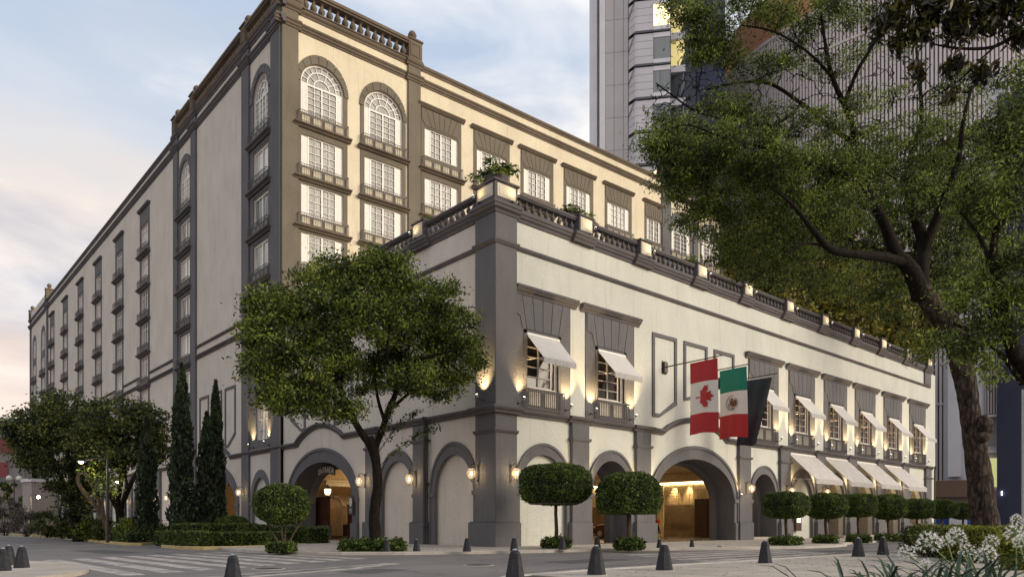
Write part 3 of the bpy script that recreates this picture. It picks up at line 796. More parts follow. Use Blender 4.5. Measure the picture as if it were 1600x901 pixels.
# ---- upper windows of the podium
def fan(F, c, z0, z1, bw, tw, n, root, mat, y0=-0.085, y1=-0.04, gap=0.012, M_=None):
    x = F.sg*c; M_ = M_ or F.M()
    for k in range(n):
        a = -1+2*k/n; b = -1+2*(k+1)/n
        mb = MB(); mb.plate([(x+a*bw+gap, z0+gap), (x+b*bw-gap, z0+gap), (x+b*tw-gap, z1-gap), (x+a*tw+gap, z1-gap)], y0, y1)
        part('voussoir', mb, M[mat], root, M_)
railc = {}
def rail_mesh(w, h, out, nb, nm='window_railing'):
    mb = MB(); t = 0.012
    mb.box(-w, w, -out-0.015, -out+0.015, h-0.035, h); mb.box(-w, w, -out-0.015, -out+0.015, 0.05, 0.075)
    mb.box(-w, w, -out-0.012, -out+0.012, h-0.17, h-0.15)
    for k in range(nb+1):
        x = -w+2*w*k/nb; mb.box(x-t, x+t, -out-t, -out+t, 0.0, h-0.01)
    for sg in (-1, 1):
        mb.box(sg*w-0.015, sg*w+0.015, -out, 0, h-0.035, h)
        for q in (1, 2): mb.box(sg*w-t, sg*w+t, -out*q/3-t, -out*q/3+t, 0, h-0.01)
    return mb.mesh(nm, M['iron'])
rail_pod = rail_mesh(1.2, 0.98, 0.34, 18)
# shared window pieces
def podium_window_meshes():
    fr = MB(); w, h = 1.03, 2.53
    for b in ((-w, w, 0, 0.07), (-w, w, h-0.07, h), (-w, -w+0.07, 0.071, h-0.071), (w-0.07, w, 0.071, h-0.071)):
        fr.box(b[0], b[1], 0.02, 0.16, b[2], b[3])
    cas = MB(); x0, x1 = -w+0.08, w-0.42
    cas.box(x1, x1+0.09, 0.05, 0.14, 0.075, h-0.075); mid = (x0+x1)/2
    cas.box(mid-0.05, mid+0.05, 0.05, 0.14, 0.075, h-0.075)
    for k in range(0, 6): 
        z = 0.08+k*(h-0.2)/5; cas.box(x0, x1, 0.06, 0.13, z, z+0.05)
    cas.box(x0, x0+0.05, 0.05, 0.14, 0.075, h-0.075); cas.box(w-0.14, w-0.075, 0.05, 0.14, 0.075, h-0.075)
    gl = MB(); gl.box(-w+0.06, w-0.06, 0.11, 0.115, 0.06, h-0.06)
    return fr.mesh('window_frame', M['white']), cas.mesh('casement', M['case']), gl.mesh('pane', M['glass_dark'])
M['case'] = plain('pinkish white casement', (0.52, 0.46, 0.42), rough=0.5, var=0.06)
pw = podium_window_meshes()
spr = MB()
for sx in (-0.52, 0.52): spr.plate(rect(sx-0.36, sx+0.36, 0.12, 0.78), -0.075, -0.04)
spr_me = spr.mesh('spandrel_panel', M['panel_cream'])
for i, c in enumerate(WIN_R):
    hp = 1.93
    x0, x1 = c-hp, c+hp
    if i == 0: x0 = 1.11
    mb = MB(); mb.plate(rect(x0, x1, 6.37, 11.75), -0.045, 0.01, [rect(c-1.03, c+1.03, 7.42, 9.95)])
    # raised architrave round the opening, and quoin steps
    for b in ((c-1.22, c-1.04, 7.30, 10.12), (c+1.04, c+1.22, 7.30, 10.12), (c-1.22, c+1.22, 9.96, 10.122)):
        mb.box(b[0], b[1], -0.09, -0.04, b[2], b[3])
    pn = part('window_surround', mb, M['trim'], pod, FR.M())
    fan(FR, c, 10.15, 11.72, 1.05, 1.35, 4, pod, 'trim', gap=0.018)
    for sg in (-1, 1):
        mb = MB(); a, b_, t_ = (c+sg*1.06, c+sg*(1.86 if (i or sg > 0) else 1.72), c+sg*1.36)
        mb.plate([(a+sg*0.02, 10.16), (c+sg*1.28, 10.14), (c+sg*1.45, 10.7), (b_, 10.85), (b_, 11.71), (t_, 11.71)], -0.085, -0.04)
        part('voussoir', mb, M['trim'], pod, FR.M())
    mb = MB(); mb.sweep(CORN, [(max(c-2.3, 1.11), 11.95), (c+2.35, 11.95)]); part('window_cornice', mb, M['mould'], pod, FR.M())
    wd = link('window', pw[0], pod, FR.M(c, 7.42))
    link('casement', pw[1], wd, Matrix.Identity(4)); link('pane', pw[2], wd, Matrix.Identity(4))
    link('spandrel_panel', spr_me, pod, FR.M(c, 6.5)); link('window_railing', rail_pod, pod, FR.M(c, 6.38))
# ---- raised frames over both carriage arches
def wall_frame(F, c, w, z1, zl, zr, root, t=0.2, mat='trim', arcmid=False):
    x = F.sg*c; a, b = x-w, x+w
    if F.sg < 0: zl, zr = zr, zl
    # the foot follows the arch: sloped on the inner side
    def shape(q):
        if arcmid: bot = [(a+q, zl+q), (x-w*0.4, zl+q+0.13), (x, zl+q+0.17), (x+w*0.4, zl+q+0.13), (b-q, zr+q)]
        elif zr > zl: bot = [(a+q, zl+q), (a+w*0.55+q*0.3, zl+q), (b-q, zr+q)]
        else: bot = [(a+q, zl+q), (b-w*0.55-q*0.3, zr+q), (b-q, zr+q)]
        return bot + [(b-q, z1-q), (a+q, z1-q)]
    mb = MB(); mb.plate(shape(0), -0.07, 0.01, [shape(t)]); part('wall_frame', mb, M[mat], root, F.M())
wall_frame(FR, 12.52, 1.13, 11.7, 7.0, 7.85, pod)
wall_frame(FR, 15.55, 1.2, 11.7, 8.2, 8.2, pod, arcmid=True)
wall_frame(FR, 18.6, 1.13, 11.7, 7.85, 7.0, pod)
# on the side street the inner feet face the centre of the arch
wall_frame(FL, 20.35, 1.13, 11.7, 7.05, 7.95, pod)
wall_frame(FL, 17.3, 1.2, 11.7, 8.1, 8.1, pod, arcmid=True)
wall_frame(FL, 14.2, 1.13, 11.7, 7.95, 7.05, pod)

# ---- drain pipes
for F, s in ((FL, 5.22), (FR, 53.75)):
    mb = MB(); x = F.sg*s
    mb.tube([(x, -0.33, 0.0), (x, -0.33, 6.0), (x, -0.40, 6.4)], 0.075, 8)
    for z in (0.8, 3.0, 5.2): mb.box(x-0.1, x+0.1, -0.42, 0, z, z+0.06)
    part('drainpipe', mb, M['iron'], pod, F.M(), smooth=False)
# ---- shop fronts inside the far arches
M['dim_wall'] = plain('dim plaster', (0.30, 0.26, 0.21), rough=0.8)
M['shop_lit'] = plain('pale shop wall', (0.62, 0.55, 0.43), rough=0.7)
for i, c in enumerate((33.9, 39.3, 44.6, 50.0)):
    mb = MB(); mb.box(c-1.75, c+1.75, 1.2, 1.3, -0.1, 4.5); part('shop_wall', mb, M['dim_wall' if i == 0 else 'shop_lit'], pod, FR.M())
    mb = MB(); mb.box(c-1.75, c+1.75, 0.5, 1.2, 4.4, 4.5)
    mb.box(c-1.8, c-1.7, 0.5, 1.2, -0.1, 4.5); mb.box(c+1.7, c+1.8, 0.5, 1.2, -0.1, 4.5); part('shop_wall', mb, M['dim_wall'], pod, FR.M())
    mb = MB()
    w_ = 1.3 if i != 1 else 1.0
    for k in range(4):
        x = c-w_+2*w_*k/3; mb.box(x-0.04, x+0.04, 1.1, 1.2, 0.0 if i > 0 else 1.0, 3.6)
    for z in (0.9, 2.3, 3.55): mb.box(c-w_, c+w_, 1.11, 1.19, z, z+0.06)
    part('shop_window', mb, M['white' if i == 3 else 'wood'], pod, FR.M())
    lamp('shop_light', 'POINT', pod, FR.W(c, 3.9, -0.85), 16, size=0.15)
mb = MB(); mb.box(32.5, 52.0, -1.3, 0.0, -0.1, 0.1); part('door_step', mb, M['pave'], pod, FR.M())
mb = MB(); mb.box(21.9, 25.0, 0.3, 1.6, -0.1, 0.12); part('door_step', mb, M['pave'], pod, FR.M())
# ---- carriage hall seen through the open arches
M['hall_wall'] = plain('ochre hall plaster', (0.58, 0.46, 0.29), rough=0.8, var=0.1)
M['hall_dado'] = plain('dark stone dado', (0.17, 0.12, 0.07), rough=0.3, var=0.3, scale=1.5)
M['hall_floor'] = plain('dark polished floor', (0.08, 0.06, 0.045), rough=0.25, var=0.2)
M['tile'] = plain('ochre wall tile', (0.60, 0.47, 0.28), rough=0.45, var=0.2)
M['orange'] = plain('orange hall plaster', (0.56, 0.43, 0.27), rough=0.8, var=0.15)
mb = MB(); mb.box(26.4, 26.55, 1.6, 22, 0, 4.94); mb.box(5.6, 5.75, 1.6, 10.4, 0, 4.94); mb.box(5.6, 9.3, 10.4, 10.55, 0, 4.94); mb.box(9.3, 9.45, 10.4, 21.8, 0, 4.94); mb.box(9.45, 26.4, 21.8, 22, 0, 4.94)
hall = part('hall_wall', mb, M['hall_wall'], pod)
mb = MB(); mb.box(5.6, 26.5, 0.52, 10.5, 4.95, 5.05); mb.box(9.3, 26.5, 10.5, 21.8, 4.95, 5.05); part('hall_ceiling', mb, M['hall_wall'], pod)
mb = MB(); mb.box(5.6, 26.5, 0.45, 10.5, -0.12, 0.0); mb.box(9.3, 26.5, 10.5, 21.8, -0.12, 0.0); part('hall_floor', mb, M['hall_floor'], pod)
mb = MB(); mb.box(26.33, 26.4, 1.7, 21.7, 0, 2.45); mb.box(26.28, 26.33, 1.7, 21.7, 0, 0.25); mb.box(26.30, 26.33, 1.7, 21.7, 0.92, 0.99)
part('dado', mb, M['hall_dado'], pod)
tb = MB()
for iy in range(22):
    for iz in range(7):
        y = 5.0+iy*0.36; z = 2.52+iz*0.225
        tb.box(26.34, 26.402, y+0.03, y+0.33, z+0.025, z+0.20)
part('wall_tiles', tb, M['tile'], pod, kind='stuff')
for y0_, y1_ in ((10.3, 10.9),):
    mb = MB(); mb.box(26.2, 26.4, y0_, y1_, 0, 4.1); part('hall_pillar', mb, M['hall_wall'], pod)
mb = MB(); mb.box(26.1, 26.42, 6.0, 7.3, 0, 2.9); mb.box(26.06, 26.1, 6.15, 7.15, 0.1, 2.75); part('hall_door', mb, M['wood'], pod, bevel=0.01)
mb = MB(); mb.box(25.9, 26.4, 1.7, 21.7, 4.25, 4.42); part('cove', mb, M['hall_wall'], pod)
mb = MB(); mb.box(26.22, 26.38, 1.8, 21.6, 4.15, 4.22); part('cove_light', mb, emit('cove strip light', (1.0, 0.80, 0.45), 7), pod)
for y in (7.9, 9.3):
    lamp('hall_downlight', 'SPOT', pod, (26.1, y, 4.12), 150, target=(26.4, y, 2.2), angle=70, size=0.04)
lamp('hall_light', 'AREA', pod, (16, 8, 4.9), 170, size=0.2).data.size = 5
lamp('hall_light', 'POINT', pod, (20, 15, 4.2), 130, size=0.3)
lamp('hall_light', 'POINT', pod, (8.2, 5, 4.2), 20, size=0.3)
mb = MB(); mb.box(22.7, 25.6, 2.3, 2.45, 2.35, 4.9); part('hall_wall', mb, M['shop_lit'], pod)
mb = MB(); mb.box(22.7, 25.6, 2.26, 2.5, 0, 1.0); mb.box(22.7, 25.6, 2.3, 2.5, 1.002, 2.345); part('dado', mb, M['trim'], pod)
mb = MB(); mb.box(21.4, 22.65, 2.2, 2.5, 0, 2.5); mb.box(21.5, 22.55, 2.16, 2.2, 0.1, 2.4); part('hall_door', mb, M['wood'], pod, bevel=0.01)
lamp('hall_light', 'POINT', pod, (23.6, 1.75, 3.9), 10, size=0.1)
# reception passage behind the side street arch
mb = MB(); mb.box(9.0, 9.15, 11, 22.55, 0, 4.9); mb.box(1.62, 9.0, 11.0, 11.1, 0, 4.9); mb.box(0.62, 9.0, 22.4, 22.55, 0, 4.9)
part('passage_wall', mb, M['orange'], pod)
mb = MB(); mb.box(0.52, 9.1, 11, 22.5, 4.9, 5.0); part('passage_ceiling', mb, M['orange'], pod)
mb = MB(); mb.box(0.45, 9.1, 11, 22.3, -0.12, 0.0); mb.box(2.2, 9.0, 20.3, 22.3, 0.0, 0.08); mb.box(2.2, 9.0, 20.75, 22.3, 0.08, 0.16); part('passage_floor', mb, M['hall_floor'], pod)
mb = MB(); mb.box(2.2, 8.9, 20.7, 21.2, 3.6, 3.9); mb.box(2.2, 8.9, 20.6, 21.3, 3.9, 4.0); part('ceiling_beam', mb, M['shop_lit'], pod)
mb = MB(); mb.box(1.9, 2.1, 19.9, 22.0, 0.9, 2.75); mb.box(1.86, 2.14, 19.85, 22.05, 2.75, 2.85); part('wood_screen', mb, M['wood'], pod, bevel=0.01)
mb = MB(); mb.box(1.85, 2.15, 19.8, 22.0, 0.0, 0.9); part('screen_base', mb, M['trim'], pod)
mb = MB(); mb.box(4.75, 5.45, 20.9, 21.5, 0.16, 2.75); mb.box(4.70, 5.5, 20.85, 21.55, 2.75, 2.87); mb.box(4.25, 4.70, 21.0, 21.5, 0.16, 2.3); mb.box(4.2, 4.74, 20.95, 21.55, 2.3, 2.38); mb.box(3.95, 4.2, 21.1, 21.6, 0.16, 0.95); part('cabinet', mb, M['wood'], pod, bevel=0.015)
mb = MB(); mb.sweep([(0, -0.06), (0.08, -0.06), (0.08, 0.06), (0, 0.06)], arch_pts(3.75, 0.55, 0.2, 2.3, 2.95)); mb.sweep([(0, -0.05), (0.06, -0.05), (0.06, 0.05), (0, 0.05)], [(2.2, 1.0), (3.15, 1.0)]); part('niche_arch', mb, M['shop_lit'], pod, Matrix.Translation((0, 22.39, 0)))
lamp('passage_light', 'POINT', pod, (7.2, 19.5, 4.3), 110, col=(1, 0.72, 0.40), size=0.3)
lamp('passage_light', 'POINT', pod, (3.4, 19.0, 4.4), 30, col=(1, 0.72, 0.40), size=0.3)
# ================================================================== tall main building
main = thing('hotel_building', 'tall cream seven storey block with grey banded corner towers rising behind the corner building', 'building', loc=(0, Y0, 0))
ZC, ZB = 35.55, 36.65
LEN_M, LEN_L = 50.9, 127.8
PIT = 3.425
def Yr(s): return s
# --- window meshes of the main block
def main_window(w, h, sh, cols=2, rows=4, leafs=2, arch=None):
    """white frame with muntins, shutters of width sh on both sides; origin at bottom centre"""
    fr = MB(); iw = w-sh; t = 0.055
    y0, y1 = 0.02, 0.12
    fr.box(-w, w, y0, y1, -0.05, 0.03); fr.box(-w, w, y0, y1, h-0.03, h+0.04)
    for sg in (-1, 1):
        fr.box(sg*w-0.03, sg*w+0.03, y0, y1, 0.031, h-0.031)
        fr.box(sg*iw-0.05, sg*iw+0.05, y0-0.01, y1, 0.031, h-0.031)
    fr.box(-0.06, 0.06, y0-0.01, y1, 0.031, h-0.031)
    pw_ = iw/1.0
    for sg in (-1, 1):
        a, b = (0.06, iw-0.05) if sg > 0 else (-iw+0.05, -0.06)
        fr.box(a, b, y0, y1-0.02, 0.031, 0.09); fr.box(a, b, y0, y1-0.02, h-0.09, h-0.031)
        for k in range(1, cols):
            x = a+(b-a)*k/cols; fr.box(x-0.018, x+0.018, y0+0.01, y1-0.02, 0.09, h-0.09)
        for k in range(1, rows):
            z = h*k/rows; fr.box(a, b, y0+0.012, y1-0.022, z-0.018, z+0.018)
    gl = MB(); gl.box(-iw, iw, 0.09, 0.095, 0.0, h)
    shm = MB()
    if sh > 0.1:
        for sg in (1,):
            a, b = sorted((sg*(iw+0.05), sg*(w-0.03)))
            shm.box(a, b, y0+0.02, y1, 0.031, h-0.031)
            n = 14
            for k in range(n):
                z = 0.1+(h-0.25)*k/n
                shm.box(a+0.05, b-0.05, y0+0.002, y0+0.021, z, z+(h-0.25)/n*0.55)
    return fr, gl, shm
def mk(nm, w, h, sh, glass, **k):
    fr, gl, s_ = main_window(w, h, sh, **k)
    return (fr.mesh('window_frame', M['white']), gl.mesh('pane', M[glass]), s_.mesh('shutter', M['white']) if s_.v else None)
W_std = mk('std', 1.6, 2.2, 0.56, 'glass')
W_nar = mk('nar', 1.15, 2.2, 0.3, 'glass')
W_sideA = mk('sideA', 1.35, 2.0, 0.0, 'glass_side', cols=1, rows=1)
def side_window():
    fr = MB(); w, h = 1.3, 2.25
    for x in (-w+0.04, -0.42, 0.42, w-0.04): fr.box(x-0.05, x+0.05, 0.0, 0.12, 0, h)
    fr.box(-w, w, 0.0, 0.12, -0.04, 0.06); fr.box(-w, w, 0.0, 0.12, h-0.06, h+0.04); fr.box(-w, w, 0.01, 0.11, h*0.72, h*0.72+0.07)
    gl = MB(); gl.box(-w, w, 0.09, 0.095, 0, h)
    return fr.mesh('window_frame', M['white']), gl.mesh('pane', M['glass_side']), None
W_side = side_window()
def arched_window(w, zs, h, glass, shutters=True):
    """fanlight window: origin at bottom centre, springing zs, crown h"""
    fr = MB(); t = 0.06; sh = 0.5 if shutters else 0.0; iw = w-sh
    ring_plate(fr, 0, w-0.09, w, 0, zs, h-0.09, h, 0.02, 0.13, 22)
    fr.box(-w, w, 0.02, 0.13, -0.04, 0.05); fr.box(-w+0.09, w-0.09, 0.03, 0.12, zs-0.06, zs+0.06)
    for x in (-iw, 0, iw) if shutters else (-w*0.36, w*0.36, 0): fr.box(x-0.05, x+0.05, 0.025, 0.125, 0.05, zs-0.06)
    for sg in (-1, 1):
        a, b = sorted((sg*0.05, sg*(iw-0.05)))
        fr.box((a+b)/2-0.018, (a+b)/2+0.018, 0.04, 0.11, 0.05, zs-0.06)
        for k in range(1, 5): fr.box(a, b, 0.042, 0.108, zs*k/5-0.018, zs*k/5+0.018)
    for rr in (0.36, 0.68):
        ring_plate(fr, 0, w*rr-0.035, w*rr+0.035, zs+0.05, zs+0.06, zs+0.05+(h-zs)*rr-0.035, zs+0.05+(h-zs)*rr+0.035, 0.045, 0.115, 14)
    for k in range(1, 10 if shutters else 6):
        a = PI*k/(10 if shutters else 6); r0, r1 = (0.36 if k % 2 == 0 else 0.68), 0.97
        p0 = Vector((w*r0*math.cos(a), zs+0.05+(h-zs)*r0*math.sin(a))); p1 = Vector((w*r1*math.cos(a), zs+(h-zs)*r1*math.sin(a)))
        d = (p1-p0).normalized(); nn = Vector((-d.y, d.x))*0.025
        fr.plate([tuple(p0-nn), tuple(p1-nn), tuple(p1+nn), tuple(p0+nn)], 0.046, 0.114)
    gl = MB(); gl.plate(arch_pts(0, w-0.05, 0, zs, h-0.05, 22), 0.1, 0.105)
    shm = MB()
    if shutters:
        for sg in (1,):
            a, b = sorted((sg*(iw+0.05), sg*(w-0.09))); shm.box(a, b, 0.05, 0.12, 0.05, zs-0.06)
            for k in range(16): z = 0.1+(zs-0.25)*k/16; shm.box(a+0.05, b-0.05, 0.032, 0.051, z, z+0.07)
    return fr.mesh('window_frame', M['white']), gl.mesh('pane', M[glass]), shm.mesh('shutter', M['white']) if shm.v else None
W_arch = arched_window(1.62, 2.15, 3.75, 'glass')
W_archL = arched_window(1.32, 2.3, 3.85, 'glass_side', shutters=False)
def put_window(F, s, z, ws, y=0.0, name='window'):
    wd = link(name, ws[0], main, F.M(s, z, -y)); link('pane', ws[1], wd, Matrix.Identity(4))
    if ws[2]: link('shutter', ws[2], wd, Matrix.Identity(4)); link('shutter', ws[2], wd, Matrix.Scale(-1, 4, (1, 0, 0)))
rail_main = rail_mesh(1.85, 0.78, 0.34, 22)
rail_side = rail_mesh(1.65, 0.78, 0.30, 14)
def sp_mesh(n, w):
    mb = MB()
    for k in range(n):
        c = -w+2*w*(k+0.5)/n; mb.plate(rect(c-w/n*0.72, c+w/n*0.72, 0.16, 0.62), -0.095, -0.05)
    return mb
sp_main = sp_mesh(4, 1.7).mesh('spandrel_panel', M['cream_sun'])
sp_side = sp_mesh(4, 1.4).mesh('spandrel_panel', plain('grey spandrel paint', (0.30, 0.28, 0.26), rough=0.8))
LEDGE = [(0, -0.14), (0.14, -0.12), (0.2, -0.02), (0.32, 0.02), (0.38, 0.06), (0.38, 0.13), (0, 0.13)]
def ledge_mesh(w, mat): mb = MB(); mb.sweep(LEDGE, [(-w, 0), (w, 0)]); return mb.mesh('window_ledge', mat)
led_main = ledge_mesh(2.15, M['mould_sun']); led_side = ledge_mesh(2.05, M['mould'])
def balcony(F, s, z, led, rail, sp):
    lo = link('window_ledge', led, main, F.M(s, z+0.14, 0.05))
    link('window_railing', rail, lo, Matrix.Translation((0, 0, 0.16))); link('spandrel_panel', sp, lo, Matrix.Translation((0, 0.05, 0.16)))
ROWB = [26.05 - PIT*k for k in range(0, 4)]         # sills below the top row
def strip_holes(c, hw, zs_): return [rect(c-hw, c+hw, z, z+h) for z, h in zs_]
# --- right (front) face
COLS = [(2.85, 'arch'), (7.75, 'arch'), (13.0, 'flat'), (18.1, 'flat'), (23.2, 'flat'), (28.35, 'flat'), (33.8, 'flat'), (39.15, 'narrow')]
TCOL = [(43.6, 'arch'), (48.8, 'arch')]
holes = []
for c, k in COLS+TCOL:
    hw = 1.6 if k != 'narrow' else 1.15
    if k == 'arch': holes.append(arch_pts(c, hw+0.02, 29.75, 31.9, 33.5, 22))
    else: holes.append(rect(c-hw, c+hw, 29.98, 32.18))
    for z in ROWB: holes.append(rect(c-hw, c+hw, z, z+2.2))
mb = MB(); mb.plate(rect(0, LEN_M, 14, 36.7), 0, 0.35, holes); part('wall', mb, M['cream_sun'], main, FM.M())
def strip(F, c, hw, z0, z1, holes_, mat, out=0.05, sur='window_surround'):
    mb = MB(); x = F.sg*c; mb.plate(rect(x-hw, x+hw, z0, z1), -out, 0.01, holes_); return part(sur, mb, M[mat], main, F.M())
for c, k in COLS+TCOL:
    tower = c > 42; mt = 'trim_sun' if not tower else 'trim'
    hw = 1.6 if k != 'narrow' else 1.15; sw = 1.92 if k != 'narrow' else 1.45
    hl = [rect(c-hw, c+hw, z, z+2.2) for z in ROWB]
    if k == 'arch':
        hl.append(arch_pts(c, hw+0.02, 29.75, 31.9, 33.5, 22))
        outer = arch_pts(c, 1.93, 14.1, 31.9, 34.1, 22)
        mb = MB(); mb.plate(outer, -0.05, 0.01, hl); part('window_surround', mb, M[mt], main, FM.M())
        n = 9
        for q in range(n):                                   # the arch stones
            a0, a1 = PI*q/n+0.012, PI*(q+1)/n-0.012
            pts = []
            for a in (a0, (a0+a1)/2, a1): pts.append((c-1.68*math.cos(a), 31.9+1.64*math.sin(a)))
            for a in (a1, (a0+a1)/2, a0): pts.append((c-(2.0)*math.cos(a), 31.9+2.28*math.sin(a)))
            mb = MB(); mb.plate(pts, -0.10, -0.04); part('voussoir', mb, M[mt], main, FM.M())
        put_window(FM, c, 29.75, W_arch, 0.05)
    else:
        hl.append(rect(c-hw, c+hw, 29.98, 32.18))
        strip(FM, c, sw, 14.1, 33.66, hl, mt)
        fan(FM, c, 32.3, 33.64, 0.95 if hw > 1.2 else 0.7, 1.5 if hw > 1.2 else 1.1, 5, main, mt, y0=-0.085, y1=-0.045, gap=0.02)
        for sg in (-1, 1):
            mb = MB(); e = 1.88 if hw > 1.2 else 1.42; b0 = 0.97 if hw > 1.2 else 0.72; t0 = 1.52 if hw > 1.2 else 1.12
            mb.plate([(c+sg*b0, 32.3), (c+sg*(b0+0.55), 32.3), (c+sg*e, 32.75), (c+sg*e, 33.63), (c+sg*t0, 33.63)], -0.085, -0.045); part('voussoir', mb, M[mt], main, FM.M())
        mb = MB(); mb.sweep([(0, -0.15), (0.12, -0.14), (0.24, 0), (0.3, 0.06), (0.3, 0.14), (0, 0.15)], [(c-sw-0.28, 33.82), (c+sw+0.28, 33.82)])
        part('window_cornice', mb, M['mould_sun' if not tower else 'mould'], main, FM.M())
        put_window(FM, c, 29.98, W_std if k == 'flat' else W_nar, 0.05)
    for z in ROWB: put_window(FM, c, z, W_std if k != 'narrow' else W_nar, 0.05)
    for z in [29.75]+ROWB[:3]:
        lo = link('window_ledge', led_main, main, FM.M(c, z-0.95, 0.05))
        if k == 'narrow': lo.scale = (0.75, 1, 1)
        link('window_railing', rail_main, lo, Matrix.Translation((0, 0, 0.16))); link('spandrel_panel', sp_main, lo, Matrix.Translation((0, 0.05, 0.16)))
# pilasters
def bigpil(F, s0, s1, z0, z1, mat, out=0.16):
    a, b = sorted((F.sg*s0, F.sg*s1)); mb = MB(); mb.box(a, b, -out, 0.02, z0, z1); part('pilaster', mb, M[mat], main, F.M(), bevel=0.02)
bigpil(FM, 9.86, 10.98, 14, 36.6, 'trim_sun'); bigpil(FM, 40.35, 41.8, 14, 36.6, 'trim'); bigpil(FM, LEN_M-0.35, LEN_M+0.05, 14, 36.6, 'trim')
bigpil(FM, 45.6, 46.5, 14, 36.6, 'trim')
mb = MB(); mb.box(-0.16, 1.02, -0.16, 0.3, 14.0, 36.6); part('pilaster', mb, M['trim_sun'], main, FM.M(), bevel=0.02)
# cornices
MC = [(0, -0.28), (0.06, -0.26), (0.08, -0.14), (0.15, -0.10), (0.17, 0.04), (0.24, 0.10), (0.26, 0.14), (0.26, 0.24), (0, 0.26)]
UC = [(0, -0.2), (0.05, -0.18), (0.08, -0.05), (0.16, 0.02), (0.2, 0.1), (0.2, 0.22), (0, 0.24)]
def mc(F, s0, s1, z, prof, mat, add=0.0, nm='cornice'):
    a, b = sorted((F.sg*s0, F.sg*s1)); mb = MB(); mb.sweep(widen(prof, add), [(a, z), (b, z)]); part(nm, mb, M[mat], main, F.M())
for s0, s1, ad in ((1.2, 9.7, 0), (9.7, 11.15, 0.16), (11.15, 40.2, 0), (40.2, 42, 0.16), (42, LEN_M, 0)):
    mc(FM, s0, s1, ZC, MC, 'mould_sun', ad); mc(FM, s0, s1, ZB, UC, 'mould_sun', ad)
mc(FM, -0.65, 1.2, ZC+0.001, MC, 'mould_sun', 0.16); mc(FM, -0.5, 1.2, ZB+0.001, UC, 'mould_sun', 0.16)
# roof balustrades of the corner tower with acorn finials
bal_hi = bal_mesh(2.0, 'baluster', M['mould_sun']); bal_lo = bal_mesh(2.0, 'baluster', M['mould_sun'])
balustrade(FM, 1.3, 9.8, 36.88, main, pitch=0.62, me=bal_hi, k=2.0, mat='mould_sun', out=-0.05)
FIN = [(0.28, 0), (0.30, 0.1), (0.16, 0.16), (0.2, 0.25), (0.33, 0.42), (0.34, 0.58), (0.24, 0.78), (0.10, 0.88), (0.02, 0.92)]
fm_ = MB(); fm_.lathe(FIN, 12); fin_me = fm_.mesh('finial', M['mould_sun'], smooth=True)
def tower_ped(F, s, hw=0.6, z=36.85, h=1.55, fin=True, mat='mould_sun'):
    x = F.sg*s; mb = MB(); mb.box(x-hw, x+hw, -0.3, 0.75, z, z+h); mb.box(x-hw-0.08, x+hw+0.08, -0.38, 0.83, z+h, z+h+0.14); mb.box(x-hw-0.06, x+hw+0.06, -0.36, 0.8, z-0.02, z+0.12)
    p = part('pedestal', mb, M[mat], main, F.M(), bevel=0.02)
    mb = MB(); mb.plate(rect(x-hw+0.15, x+hw-0.15, z+0.3, z+h-0.25), -0.34, -0.29, [rect(x-hw+0.25, x+hw-0.25, z+0.4, z+h-0.35)]); part('inset_panel', mb, M[mat], p)
    if fin: link('finial', fin_me, p, Matrix.Translation((x, 0.22, z+h+0.13)))
tower_ped(FM, 10.42); tower_ped(FM, 0.6, hw=0.75)
tower_ped(FM, 41.1); tower_ped(FM, 50.3)
balustrade(FM, 41.8, 49.6, 36.88, main, pitch=0.62, me=bal_hi, k=2.0, mat='mould_sun', out=-0.05)
# --- left (side street) face
COLL = [56.3+10.2*k for k in range(6)]
WL = [(z, 2.25) for z in (29.35, 25.95, 22.52, 19.1, 15.68+0.9, 12.2)]
SW = 1.3
ROWL = [26.3 - PIT*k for k in range(0, 6)]
holes = []
def LX(s): return -s
for c in (26.45, 43.4):
    holes.append(arch_pts(-c, 1.33, 29.75, 32.05, 33.6, 20))
    for z in ROWL[:4 if c < 30 else 6]: holes.append(rect(-c-1.35, -c+1.35, z, z+2.1))
for c in COLL:
    for z in [ROWL[0]+PIT]+ROWL: holes.append(rect(-c-SW, -c+SW, z, z+2.25))
for c in (115.2, 123.6):
    holes.append(arch_pts(-c, 1.4, 29.4, 31.7, 33.0, 14))
    for z in ROWL: holes.append(rect(-c-1.4, -c+1.4, z, z+2.1))
GA = [26.5] + [53.6+5.1*k for k in range(14)]
for c in GA: holes.append(arch_pts(-c, 1.5, -0.06, 2.5, 4.4, 16))
holes.append(arch_pts(-35.5, 4.3, -0.06, 2.45, 4.93, 28))
holes.append(rect(-27.2, -25.2, 7.1, 10.1))
mb = MB(); mb.plate(rect(-LEN_L, -Y0-0.02, -0.3, 36.7), 0, 0.35, holes); part('wall', mb, M['greige_shade'], main, FLM.M())
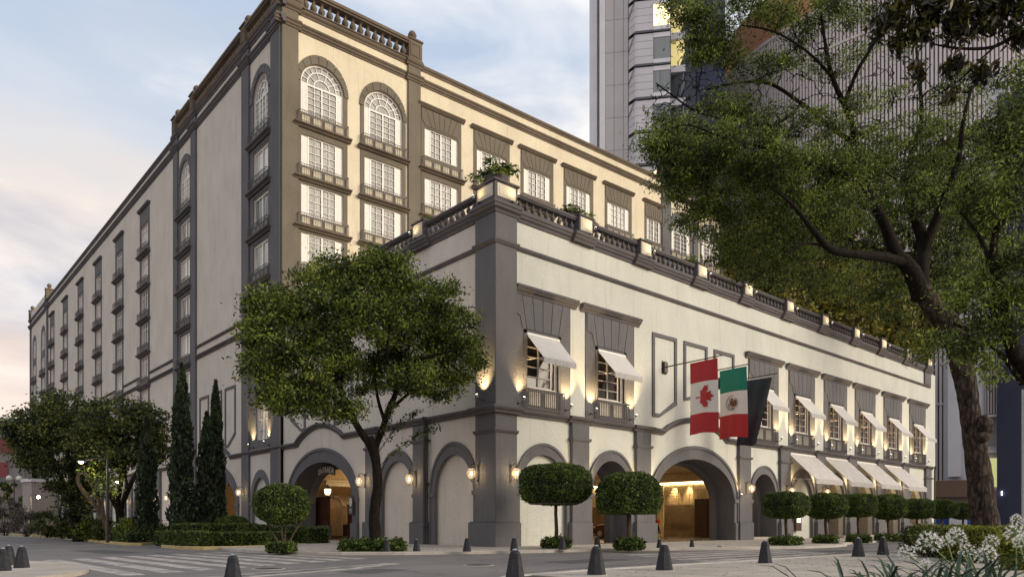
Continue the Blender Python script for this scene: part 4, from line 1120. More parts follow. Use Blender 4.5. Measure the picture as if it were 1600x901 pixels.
for c, e0, e1 in ((26.45, 22.8, 29.9), (43.4, 40.3, 46.5)):
    hl = [arch_pts(-c, 1.33, 29.75, 32.05, 33.6, 20)] + [rect(-c-1.35, -c+1.35, z, z+2.1) for z in ROWL[:4 if c < 30 else 6]]
    zb = 6.5
    if c < 30: hl.append(rect(-27.2, -25.2, 7.1, 10.1))
    mb = MB(); mb.plate(arch_pts(-c, 1.9, zb, 32.05, 34.1, 20), -0.05, 0.01, hl); part('window_surround', mb, M['trim'], main, FLM.M())
    for q in range(9):
        a0, a1 = PI*q/9+0.015, PI*(q+1)/9-0.015; pts = []
        for a in (a0, (a0+a1)/2, a1): pts.append((-c-1.4*math.cos(a), 32.05+1.6*math.sin(a)))
        for a in (a1, (a0+a1)/2, a0): pts.append((-c-1.97*math.cos(a), 32.05+2.15*math.sin(a)))
        mb = MB(); mb.plate(pts, -0.10, -0.04); part('voussoir', mb, M['trim'], main, FLM.M())
    put_window(FLM, c, 29.75, W_archL, 0.08)
    for z in ROWL[:4 if c < 30 else 6]: put_window(FLM, c, z, W_sideA, 0.1)
    for z in [29.75]+ROWL[:3 if c < 30 else 5]: balcony(FLM, c, z-1.12, led_side, rail_side, sp_side)
bigpil(FLM, 22.68, 24.5, -0.2, 36.6, 'trim'); bigpil(FLM, 28.45, 29.85, -0.2, 36.6, 'trim')
bigpil(FLM, 40.3, 41.55, -0.2, 36.6, 'trim'); bigpil(FLM, 45.2, 46.5, -0.2, 36.6, 'trim')
bigpil(FLM, 110.6, 111.8, -0.2, 36.6, 'trim'); bigpil(FLM, 126.8, LEN_L, -0.2, 36.6, 'trim')
mb = MB()
mb.box(-22.95, -22.68, -0.2, 0.02, -0.2, 36.6); part('drainpipe', mb, M['iron'], main, FLM.M())
for i, c in enumerate(COLL):
    hl = [rect(-c-SW, -c+SW, z, z+2.25) for z in [ROWL[0]+PIT]+ROWL]
    mb = MB(); mb.plate(rect(-c-1.75, -c+1.75, 8.2, 33.5), -0.05, 0.01, hl); part('window_surround', mb, M['trim'], main, FLM.M())
    mb = MB(); mb.sweep([(0, -0.12), (0.15, -0.12), (0.3, 0.02), (0.3, 0.14), (0, 0.15)], [(-c-1.95, 33.62), (-c+1.95, 33.62)]); part('window_cornice', mb, M['mould'], main, FLM.M())
    for z in [ROWL[0]+PIT]+ROWL: put_window(FLM, c, z, W_side, 0.12)
    for z in [ROWL[0]+PIT]+ROWL[:5]: balcony(FLM, c, z-1.12, led_side, rail_side, sp_side)
for c in (115.2, 123.6):
    mb = MB(); mb.plate(arch_pts(-c, 1.9, 6.5, 31.7, 33.5, 14), -0.05, 0.01, [arch_pts(-c, 1.4, 29.4, 31.7, 33.0, 14)]+[rect(-c-1.4, -c+1.4, z, z+2.1) for z in ROWL]); part('window_surround', mb, M['trim'], main, FLM.M())
    put_window(FLM, c, 29.4, W_archL, 0.1)
    for z in ROWL: put_window(FLM, c, z, W_sideA, 0.1)
    for z in ROWL[:5]: balcony(FLM, c, z-1.12, led_side, rail_side, sp_side)
for s0, s1, ad in ((22.2, 24.7, 0.16), (24.7, 28.3, 0), (28.3, 30.0, 0.16), (30.0, 40.15, 0), (40.15, 41.7, 0.16), (41.7, 45.05, 0), (45.05, 46.65, 0.16), (46.65, 110.4, 0), (110.4, 112, 0.16), (112, 126.7, 0), (126.7, LEN_L+0.3, 0.16)):
    mc(FLM, s0, s1, ZC, MC, 'mould', ad); mc(FLM, s0, s1, ZB, UC, 'mould', ad)
for s0, s1 in ((29.9, 40.25), (46.55, 54.5), (58.1, 64.7), (68.3, 74.9), (78.5, 85.1), (88.7, 95.3), (98.9, 105.5), (109.1, 110.6)):
    mc(FLM, s0, s1, 16.3, THIN, 'mould', 0.03, 'thin_string'); mc(FLM, s0, s1, 15.4, STR, 'mould', 0.0, 'string_course')
mb = MB(); hp_ = [(-40.3, 6.25), (-38.7, 6.25)] + hump_path(-35.5, 3.15, -38.7, -32.4, 6.25)[2:-2] + [(-32.35, 6.25), (-22.62, 6.25)]
mb.sweep(STR, hp_); part('string_course', mb, M['mould'], main, FLM.M())
mc(FLM, 46.5, LEN_L, 6.25, STR, 'mould', 0.0, 'string_course')
for c in GA:
    x = -c; mb = MB(); mb.box(x-1.6, x+1.6, 0.16, 0.3, -0.2, 4.5); part('arch_infill', mb, M['cream'], main, FLM.M())
    mb = MB(); ring_plate(mb, x, 1.45, 1.82, -0.2, 2.5, 4.35, 4.95, -0.07, 0.12, 16)
    for sg in (-1, 1): mb.box(x+sg*1.42, x+sg*1.87, -0.13, 0.1, 2.36, 2.58)
    part('arch_surround', mb, M['trim'], main, FLM.M())
    if c > 50:
        x = -(c-2.55); mb = MB(); mb.box(x-0.55, x+0.55, -0.22, 0.02, -0.2, 6.08); mb.box(x-0.7, x+0.7, -0.32, 0.02, -0.2, 1.07); part('pilaster', mb, M['trim'], main, FLM.M())
def big_arch_m(F, c): big_arch(F, c, 4.3, 4.9, 4.93, 5.72, main)
big_arch_m(FLM, 35.5)
wall_frame(FLM, 38.4, 1.13, 11.8, 7.05, 7.95, main); wall_frame(FLM, 35.45, 1.2, 11.8, 8.1, 8.1, main, arcmid=True); wall_frame(FLM, 32.45, 1.13, 11.8, 7.95, 7.05, main)
# little window with a balcony over the blind arch
fr, gl, _ = main_window(1.0, 3.0, 0.0, cols=1, rows=4); put_window(FLM, 26.2, 7.1, (fr.mesh('window_frame', M['white']), gl.mesh('pane', M['glass_side']), None), 0.1)
mb = MB(); mb.sweep([(0, -0.12), (0.15, -0.12), (0.28, 0.02), (0.28, 0.14), (0, 0.15)], [(-28.4, 15.4), (-24.5, 15.4)]); part('window_cornice', mb, M['mould'], main, FLM.M())
fan(FLM, 26.45, 10.4, 14.6, 0.9, 1.35, 5, main, 'trim')
# passage behind the second carriage arch
mb = MB(); mb.box(8.0, 8.15, 30-Y0, 42-Y0, 0, 5.0); mb.box(1.6, 8.0, 29.9-Y0, 30.0-Y0, 0, 5); mb.box(1.6, 8.0, 41.0-Y0, 41.1-Y0, 0, 5); mb.box(0.4, 8.1, 30-Y0, 41-Y0, 4.9, 5.0); part('passage_wall', mb, M['orange'], main)
mb = MB(); mb.box(0.4, 8.1, 30-Y0, 41-Y0, -0.12, 0); part('passage_floor', mb, M['hall_floor'], main)
mb = MB(); mb.box(7.8, 7.99, 30-Y0, 41-Y0, 0, 2.5); part('dado', mb, M['wood'], main)
lamp('passage_light', 'POINT', main, (4.5, 35-Y0, 4.2), 60, col=(1, 0.6, 0.3), size=0.3)
# roof parapet furniture on the side street
for s in (23.6, 29.2, 40.9, 45.9, 111.2, 127.2): tower_ped(FLM, s, hw=0.5, fin=True)
balustrade(FLM, 24.3, 28.6, 36.88, main, pitch=0.62, me=bal_lo, k=1.9, mat='mould_sun', out=-0.05)
balustrade(FLM, 29.8, 40.3, 36.88, main, pitch=0.62, me=bal_lo, k=1.9, mat='mould_sun', out=-0.05)
balustrade(FLM, 41.5, 45.3, 36.88, main, pitch=0.62, me=bal_lo, k=1.9, mat='mould_sun', out=-0.05)
mb = MB(); mb.box(-126.8, -111.8, -0.1, 0.3, 36.85, 38.0); part('parapet', mb, M['greige_shade'], main, FLM.M())
# roof slab and rear walls so the block is closed
mb = MB(); mb.box(0.4, 30, 0.6, 105, 36.2, 36.6); mb.box(30.0, 50, 0.0, 18, 36.2, 36.6); part('roof', mb, M['pave'], main)
mb = MB(); mb.box(50.0, 50.5, -1.2, 18, 0, 36.5); part('wall', mb, M['cream_sun'], main)
# ================================================================== awnings
ORD = ['first', 'second', 'third', 'fourth', 'fifth', 'sixth', 'seventh', 'eighth', 'ninth', 'tenth', 'eleventh', 'twelfth']
def awning_meshes(hw, drop, out, val, seams, scallop=0):
    c = MB(); n = 10
    def P(t): return (-(0.06+(out-0.06)*t), -drop*t - 0.03*math.sin(PI*t))
    for k in range(n):
        y0, z0 = P(k/n); y1, z1 = P((k+1)/n)
        c.quad((-hw, y0, z0), (hw, y0, z0), (hw, y1, z1), (-hw, y1, z1)); c.quad((-hw, y0, z0-0.012), (-hw, y1, z1-0.012), (hw, y1, z1-0.012), (hw, y0, z0-0.012))
        for sx in (-hw, hw): c.quad((sx, y0, z0), (sx, y1, z1), (sx, y1, z1-0.012), (sx, y0, z0-0.012))
        for q in range(1, seams):
            x = -hw+2*hw*q/seams; c.quad((x-0.012, y0, z0+0.006), (x+0.012, y0, z0+0.006), (x+0.012, y1, z1+0.006), (x-0.012, y1, z1+0.006))
    y, z = P(1)
    v = MB(); v.box(-hw, hw, y-0.012, y, z-val, z+0.002)
    if scallop:
        v.box(-hw, hw, y-0.018, y-0.0125, z-val, z-val+0.03); v.box(-hw, hw, y-0.018, y-0.0125, z-0.03, z)
        v.box(-hw, -hw+0.03, y-0.018, y-0.0125, z-val+0.03, z-0.03); v.box(hw-0.03, hw, y-0.018, y-0.0125, z-val+0.03, z-0.03)
    f = MB(); f.tube([(-hw, y+0.02, z-0.02), (hw, y+0.02, z-0.02)], 0.02, 6)
    for sx in (-hw+0.03, hw-0.03):
        f.tube([(sx, -0.05, -0.04), (sx, y, z-0.03)], 0.014, 5); f.tube([(sx, -0.03, -drop*0.95), (sx, y, z-0.03)], 0.014, 5)
    f.box(-hw, hw, -0.10, 0.0, -0.03, 0.06)
    return c.mesh('canvas', M['canvas']), v.mesh('valance', M['valance']), f.mesh('folding_frame', M['white'])
def valmat():
    m, t, b = newmat('patterned grey valance')
    c = t.nodes.new('ShaderNodeTexCoord'); v = t.nodes.new('ShaderNodeTexNoise'); v.inputs['Scale'].default_value = 26; v.inputs['Detail'].default_value = 3
    ln(t, c.outputs['Object'], v.inputs['Vector'])
    rp = t.nodes.new('ShaderNodeValToRGB'); rp.color_ramp.elements[0].position = 0.42; rp.color_ramp.elements[0].color = (0.30, 0.29, 0.29, 1)
    rp.color_ramp.elements[1].position = 0.6; rp.color_ramp.elements[1].color = (0.52, 0.50, 0.48, 1)
    ln(t, v.outputs['Fac'], rp.inputs[0]); ln(t, rp.outputs[0], b.inputs['Base Color']); b.inputs['Roughness'].default_value = 0.85
    return m
M['valance'] = valmat()
aw_s = awning_meshes(1.08, 1.28, 1.2, 0.27, 2); aw_l = awning_meshes(2.0, 1.85, 2.0, 0.32, 6, 1); aw_l[0].materials[0] = M['canvas_striped']
for i, c in enumerate(WIN_R):
    lab = ['small white awning over the upper window next to the corner pier', 'small white awning over the second upper window, left of the flags',
           'small white awning half hidden behind the dark blue flag', 'small white awning over the upper window right of the flags',
           'third small upper awning to the right of the flags', 'fourth small upper awning to the right of the flags', 'small upper awning, last but one towards the tree trunk',
           'small upper awning at the far end of the cream front, beside the tree trunk'][i]
    a = thing('window_awning', lab, 'awning', FR.W(c+0.0, 9.93, 0.06), FR.ang, 'small white awnings over the upper windows')
    for me, nm in zip(aw_s, ('canvas', 'valance', 'folding_frame')): link(nm, me, a, Matrix.Identity(4))
for i, c in enumerate((28.68, 34.0, 39.4, 44.85)):
    lab = ['large striped grey white awning nearest the flags, over the restaurant arch', 'second large awning of the restaurant arcade', 'third large awning of the restaurant arcade', 'large awning at the far end of the restaurant arcade'][i]
    a = thing('arcade_awning', lab, 'awning', FR.W(c, 5.9, 0.0), FR.ang, 'large awnings over the restaurant arcade')
    for me, nm in zip(aw_l, ('canvas', 'valance', 'folding_frame')): link(nm, me, a, Matrix.Identity(4))
    lamp('awning_light', 'POINT', a, (-1.6, -0.45, -1.7), 9, size=0.06); lamp('awning_light', 'POINT', a, (1.6, -0.45, -1.7), 9, size=0.06)

# ================================================================== spotlights
sm = MB(); sm.lathe([(0.045, 0), (0.06, 0.02), (0.06, 0.14), (0.05, 0.15)], 10)
spot_can = sm.mesh('lamp_housing', M['steel'], smooth=False)
sm = MB(); sm.lathe([(0.05, 0.151), (0.045, 0.158), (0.02, 0.16)], 10); spot_face = sm.mesh('lamp_face', M['spot_face'])
sm = MB(); sm.tube([(0, 0.30, -0.10), (0, 0.12, -0.12), (0, 0.0, -0.03)], 0.014, 6); sm.box(-0.05, 0.05, 0.26, 0.34, -0.14, -0.06); spot_arm = sm.mesh('bracket', M['iron'])
SPG = {}
def spotlight(F, s, z, out, label, group, power=40, aim=(0, 1.5), size=84, root_out=0.0):
    t = thing('spotlight', label, 'spotlight', F.W(s, z, out), F.ang, group)
    R_ = Matrix.Rotation(rad(25), 4, 'X')
    link('lamp_housing', spot_can, t, R_); link('lamp_face', spot_face, t, R_); link('bracket', spot_arm, t, Matrix.Identity(4))
    lamp('spot_beam', 'SPOT', t, (0, -0.04, 0.20), power, target=(aim[0], out, aim[1]), angle=size, size=0.05, blend=1.0, col=(1.0, 0.70, 0.33))
    return t
GW = 'uplights on the ledge beside the upper windows'
for i, c in enumerate(WIN_R):
    where = ['the upper window next to the corner pier', 'the second upper window, left of the flags', 'the upper window behind the dark flag', 'the first upper window right of the flags',
             'the second upper window right of the flags', 'the third upper window right of the flags', 'the last but one upper window of the front', 'the last upper window of the front'][i]
    for sg, sd_ in ((-1, 'left'), (1, 'right')):
        spotlight(FR, c+sg*1.58, 6.72, 0.42, f'small uplight {sd_} of {where}', GW, power=290)
spotlight(FL, 0.55, 6.75, 0.62, 'small silver uplight on the ledge at the side street face of the corner pier', GW, power=330)
spotlight(FL, 24.9, 6.72, 0.40, 'small uplight to the right of the lone window over the blind arch', GW, power=260)
spotlight(FL, 27.7, 6.72, 0.40, 'small uplight to the left of the lone window over the blind arch', GW, power=260)
GP = 'uplights on the roof terrace pedestals'
for i, s in enumerate(PED_R):
    spotlight(FR, s+0.28, 15.72, 0.66, f'small lamp lighting the {ORD[i]} front terrace pedestal from the corner', GP, power=7, aim=(-0.25, 0.45), size=100)
for i, s in enumerate(PED_L[:3]):
    spotlight(FL, s+0.2, 15.72, 0.66, f'small lamp lighting the {ORD[i]} side street terrace pedestal from the corner', GP, power=7, aim=(0.2, 0.45), size=100)
spotlight(FR, 0.62, 15.74, 0.78, 'small lamp lighting the front panel of the corner pedestal', GP, power=7, aim=(-0.2, 0.45), size=100)
spotlight(FL, 0.62, 15.74, 0.78, 'small lamp lighting the side panel of the corner pedestal', GP, power=7, aim=(0.2, 0.45), size=100)

# ================================================================== wall lanterns
def lantern_meshes():
    n = 8
    g = MB(); g.lathe([(0.06, -0.30), (0.17, -0.18), (0.235, 0.0), (0.20, 0.16), (0.10, 0.26)], n)
    cg = MB()
    for k in range(n):
        a = 2*PI*k/n; pts = [((r+0.008)*math.cos(a), (r+0.008)*math.sin(a), z) for r, z in ((0.06, -0.30), (0.17, -0.18), (0.235, 0.0), (0.20, 0.16), (0.10, 0.26))]
        cg.tube(pts, 0.009, 4)
    for r, z in ((0.245, 0.0), (0.215, 0.14)):
        cg.tube([(r*math.cos(2*PI*k/n), r*math.sin(2*PI*k/n), z) for k in range(n+1)], 0.012, 4)
    cg.lathe([(0.12, 0.255), (0.13, 0.28), (0.06, 0.33), (0.02, 0.38), (0.03, 0.41), (0.005, 0.44)], n)
    cg.lathe([(0.005, -0.42), (0.03, -0.38), (0.02, -0.34), (0.07, -0.30)], n)
    br = MB()
    pts = [(0, -0.0+0.0, 0.44), (0, 0.05, 0.50), (0, 0.2, 0.52), (0, 0.36, 0.44), (0, 0.42, 0.25), (0, 0.42, -0.35)]
    br.tube(pts, 0.016, 6); br.tube([(0, 0.42, -0.3), (0, 0.25, -0.42), (0, 0.1, -0.36), (0, 0.02, -0.41)], 0.012, 5); br.tube([(0, 0.0, 0.44), (0, 0.42, 0.47)], 0.010, 5)
    br.box(-0.05, 0.05, 0.42, 0.445, -0.42, 0.52)
    bulb = MB(); bulb.lathe([(0.02, -0.12), (0.05, -0.05), (0.05, 0.05), (0.02, 0.12)], 8)
    return g.mesh('glass', M['lamp_glass']), cg.mesh('cage', M['brass']), br.mesh('bracket', M['iron']), bulb.mesh('bulb', M['bulb'])
M['brass'] = plain('aged brass', (0.22, 0.16, 0.09), rough=0.4, metal=0.8)
lan = lantern_meshes()
def lantern(F, s, z, label, group='glass lanterns on scroll brackets along the walls', out=0.68, sc_=0.88, rot=0.0, p=14):
    t = thing('wall_lantern', label, 'lantern', F.W(s, z, out), F.ang+rot, group); t.scale = (sc_,)*3
    for me, nm in zip(lan, ('glass', 'cage', 'bracket', 'bulb')): link(nm, me, t, Matrix.Identity(4))
    lamp('lantern_light', 'POINT', t, (0, 0.12, 0.0), p, size=0.08)
    return t
lantern(FR, 0.66, 3.3, 'lit glass lantern on the front face of the corner pier')
lantern(FL, 0.95, 3.32, 'lit glass lantern on the side street face of the corner pier')
lantern(FR, 5.42, 3.25, 'lit lantern on the first front pilaster, partly behind the round topiary', out=0.66)
lantern(FR, 10.46, 3.25, 'lit lantern on the pilaster left of the big carriage arch', out=0.66)
lantern(FR, 20.8, 3.25, 'lit lantern on the pilaster right of the big carriage arch', out=0.66)
lantern(FR, 26.0, 3.25, 'lit lantern under the edge of the first big awning', out=0.66)
lantern(FR, 31.25, 3.3, 'lit lantern between the first and second big awnings', out=0.66)
lantern(FL, 6.1, 3.3, 'lit lantern on the pilaster between the two blind arches', out=0.66)
lantern(FL, 11.2, 3.4, 'lit lantern on the pilaster just left of the street tree trunk', out=0.66)
lantern(FL, 29.2, 3.35, 'lit lantern on the pilaster right of the second carriage arch', out=0.62)
lantern(FL, 41.5, 3.35, 'lit lantern on the pilaster behind the tall cypress', out=0.62)
for i, s in enumerate((47.0, 51.05, 56.15, 61.25, 66.35, 71.45, 76.55, 81.65, 86.75, 91.85)):
    lantern(FL, s, 3.4, f'lit arcade lantern far down the side street, {ORD[i]} beyond the cypresses', out=0.62, p=16)
GI = 'small uplights on the arch imposts'
for F, s, lab in ((FR, 20.0, 'small lamp at the right spring of the big front arch'), (FR, 9.78, 'small lamp at the right spring of the small open front arch'), (FR, 4.72, 'small lamp at the right spring of the first front arch'),
                  (FR, 6.15, 'small lamp at the left spring of the small open front arch'), (FR, 11.2, 'small lamp at the left spring of the big front arch')):
    spotlight(F, s, 2.75, 0.34, lab, GI, power=60, aim=(0, 1.3), size=70)
# pendants in the arches
pn = MB(); pn.lathe([(0.12, -0.26), (0.19, -0.12), (0.21, 0.10)], 8); pg = pn.mesh('glass', lampglass('pendant glass', (1.0, 0.72, 0.36), 4.5, 0.8))
pn = MB(); pn.lathe([(0.235, 0.10), (0.24, 0.13), (0.13, 0.22), (0.13, 0.27), (0.05, 0.33), (0.02, 0.42)], 8); pc = pn.mesh('lantern_cap', M['iron']); pn = MB(); pn.lathe([(0.02, -0.36), (0.05, -0.32), (0.13, -0.26)], 8); ptip = pn.mesh('lantern_tip', M['iron'])
pn = MB(); pn.tube([(0, 0, -0.33), (0, 0.06, -0.46), (0, 0.22, -0.5), (0, 0.36, -0.42)], 0.016, 6); pn.box(-0.06, 0.06, 0.36, 0.39, -0.55, -0.25); pb = pn.mesh('bracket', M['iron'])
def pendant(loc, rot, label, p=10):
    t = thing('arch_lantern', label, 'lantern', loc, rot, 'urn lanterns inside the carriage arches')
    link('glass', pg, t); link('lantern_cap', pc, t); link('lantern_tip', ptip, t); link('bracket', pb, t); lamp('lantern_light', 'POINT', t, (0, 0, -0.05), p, size=0.1); return t
pendant(at(512, 766, 46.3), rad(-90), 'urn shaped lit lantern hanging inside the ENTRADA arch')
pendant(at(1112, 767, 47.5), rad(-70), 'urn shaped lit lantern at the right side inside the big front arch')
pendant(at(936, 770, 41.5), rad(180), 'urn shaped lit lantern inside the small arch behind the flat topped topiary')

# ================================================================== signs
def text_mesh(txt, size, depth, name, mat):
    cu = bpy.data.curves.new('tmp', 'FONT'); cu.body = txt; cu.size = size; cu.extrude = depth; cu.align_x = 'CENTER'; cu.align_y = 'CENTER'; cu.resolution_u = 3
    o = bpy.data.objects.new('tmp', cu); COL.objects.link(o)
    dg = bpy.context.evaluated_depsgraph_get(); me = bpy.data.meshes.new_from_object(o.evaluated_get(dg)); me.name = name
    bpy.data.objects.remove(o); me.materials.clear(); me.materials.append(mat); return me
def sign(F, s, z, out, w_, h_, txt, label, tsize):
    t = thing('entrance_sign', label, 'sign', F.W(s, z, out), F.ang)
    mb = MB(); n = 12
    top = [(-w_/2+w_*k/n, h_/2+0.12*math.cos(PI*(k/n-0.5))-0.1) for k in range(n+1)]; bot = [(w_/2-w_*k/n, -h_/2+0.12*math.cos(PI*(k/n-0.5))-0.1) for k in range(n+1)]
    mb.plate(bot+top, -0.03, 0.03); part('sign_board', mb, M['iron'], t)
    tm = text_mesh(txt, tsize, 0.012, 'lettering', M['white'])
    for v in tm.vertices:
        x, y, z_ = v.co; v.co = (x*0.82, z_-0.045, y - 0.05 + 0.11*math.cos(PI*x/(w_*1.05)) - 0.06)
    link('lettering', tm, t)
    return t
sg_ = LFp = None
sign(FL, 18.1, 4.5, -0.9, 2.3, 0.62, 'ENTRADA', 'dark arched board lettered ENTRADA in the carriage arch behind the street tree', 0.58)
sign(FL, 36.5, 4.5, -0.9, 2.3, 0.62, 'ENTRADA', 'dark board lettered ENTRADA in the far arch, half hidden by the cypress', 0.58)
t = thing('wall_plaque', 'dark plaque with a white oval emblem on the right pier of the ENTRADA arch', 'plaque', FL.W(12.85, 2.1, 0.24), FL.ang)
mb = MB(); mb.box(-0.24, 0.24, -0.02, 0.03, -0.55, 0.55); part('plaque_board', mb, M['iron'], t, bevel=0.008)
mb = MB(); mb.plate([(0.12*math.cos(a), 0.17+0.25*math.sin(a)) for a in np.linspace(0, 2*PI, 20, endpoint=False)], -0.035, -0.02); part('oval_emblem', mb, M['white'], t)
mb = MB(); mb.box(-0.018, 0.018, -0.042, -0.035, 0.02, 0.26); mb.box(-0.05, 0.05, -0.042, -0.035, 0.262, 0.30); part('emblem_mark', mb, M['iron'], t)
mb = MB()
for z in (-0.42, -0.34, -0.26): mb.box(-0.15, 0.15, -0.03, -0.021, z, z+0.03)
part('small_print', mb, M['panel_cream'], t)
t = thing('menu_box', 'small lit menu box on the wall under the first big awning', 'menu box', FR.W(27.85, 1.25, 0.12), 0)
mb = MB(); mb.box(-0.42, 0.42, -0.05, 0.08, -0.75, 0.6); part('box_frame', mb, M['wood'], t, bevel=0.01)
mb = MB(); mb.box(-0.26, 0.26, -0.06, -0.05, -0.15, 0.48); part('lit_menu', mb, emit('lit menu sheet', (1, 0.85, 0.6), 1.6), t)
t = thing('fire_connection', 'silver fire hose inlet sticking out of the wall beside the street tree', 'hose inlet', FL.W(9.9, 0.75, 0.16), FL.ang)
mb = MB(); mb.tube([(0, 0.0, 0), (0, -0.30, 0), (0, -0.38, -0.02)], [0.06, 0.06, 0.09], 10); mb.tube([(0, 0, 0), (0, -0.04, 0)], 0.15, 12); mb.tube([(0, -0.28, 0), (0.22, -0.42, 0.0)], [0.07, 0.09], 8); part('inlet_pipe', mb, M['steel'], t)
mb = MB(); mb.tube([(0, -0.38, -0.02), (0, -0.44, -0.025)], 0.10, 10); part('inlet_cap', mb, M['steel'], t)

# ================================================================== flags
def flagcloth(name, col, rough=0.75):
    m, t, b = newmat(name); b.inputs['Base Color'].default_value = (*col, 1); b.inputs['Roughness'].default_value = rough
    b.inputs['Sheen Weight'].default_value = 0.15
    c = t.nodes.new('ShaderNodeTexCoord'); v = t.nodes.new('ShaderNodeTexNoise'); v.inputs['Scale'].default_value = 3
    ln(t, c.outputs['Object'], v.inputs['Vector']); bp = t.nodes.new('ShaderNodeBump'); bp.inputs['Strength'].default_value = 0.35; bp.inputs['Distance'].default_value = 0.06
    ln(t, v.outputs['Fac'], bp.inputs['Height']); ln(t, bp.outputs[0], b.inputs['Normal']); return m
C_RED = flagcloth('flag red', (0.42, 0.020, 0.022)); C_WHT = flagcloth('flag white', (0.74, 0.70, 0.66)); C_GRN = flagcloth('flag green', (0.005, 0.19, 0.12)); C_NVY = flagcloth('navy satin', (0.008, 0.009, 0.022), 0.35)
C_BRN = flagcloth('emblem brown', (0.14, 0.055, 0.025)); C_OLV = flagcloth('emblem dark olive', (0.035, 0.04, 0.02)); C_GLD = flagcloth('emblem gold', (0.42, 0.25, 0.06))
# flag local frame: x along the facade, y inwards (so the pole runs to -y), z up; u = distance out along the pole, v = drop
def flag_shape(seed, amp=0.10, pinch=0.0, lean=0.0):
    r = random.Random(seed); ph = r.random()*6
    def f(u, v):                # u 0..1 across, v 0..1 down
        W_, H_ = 1.75, 3.92
        a = amp*(0.25+0.75*v)
        x = a*math.sin(u*5.2+ph+v*1.3) + 0.35*a*math.sin(u*11+v*3.1+ph)
        uu = 0.5+(u-0.5)*(1-pinch*v) - lean*v
        return Vector((x, -(1.72+uu*W_), -0.06 - v*H_ - 0.03*math.sin(u*6+ph)*v))
    return f
def grid_part(nm, f, u0, u1, v0, v1, mat, par, off=0.0, nu=26, nv=16):
    mb = MB(); 
    for j in range(nv+1):
        for i in range(nu+1): mb.v.append(tuple(f(u0+(u1-u0)*i/nu, v0+(v1-v0)*j/nv)))
    for j in range(nv):
        for i in range(nu): a = j*(nu+1)+i; mb.f.append((a, a+1, a+nu+2, a+nu+1)); mb.m.append(0)
    return part(nm, mb.mesh(nm, mat, smooth=True, fix=False), None, par)
def decal(nm, f, polys, mat, par):
    mb = MB()
    for pl in polys:
        tris = tessellate_polygon([[Vector((u, v, 0)) for u, v in pl]])
        if len(pl) > 30:                     # big shapes follow the folds: cut them finely before laying them on the cloth
            bm = bmesh.new(); vs = [bm.verts.new((u, v, 0)) for u, v in pl]
            for t3 in tris:
                try: bm.faces.new([vs[k] for k in t3])
                except ValueError: pass
            for _ in range(3):
                ed = [e for e in bm.edges if e.calc_length() > 0.035]
                if ed: bmesh.ops.subdivide_edges(bm, edges=ed, cuts=1, use_grid_fill=False)
                bmesh.ops.triangulate(bm, faces=bm.faces)
            bm.verts.index_update(); pl = [(v.co.x, v.co.y) for v in bm.verts]; tris = [tuple(v.index for v in f.verts) for f in bm.faces]; bm.free()
        for side in (-1, 1):
            i = len(mb.v)
            for u, v in pl: p = f(u, v); mb.v.append((p.x+side*0.035, p.y, p.z))
            for t3 in tris: mb.f.append(tuple(i+k for k in t3)); mb.m.append(0)
    return part(nm, mb.mesh(nm, mat, fix=False), None, par)
def subdiv(pl, n=4):
    out = []
    for k in range(len(pl)):
        a, b = pl[k], pl[(k+1) % len(pl)]
        for q in range(n): out.append((a[0]+(b[0]-a[0])*q/n, a[1]+(b[1]-a[1])*q/n))
    return out
def pole(s, z, L_, label):
    t = thing('flagpole', label, 'flagpole', FR.W(s, z, 0.0), 0, 'flagpoles over the carriage arch')
    mb = MB(); mb.tube([(0, -0.05, 0), (0, -L_, L_*0.012)], [0.038, 0.028], 8); mb.lathe([(0.0, 0), (0.05, 0.03), (0.05, 0.07), (0, 0.1)], 8, c=(0, -L_, L_*0.012-0.05)); part('pole', mb, M['iron'], t)
    mb = MB(); mb.box(-0.16, 0.16, -0.16, 0.0, -0.32, 0.28); mb.box(-0.22, 0.22, -0.04, 0.01, -0.38, 0.34); part('wall_bracket', mb, M['iron'], t, bevel=0.01)
    return t
pole(12.5, 9.88, 3.72, 'black flagpole carrying the Canadian flag, square bracket inside the left wall frame')
pole(15.4, 9.86, 3.5, 'black flagpole between the other two, carrying the Mexican flag')
pole(18.2, 9.70, 3.75, 'black flagpole carrying the plain dark blue flag')
def flag(s, z, label, f): return thing('flag', label, 'flag', FR.W(s, z, 0.0), 0)
f1 = flag_shape(3, 0.11); fl = flag(12.5, 9.88, 'Canadian flag hanging by its side, red, white with a red maple leaf, red', f1)
grid_part('red_band', f1, 0, 1, 0, 0.287, C_RED, fl); grid_part('white_band', f1, 0, 1, 0.287, 0.722, C_WHT, fl, nv=22); grid_part('red_band', f1, 0, 1, 0.722, 1.0, C_RED, fl)
lf = [(0, 1.0), (0.17, 0.68), (0.36, 0.78), (0.27, 0.28), (0.31, 0.27), (0.52, 0.52), (0.57, 0.40), (0.80, 0.45), (0.72, 0.20), (0.84, 0.13), (0.44, -0.21), (0.49, -0.36), (0.05, -0.29), (0.035, -0.30), (0.05, -0.78), (0, -0.78)]
leaf = lf + [(-x, y) for x, y in reversed(lf[1:-1])]
decal('maple_leaf', f1, [subdiv([(0.53+y*0.36, 0.50+x*0.21*0.92) for x, y in leaf], 3)], C_RED, fl)
f2 = flag_shape(8, 0.14); fl = flag(15.4, 9.86, 'Mexican flag in green, white and red with the eagle emblem, hanging in the middle', f2)
grid_part('green_band', f2, 0, 1, 0, 0.333, C_GRN, fl); grid_part('white_band', f2, 0, 1, 0.333, 0.667, C_WHT, fl); grid_part('red_band', f2, 0, 1, 0.667, 1.0, C_RED, fl)
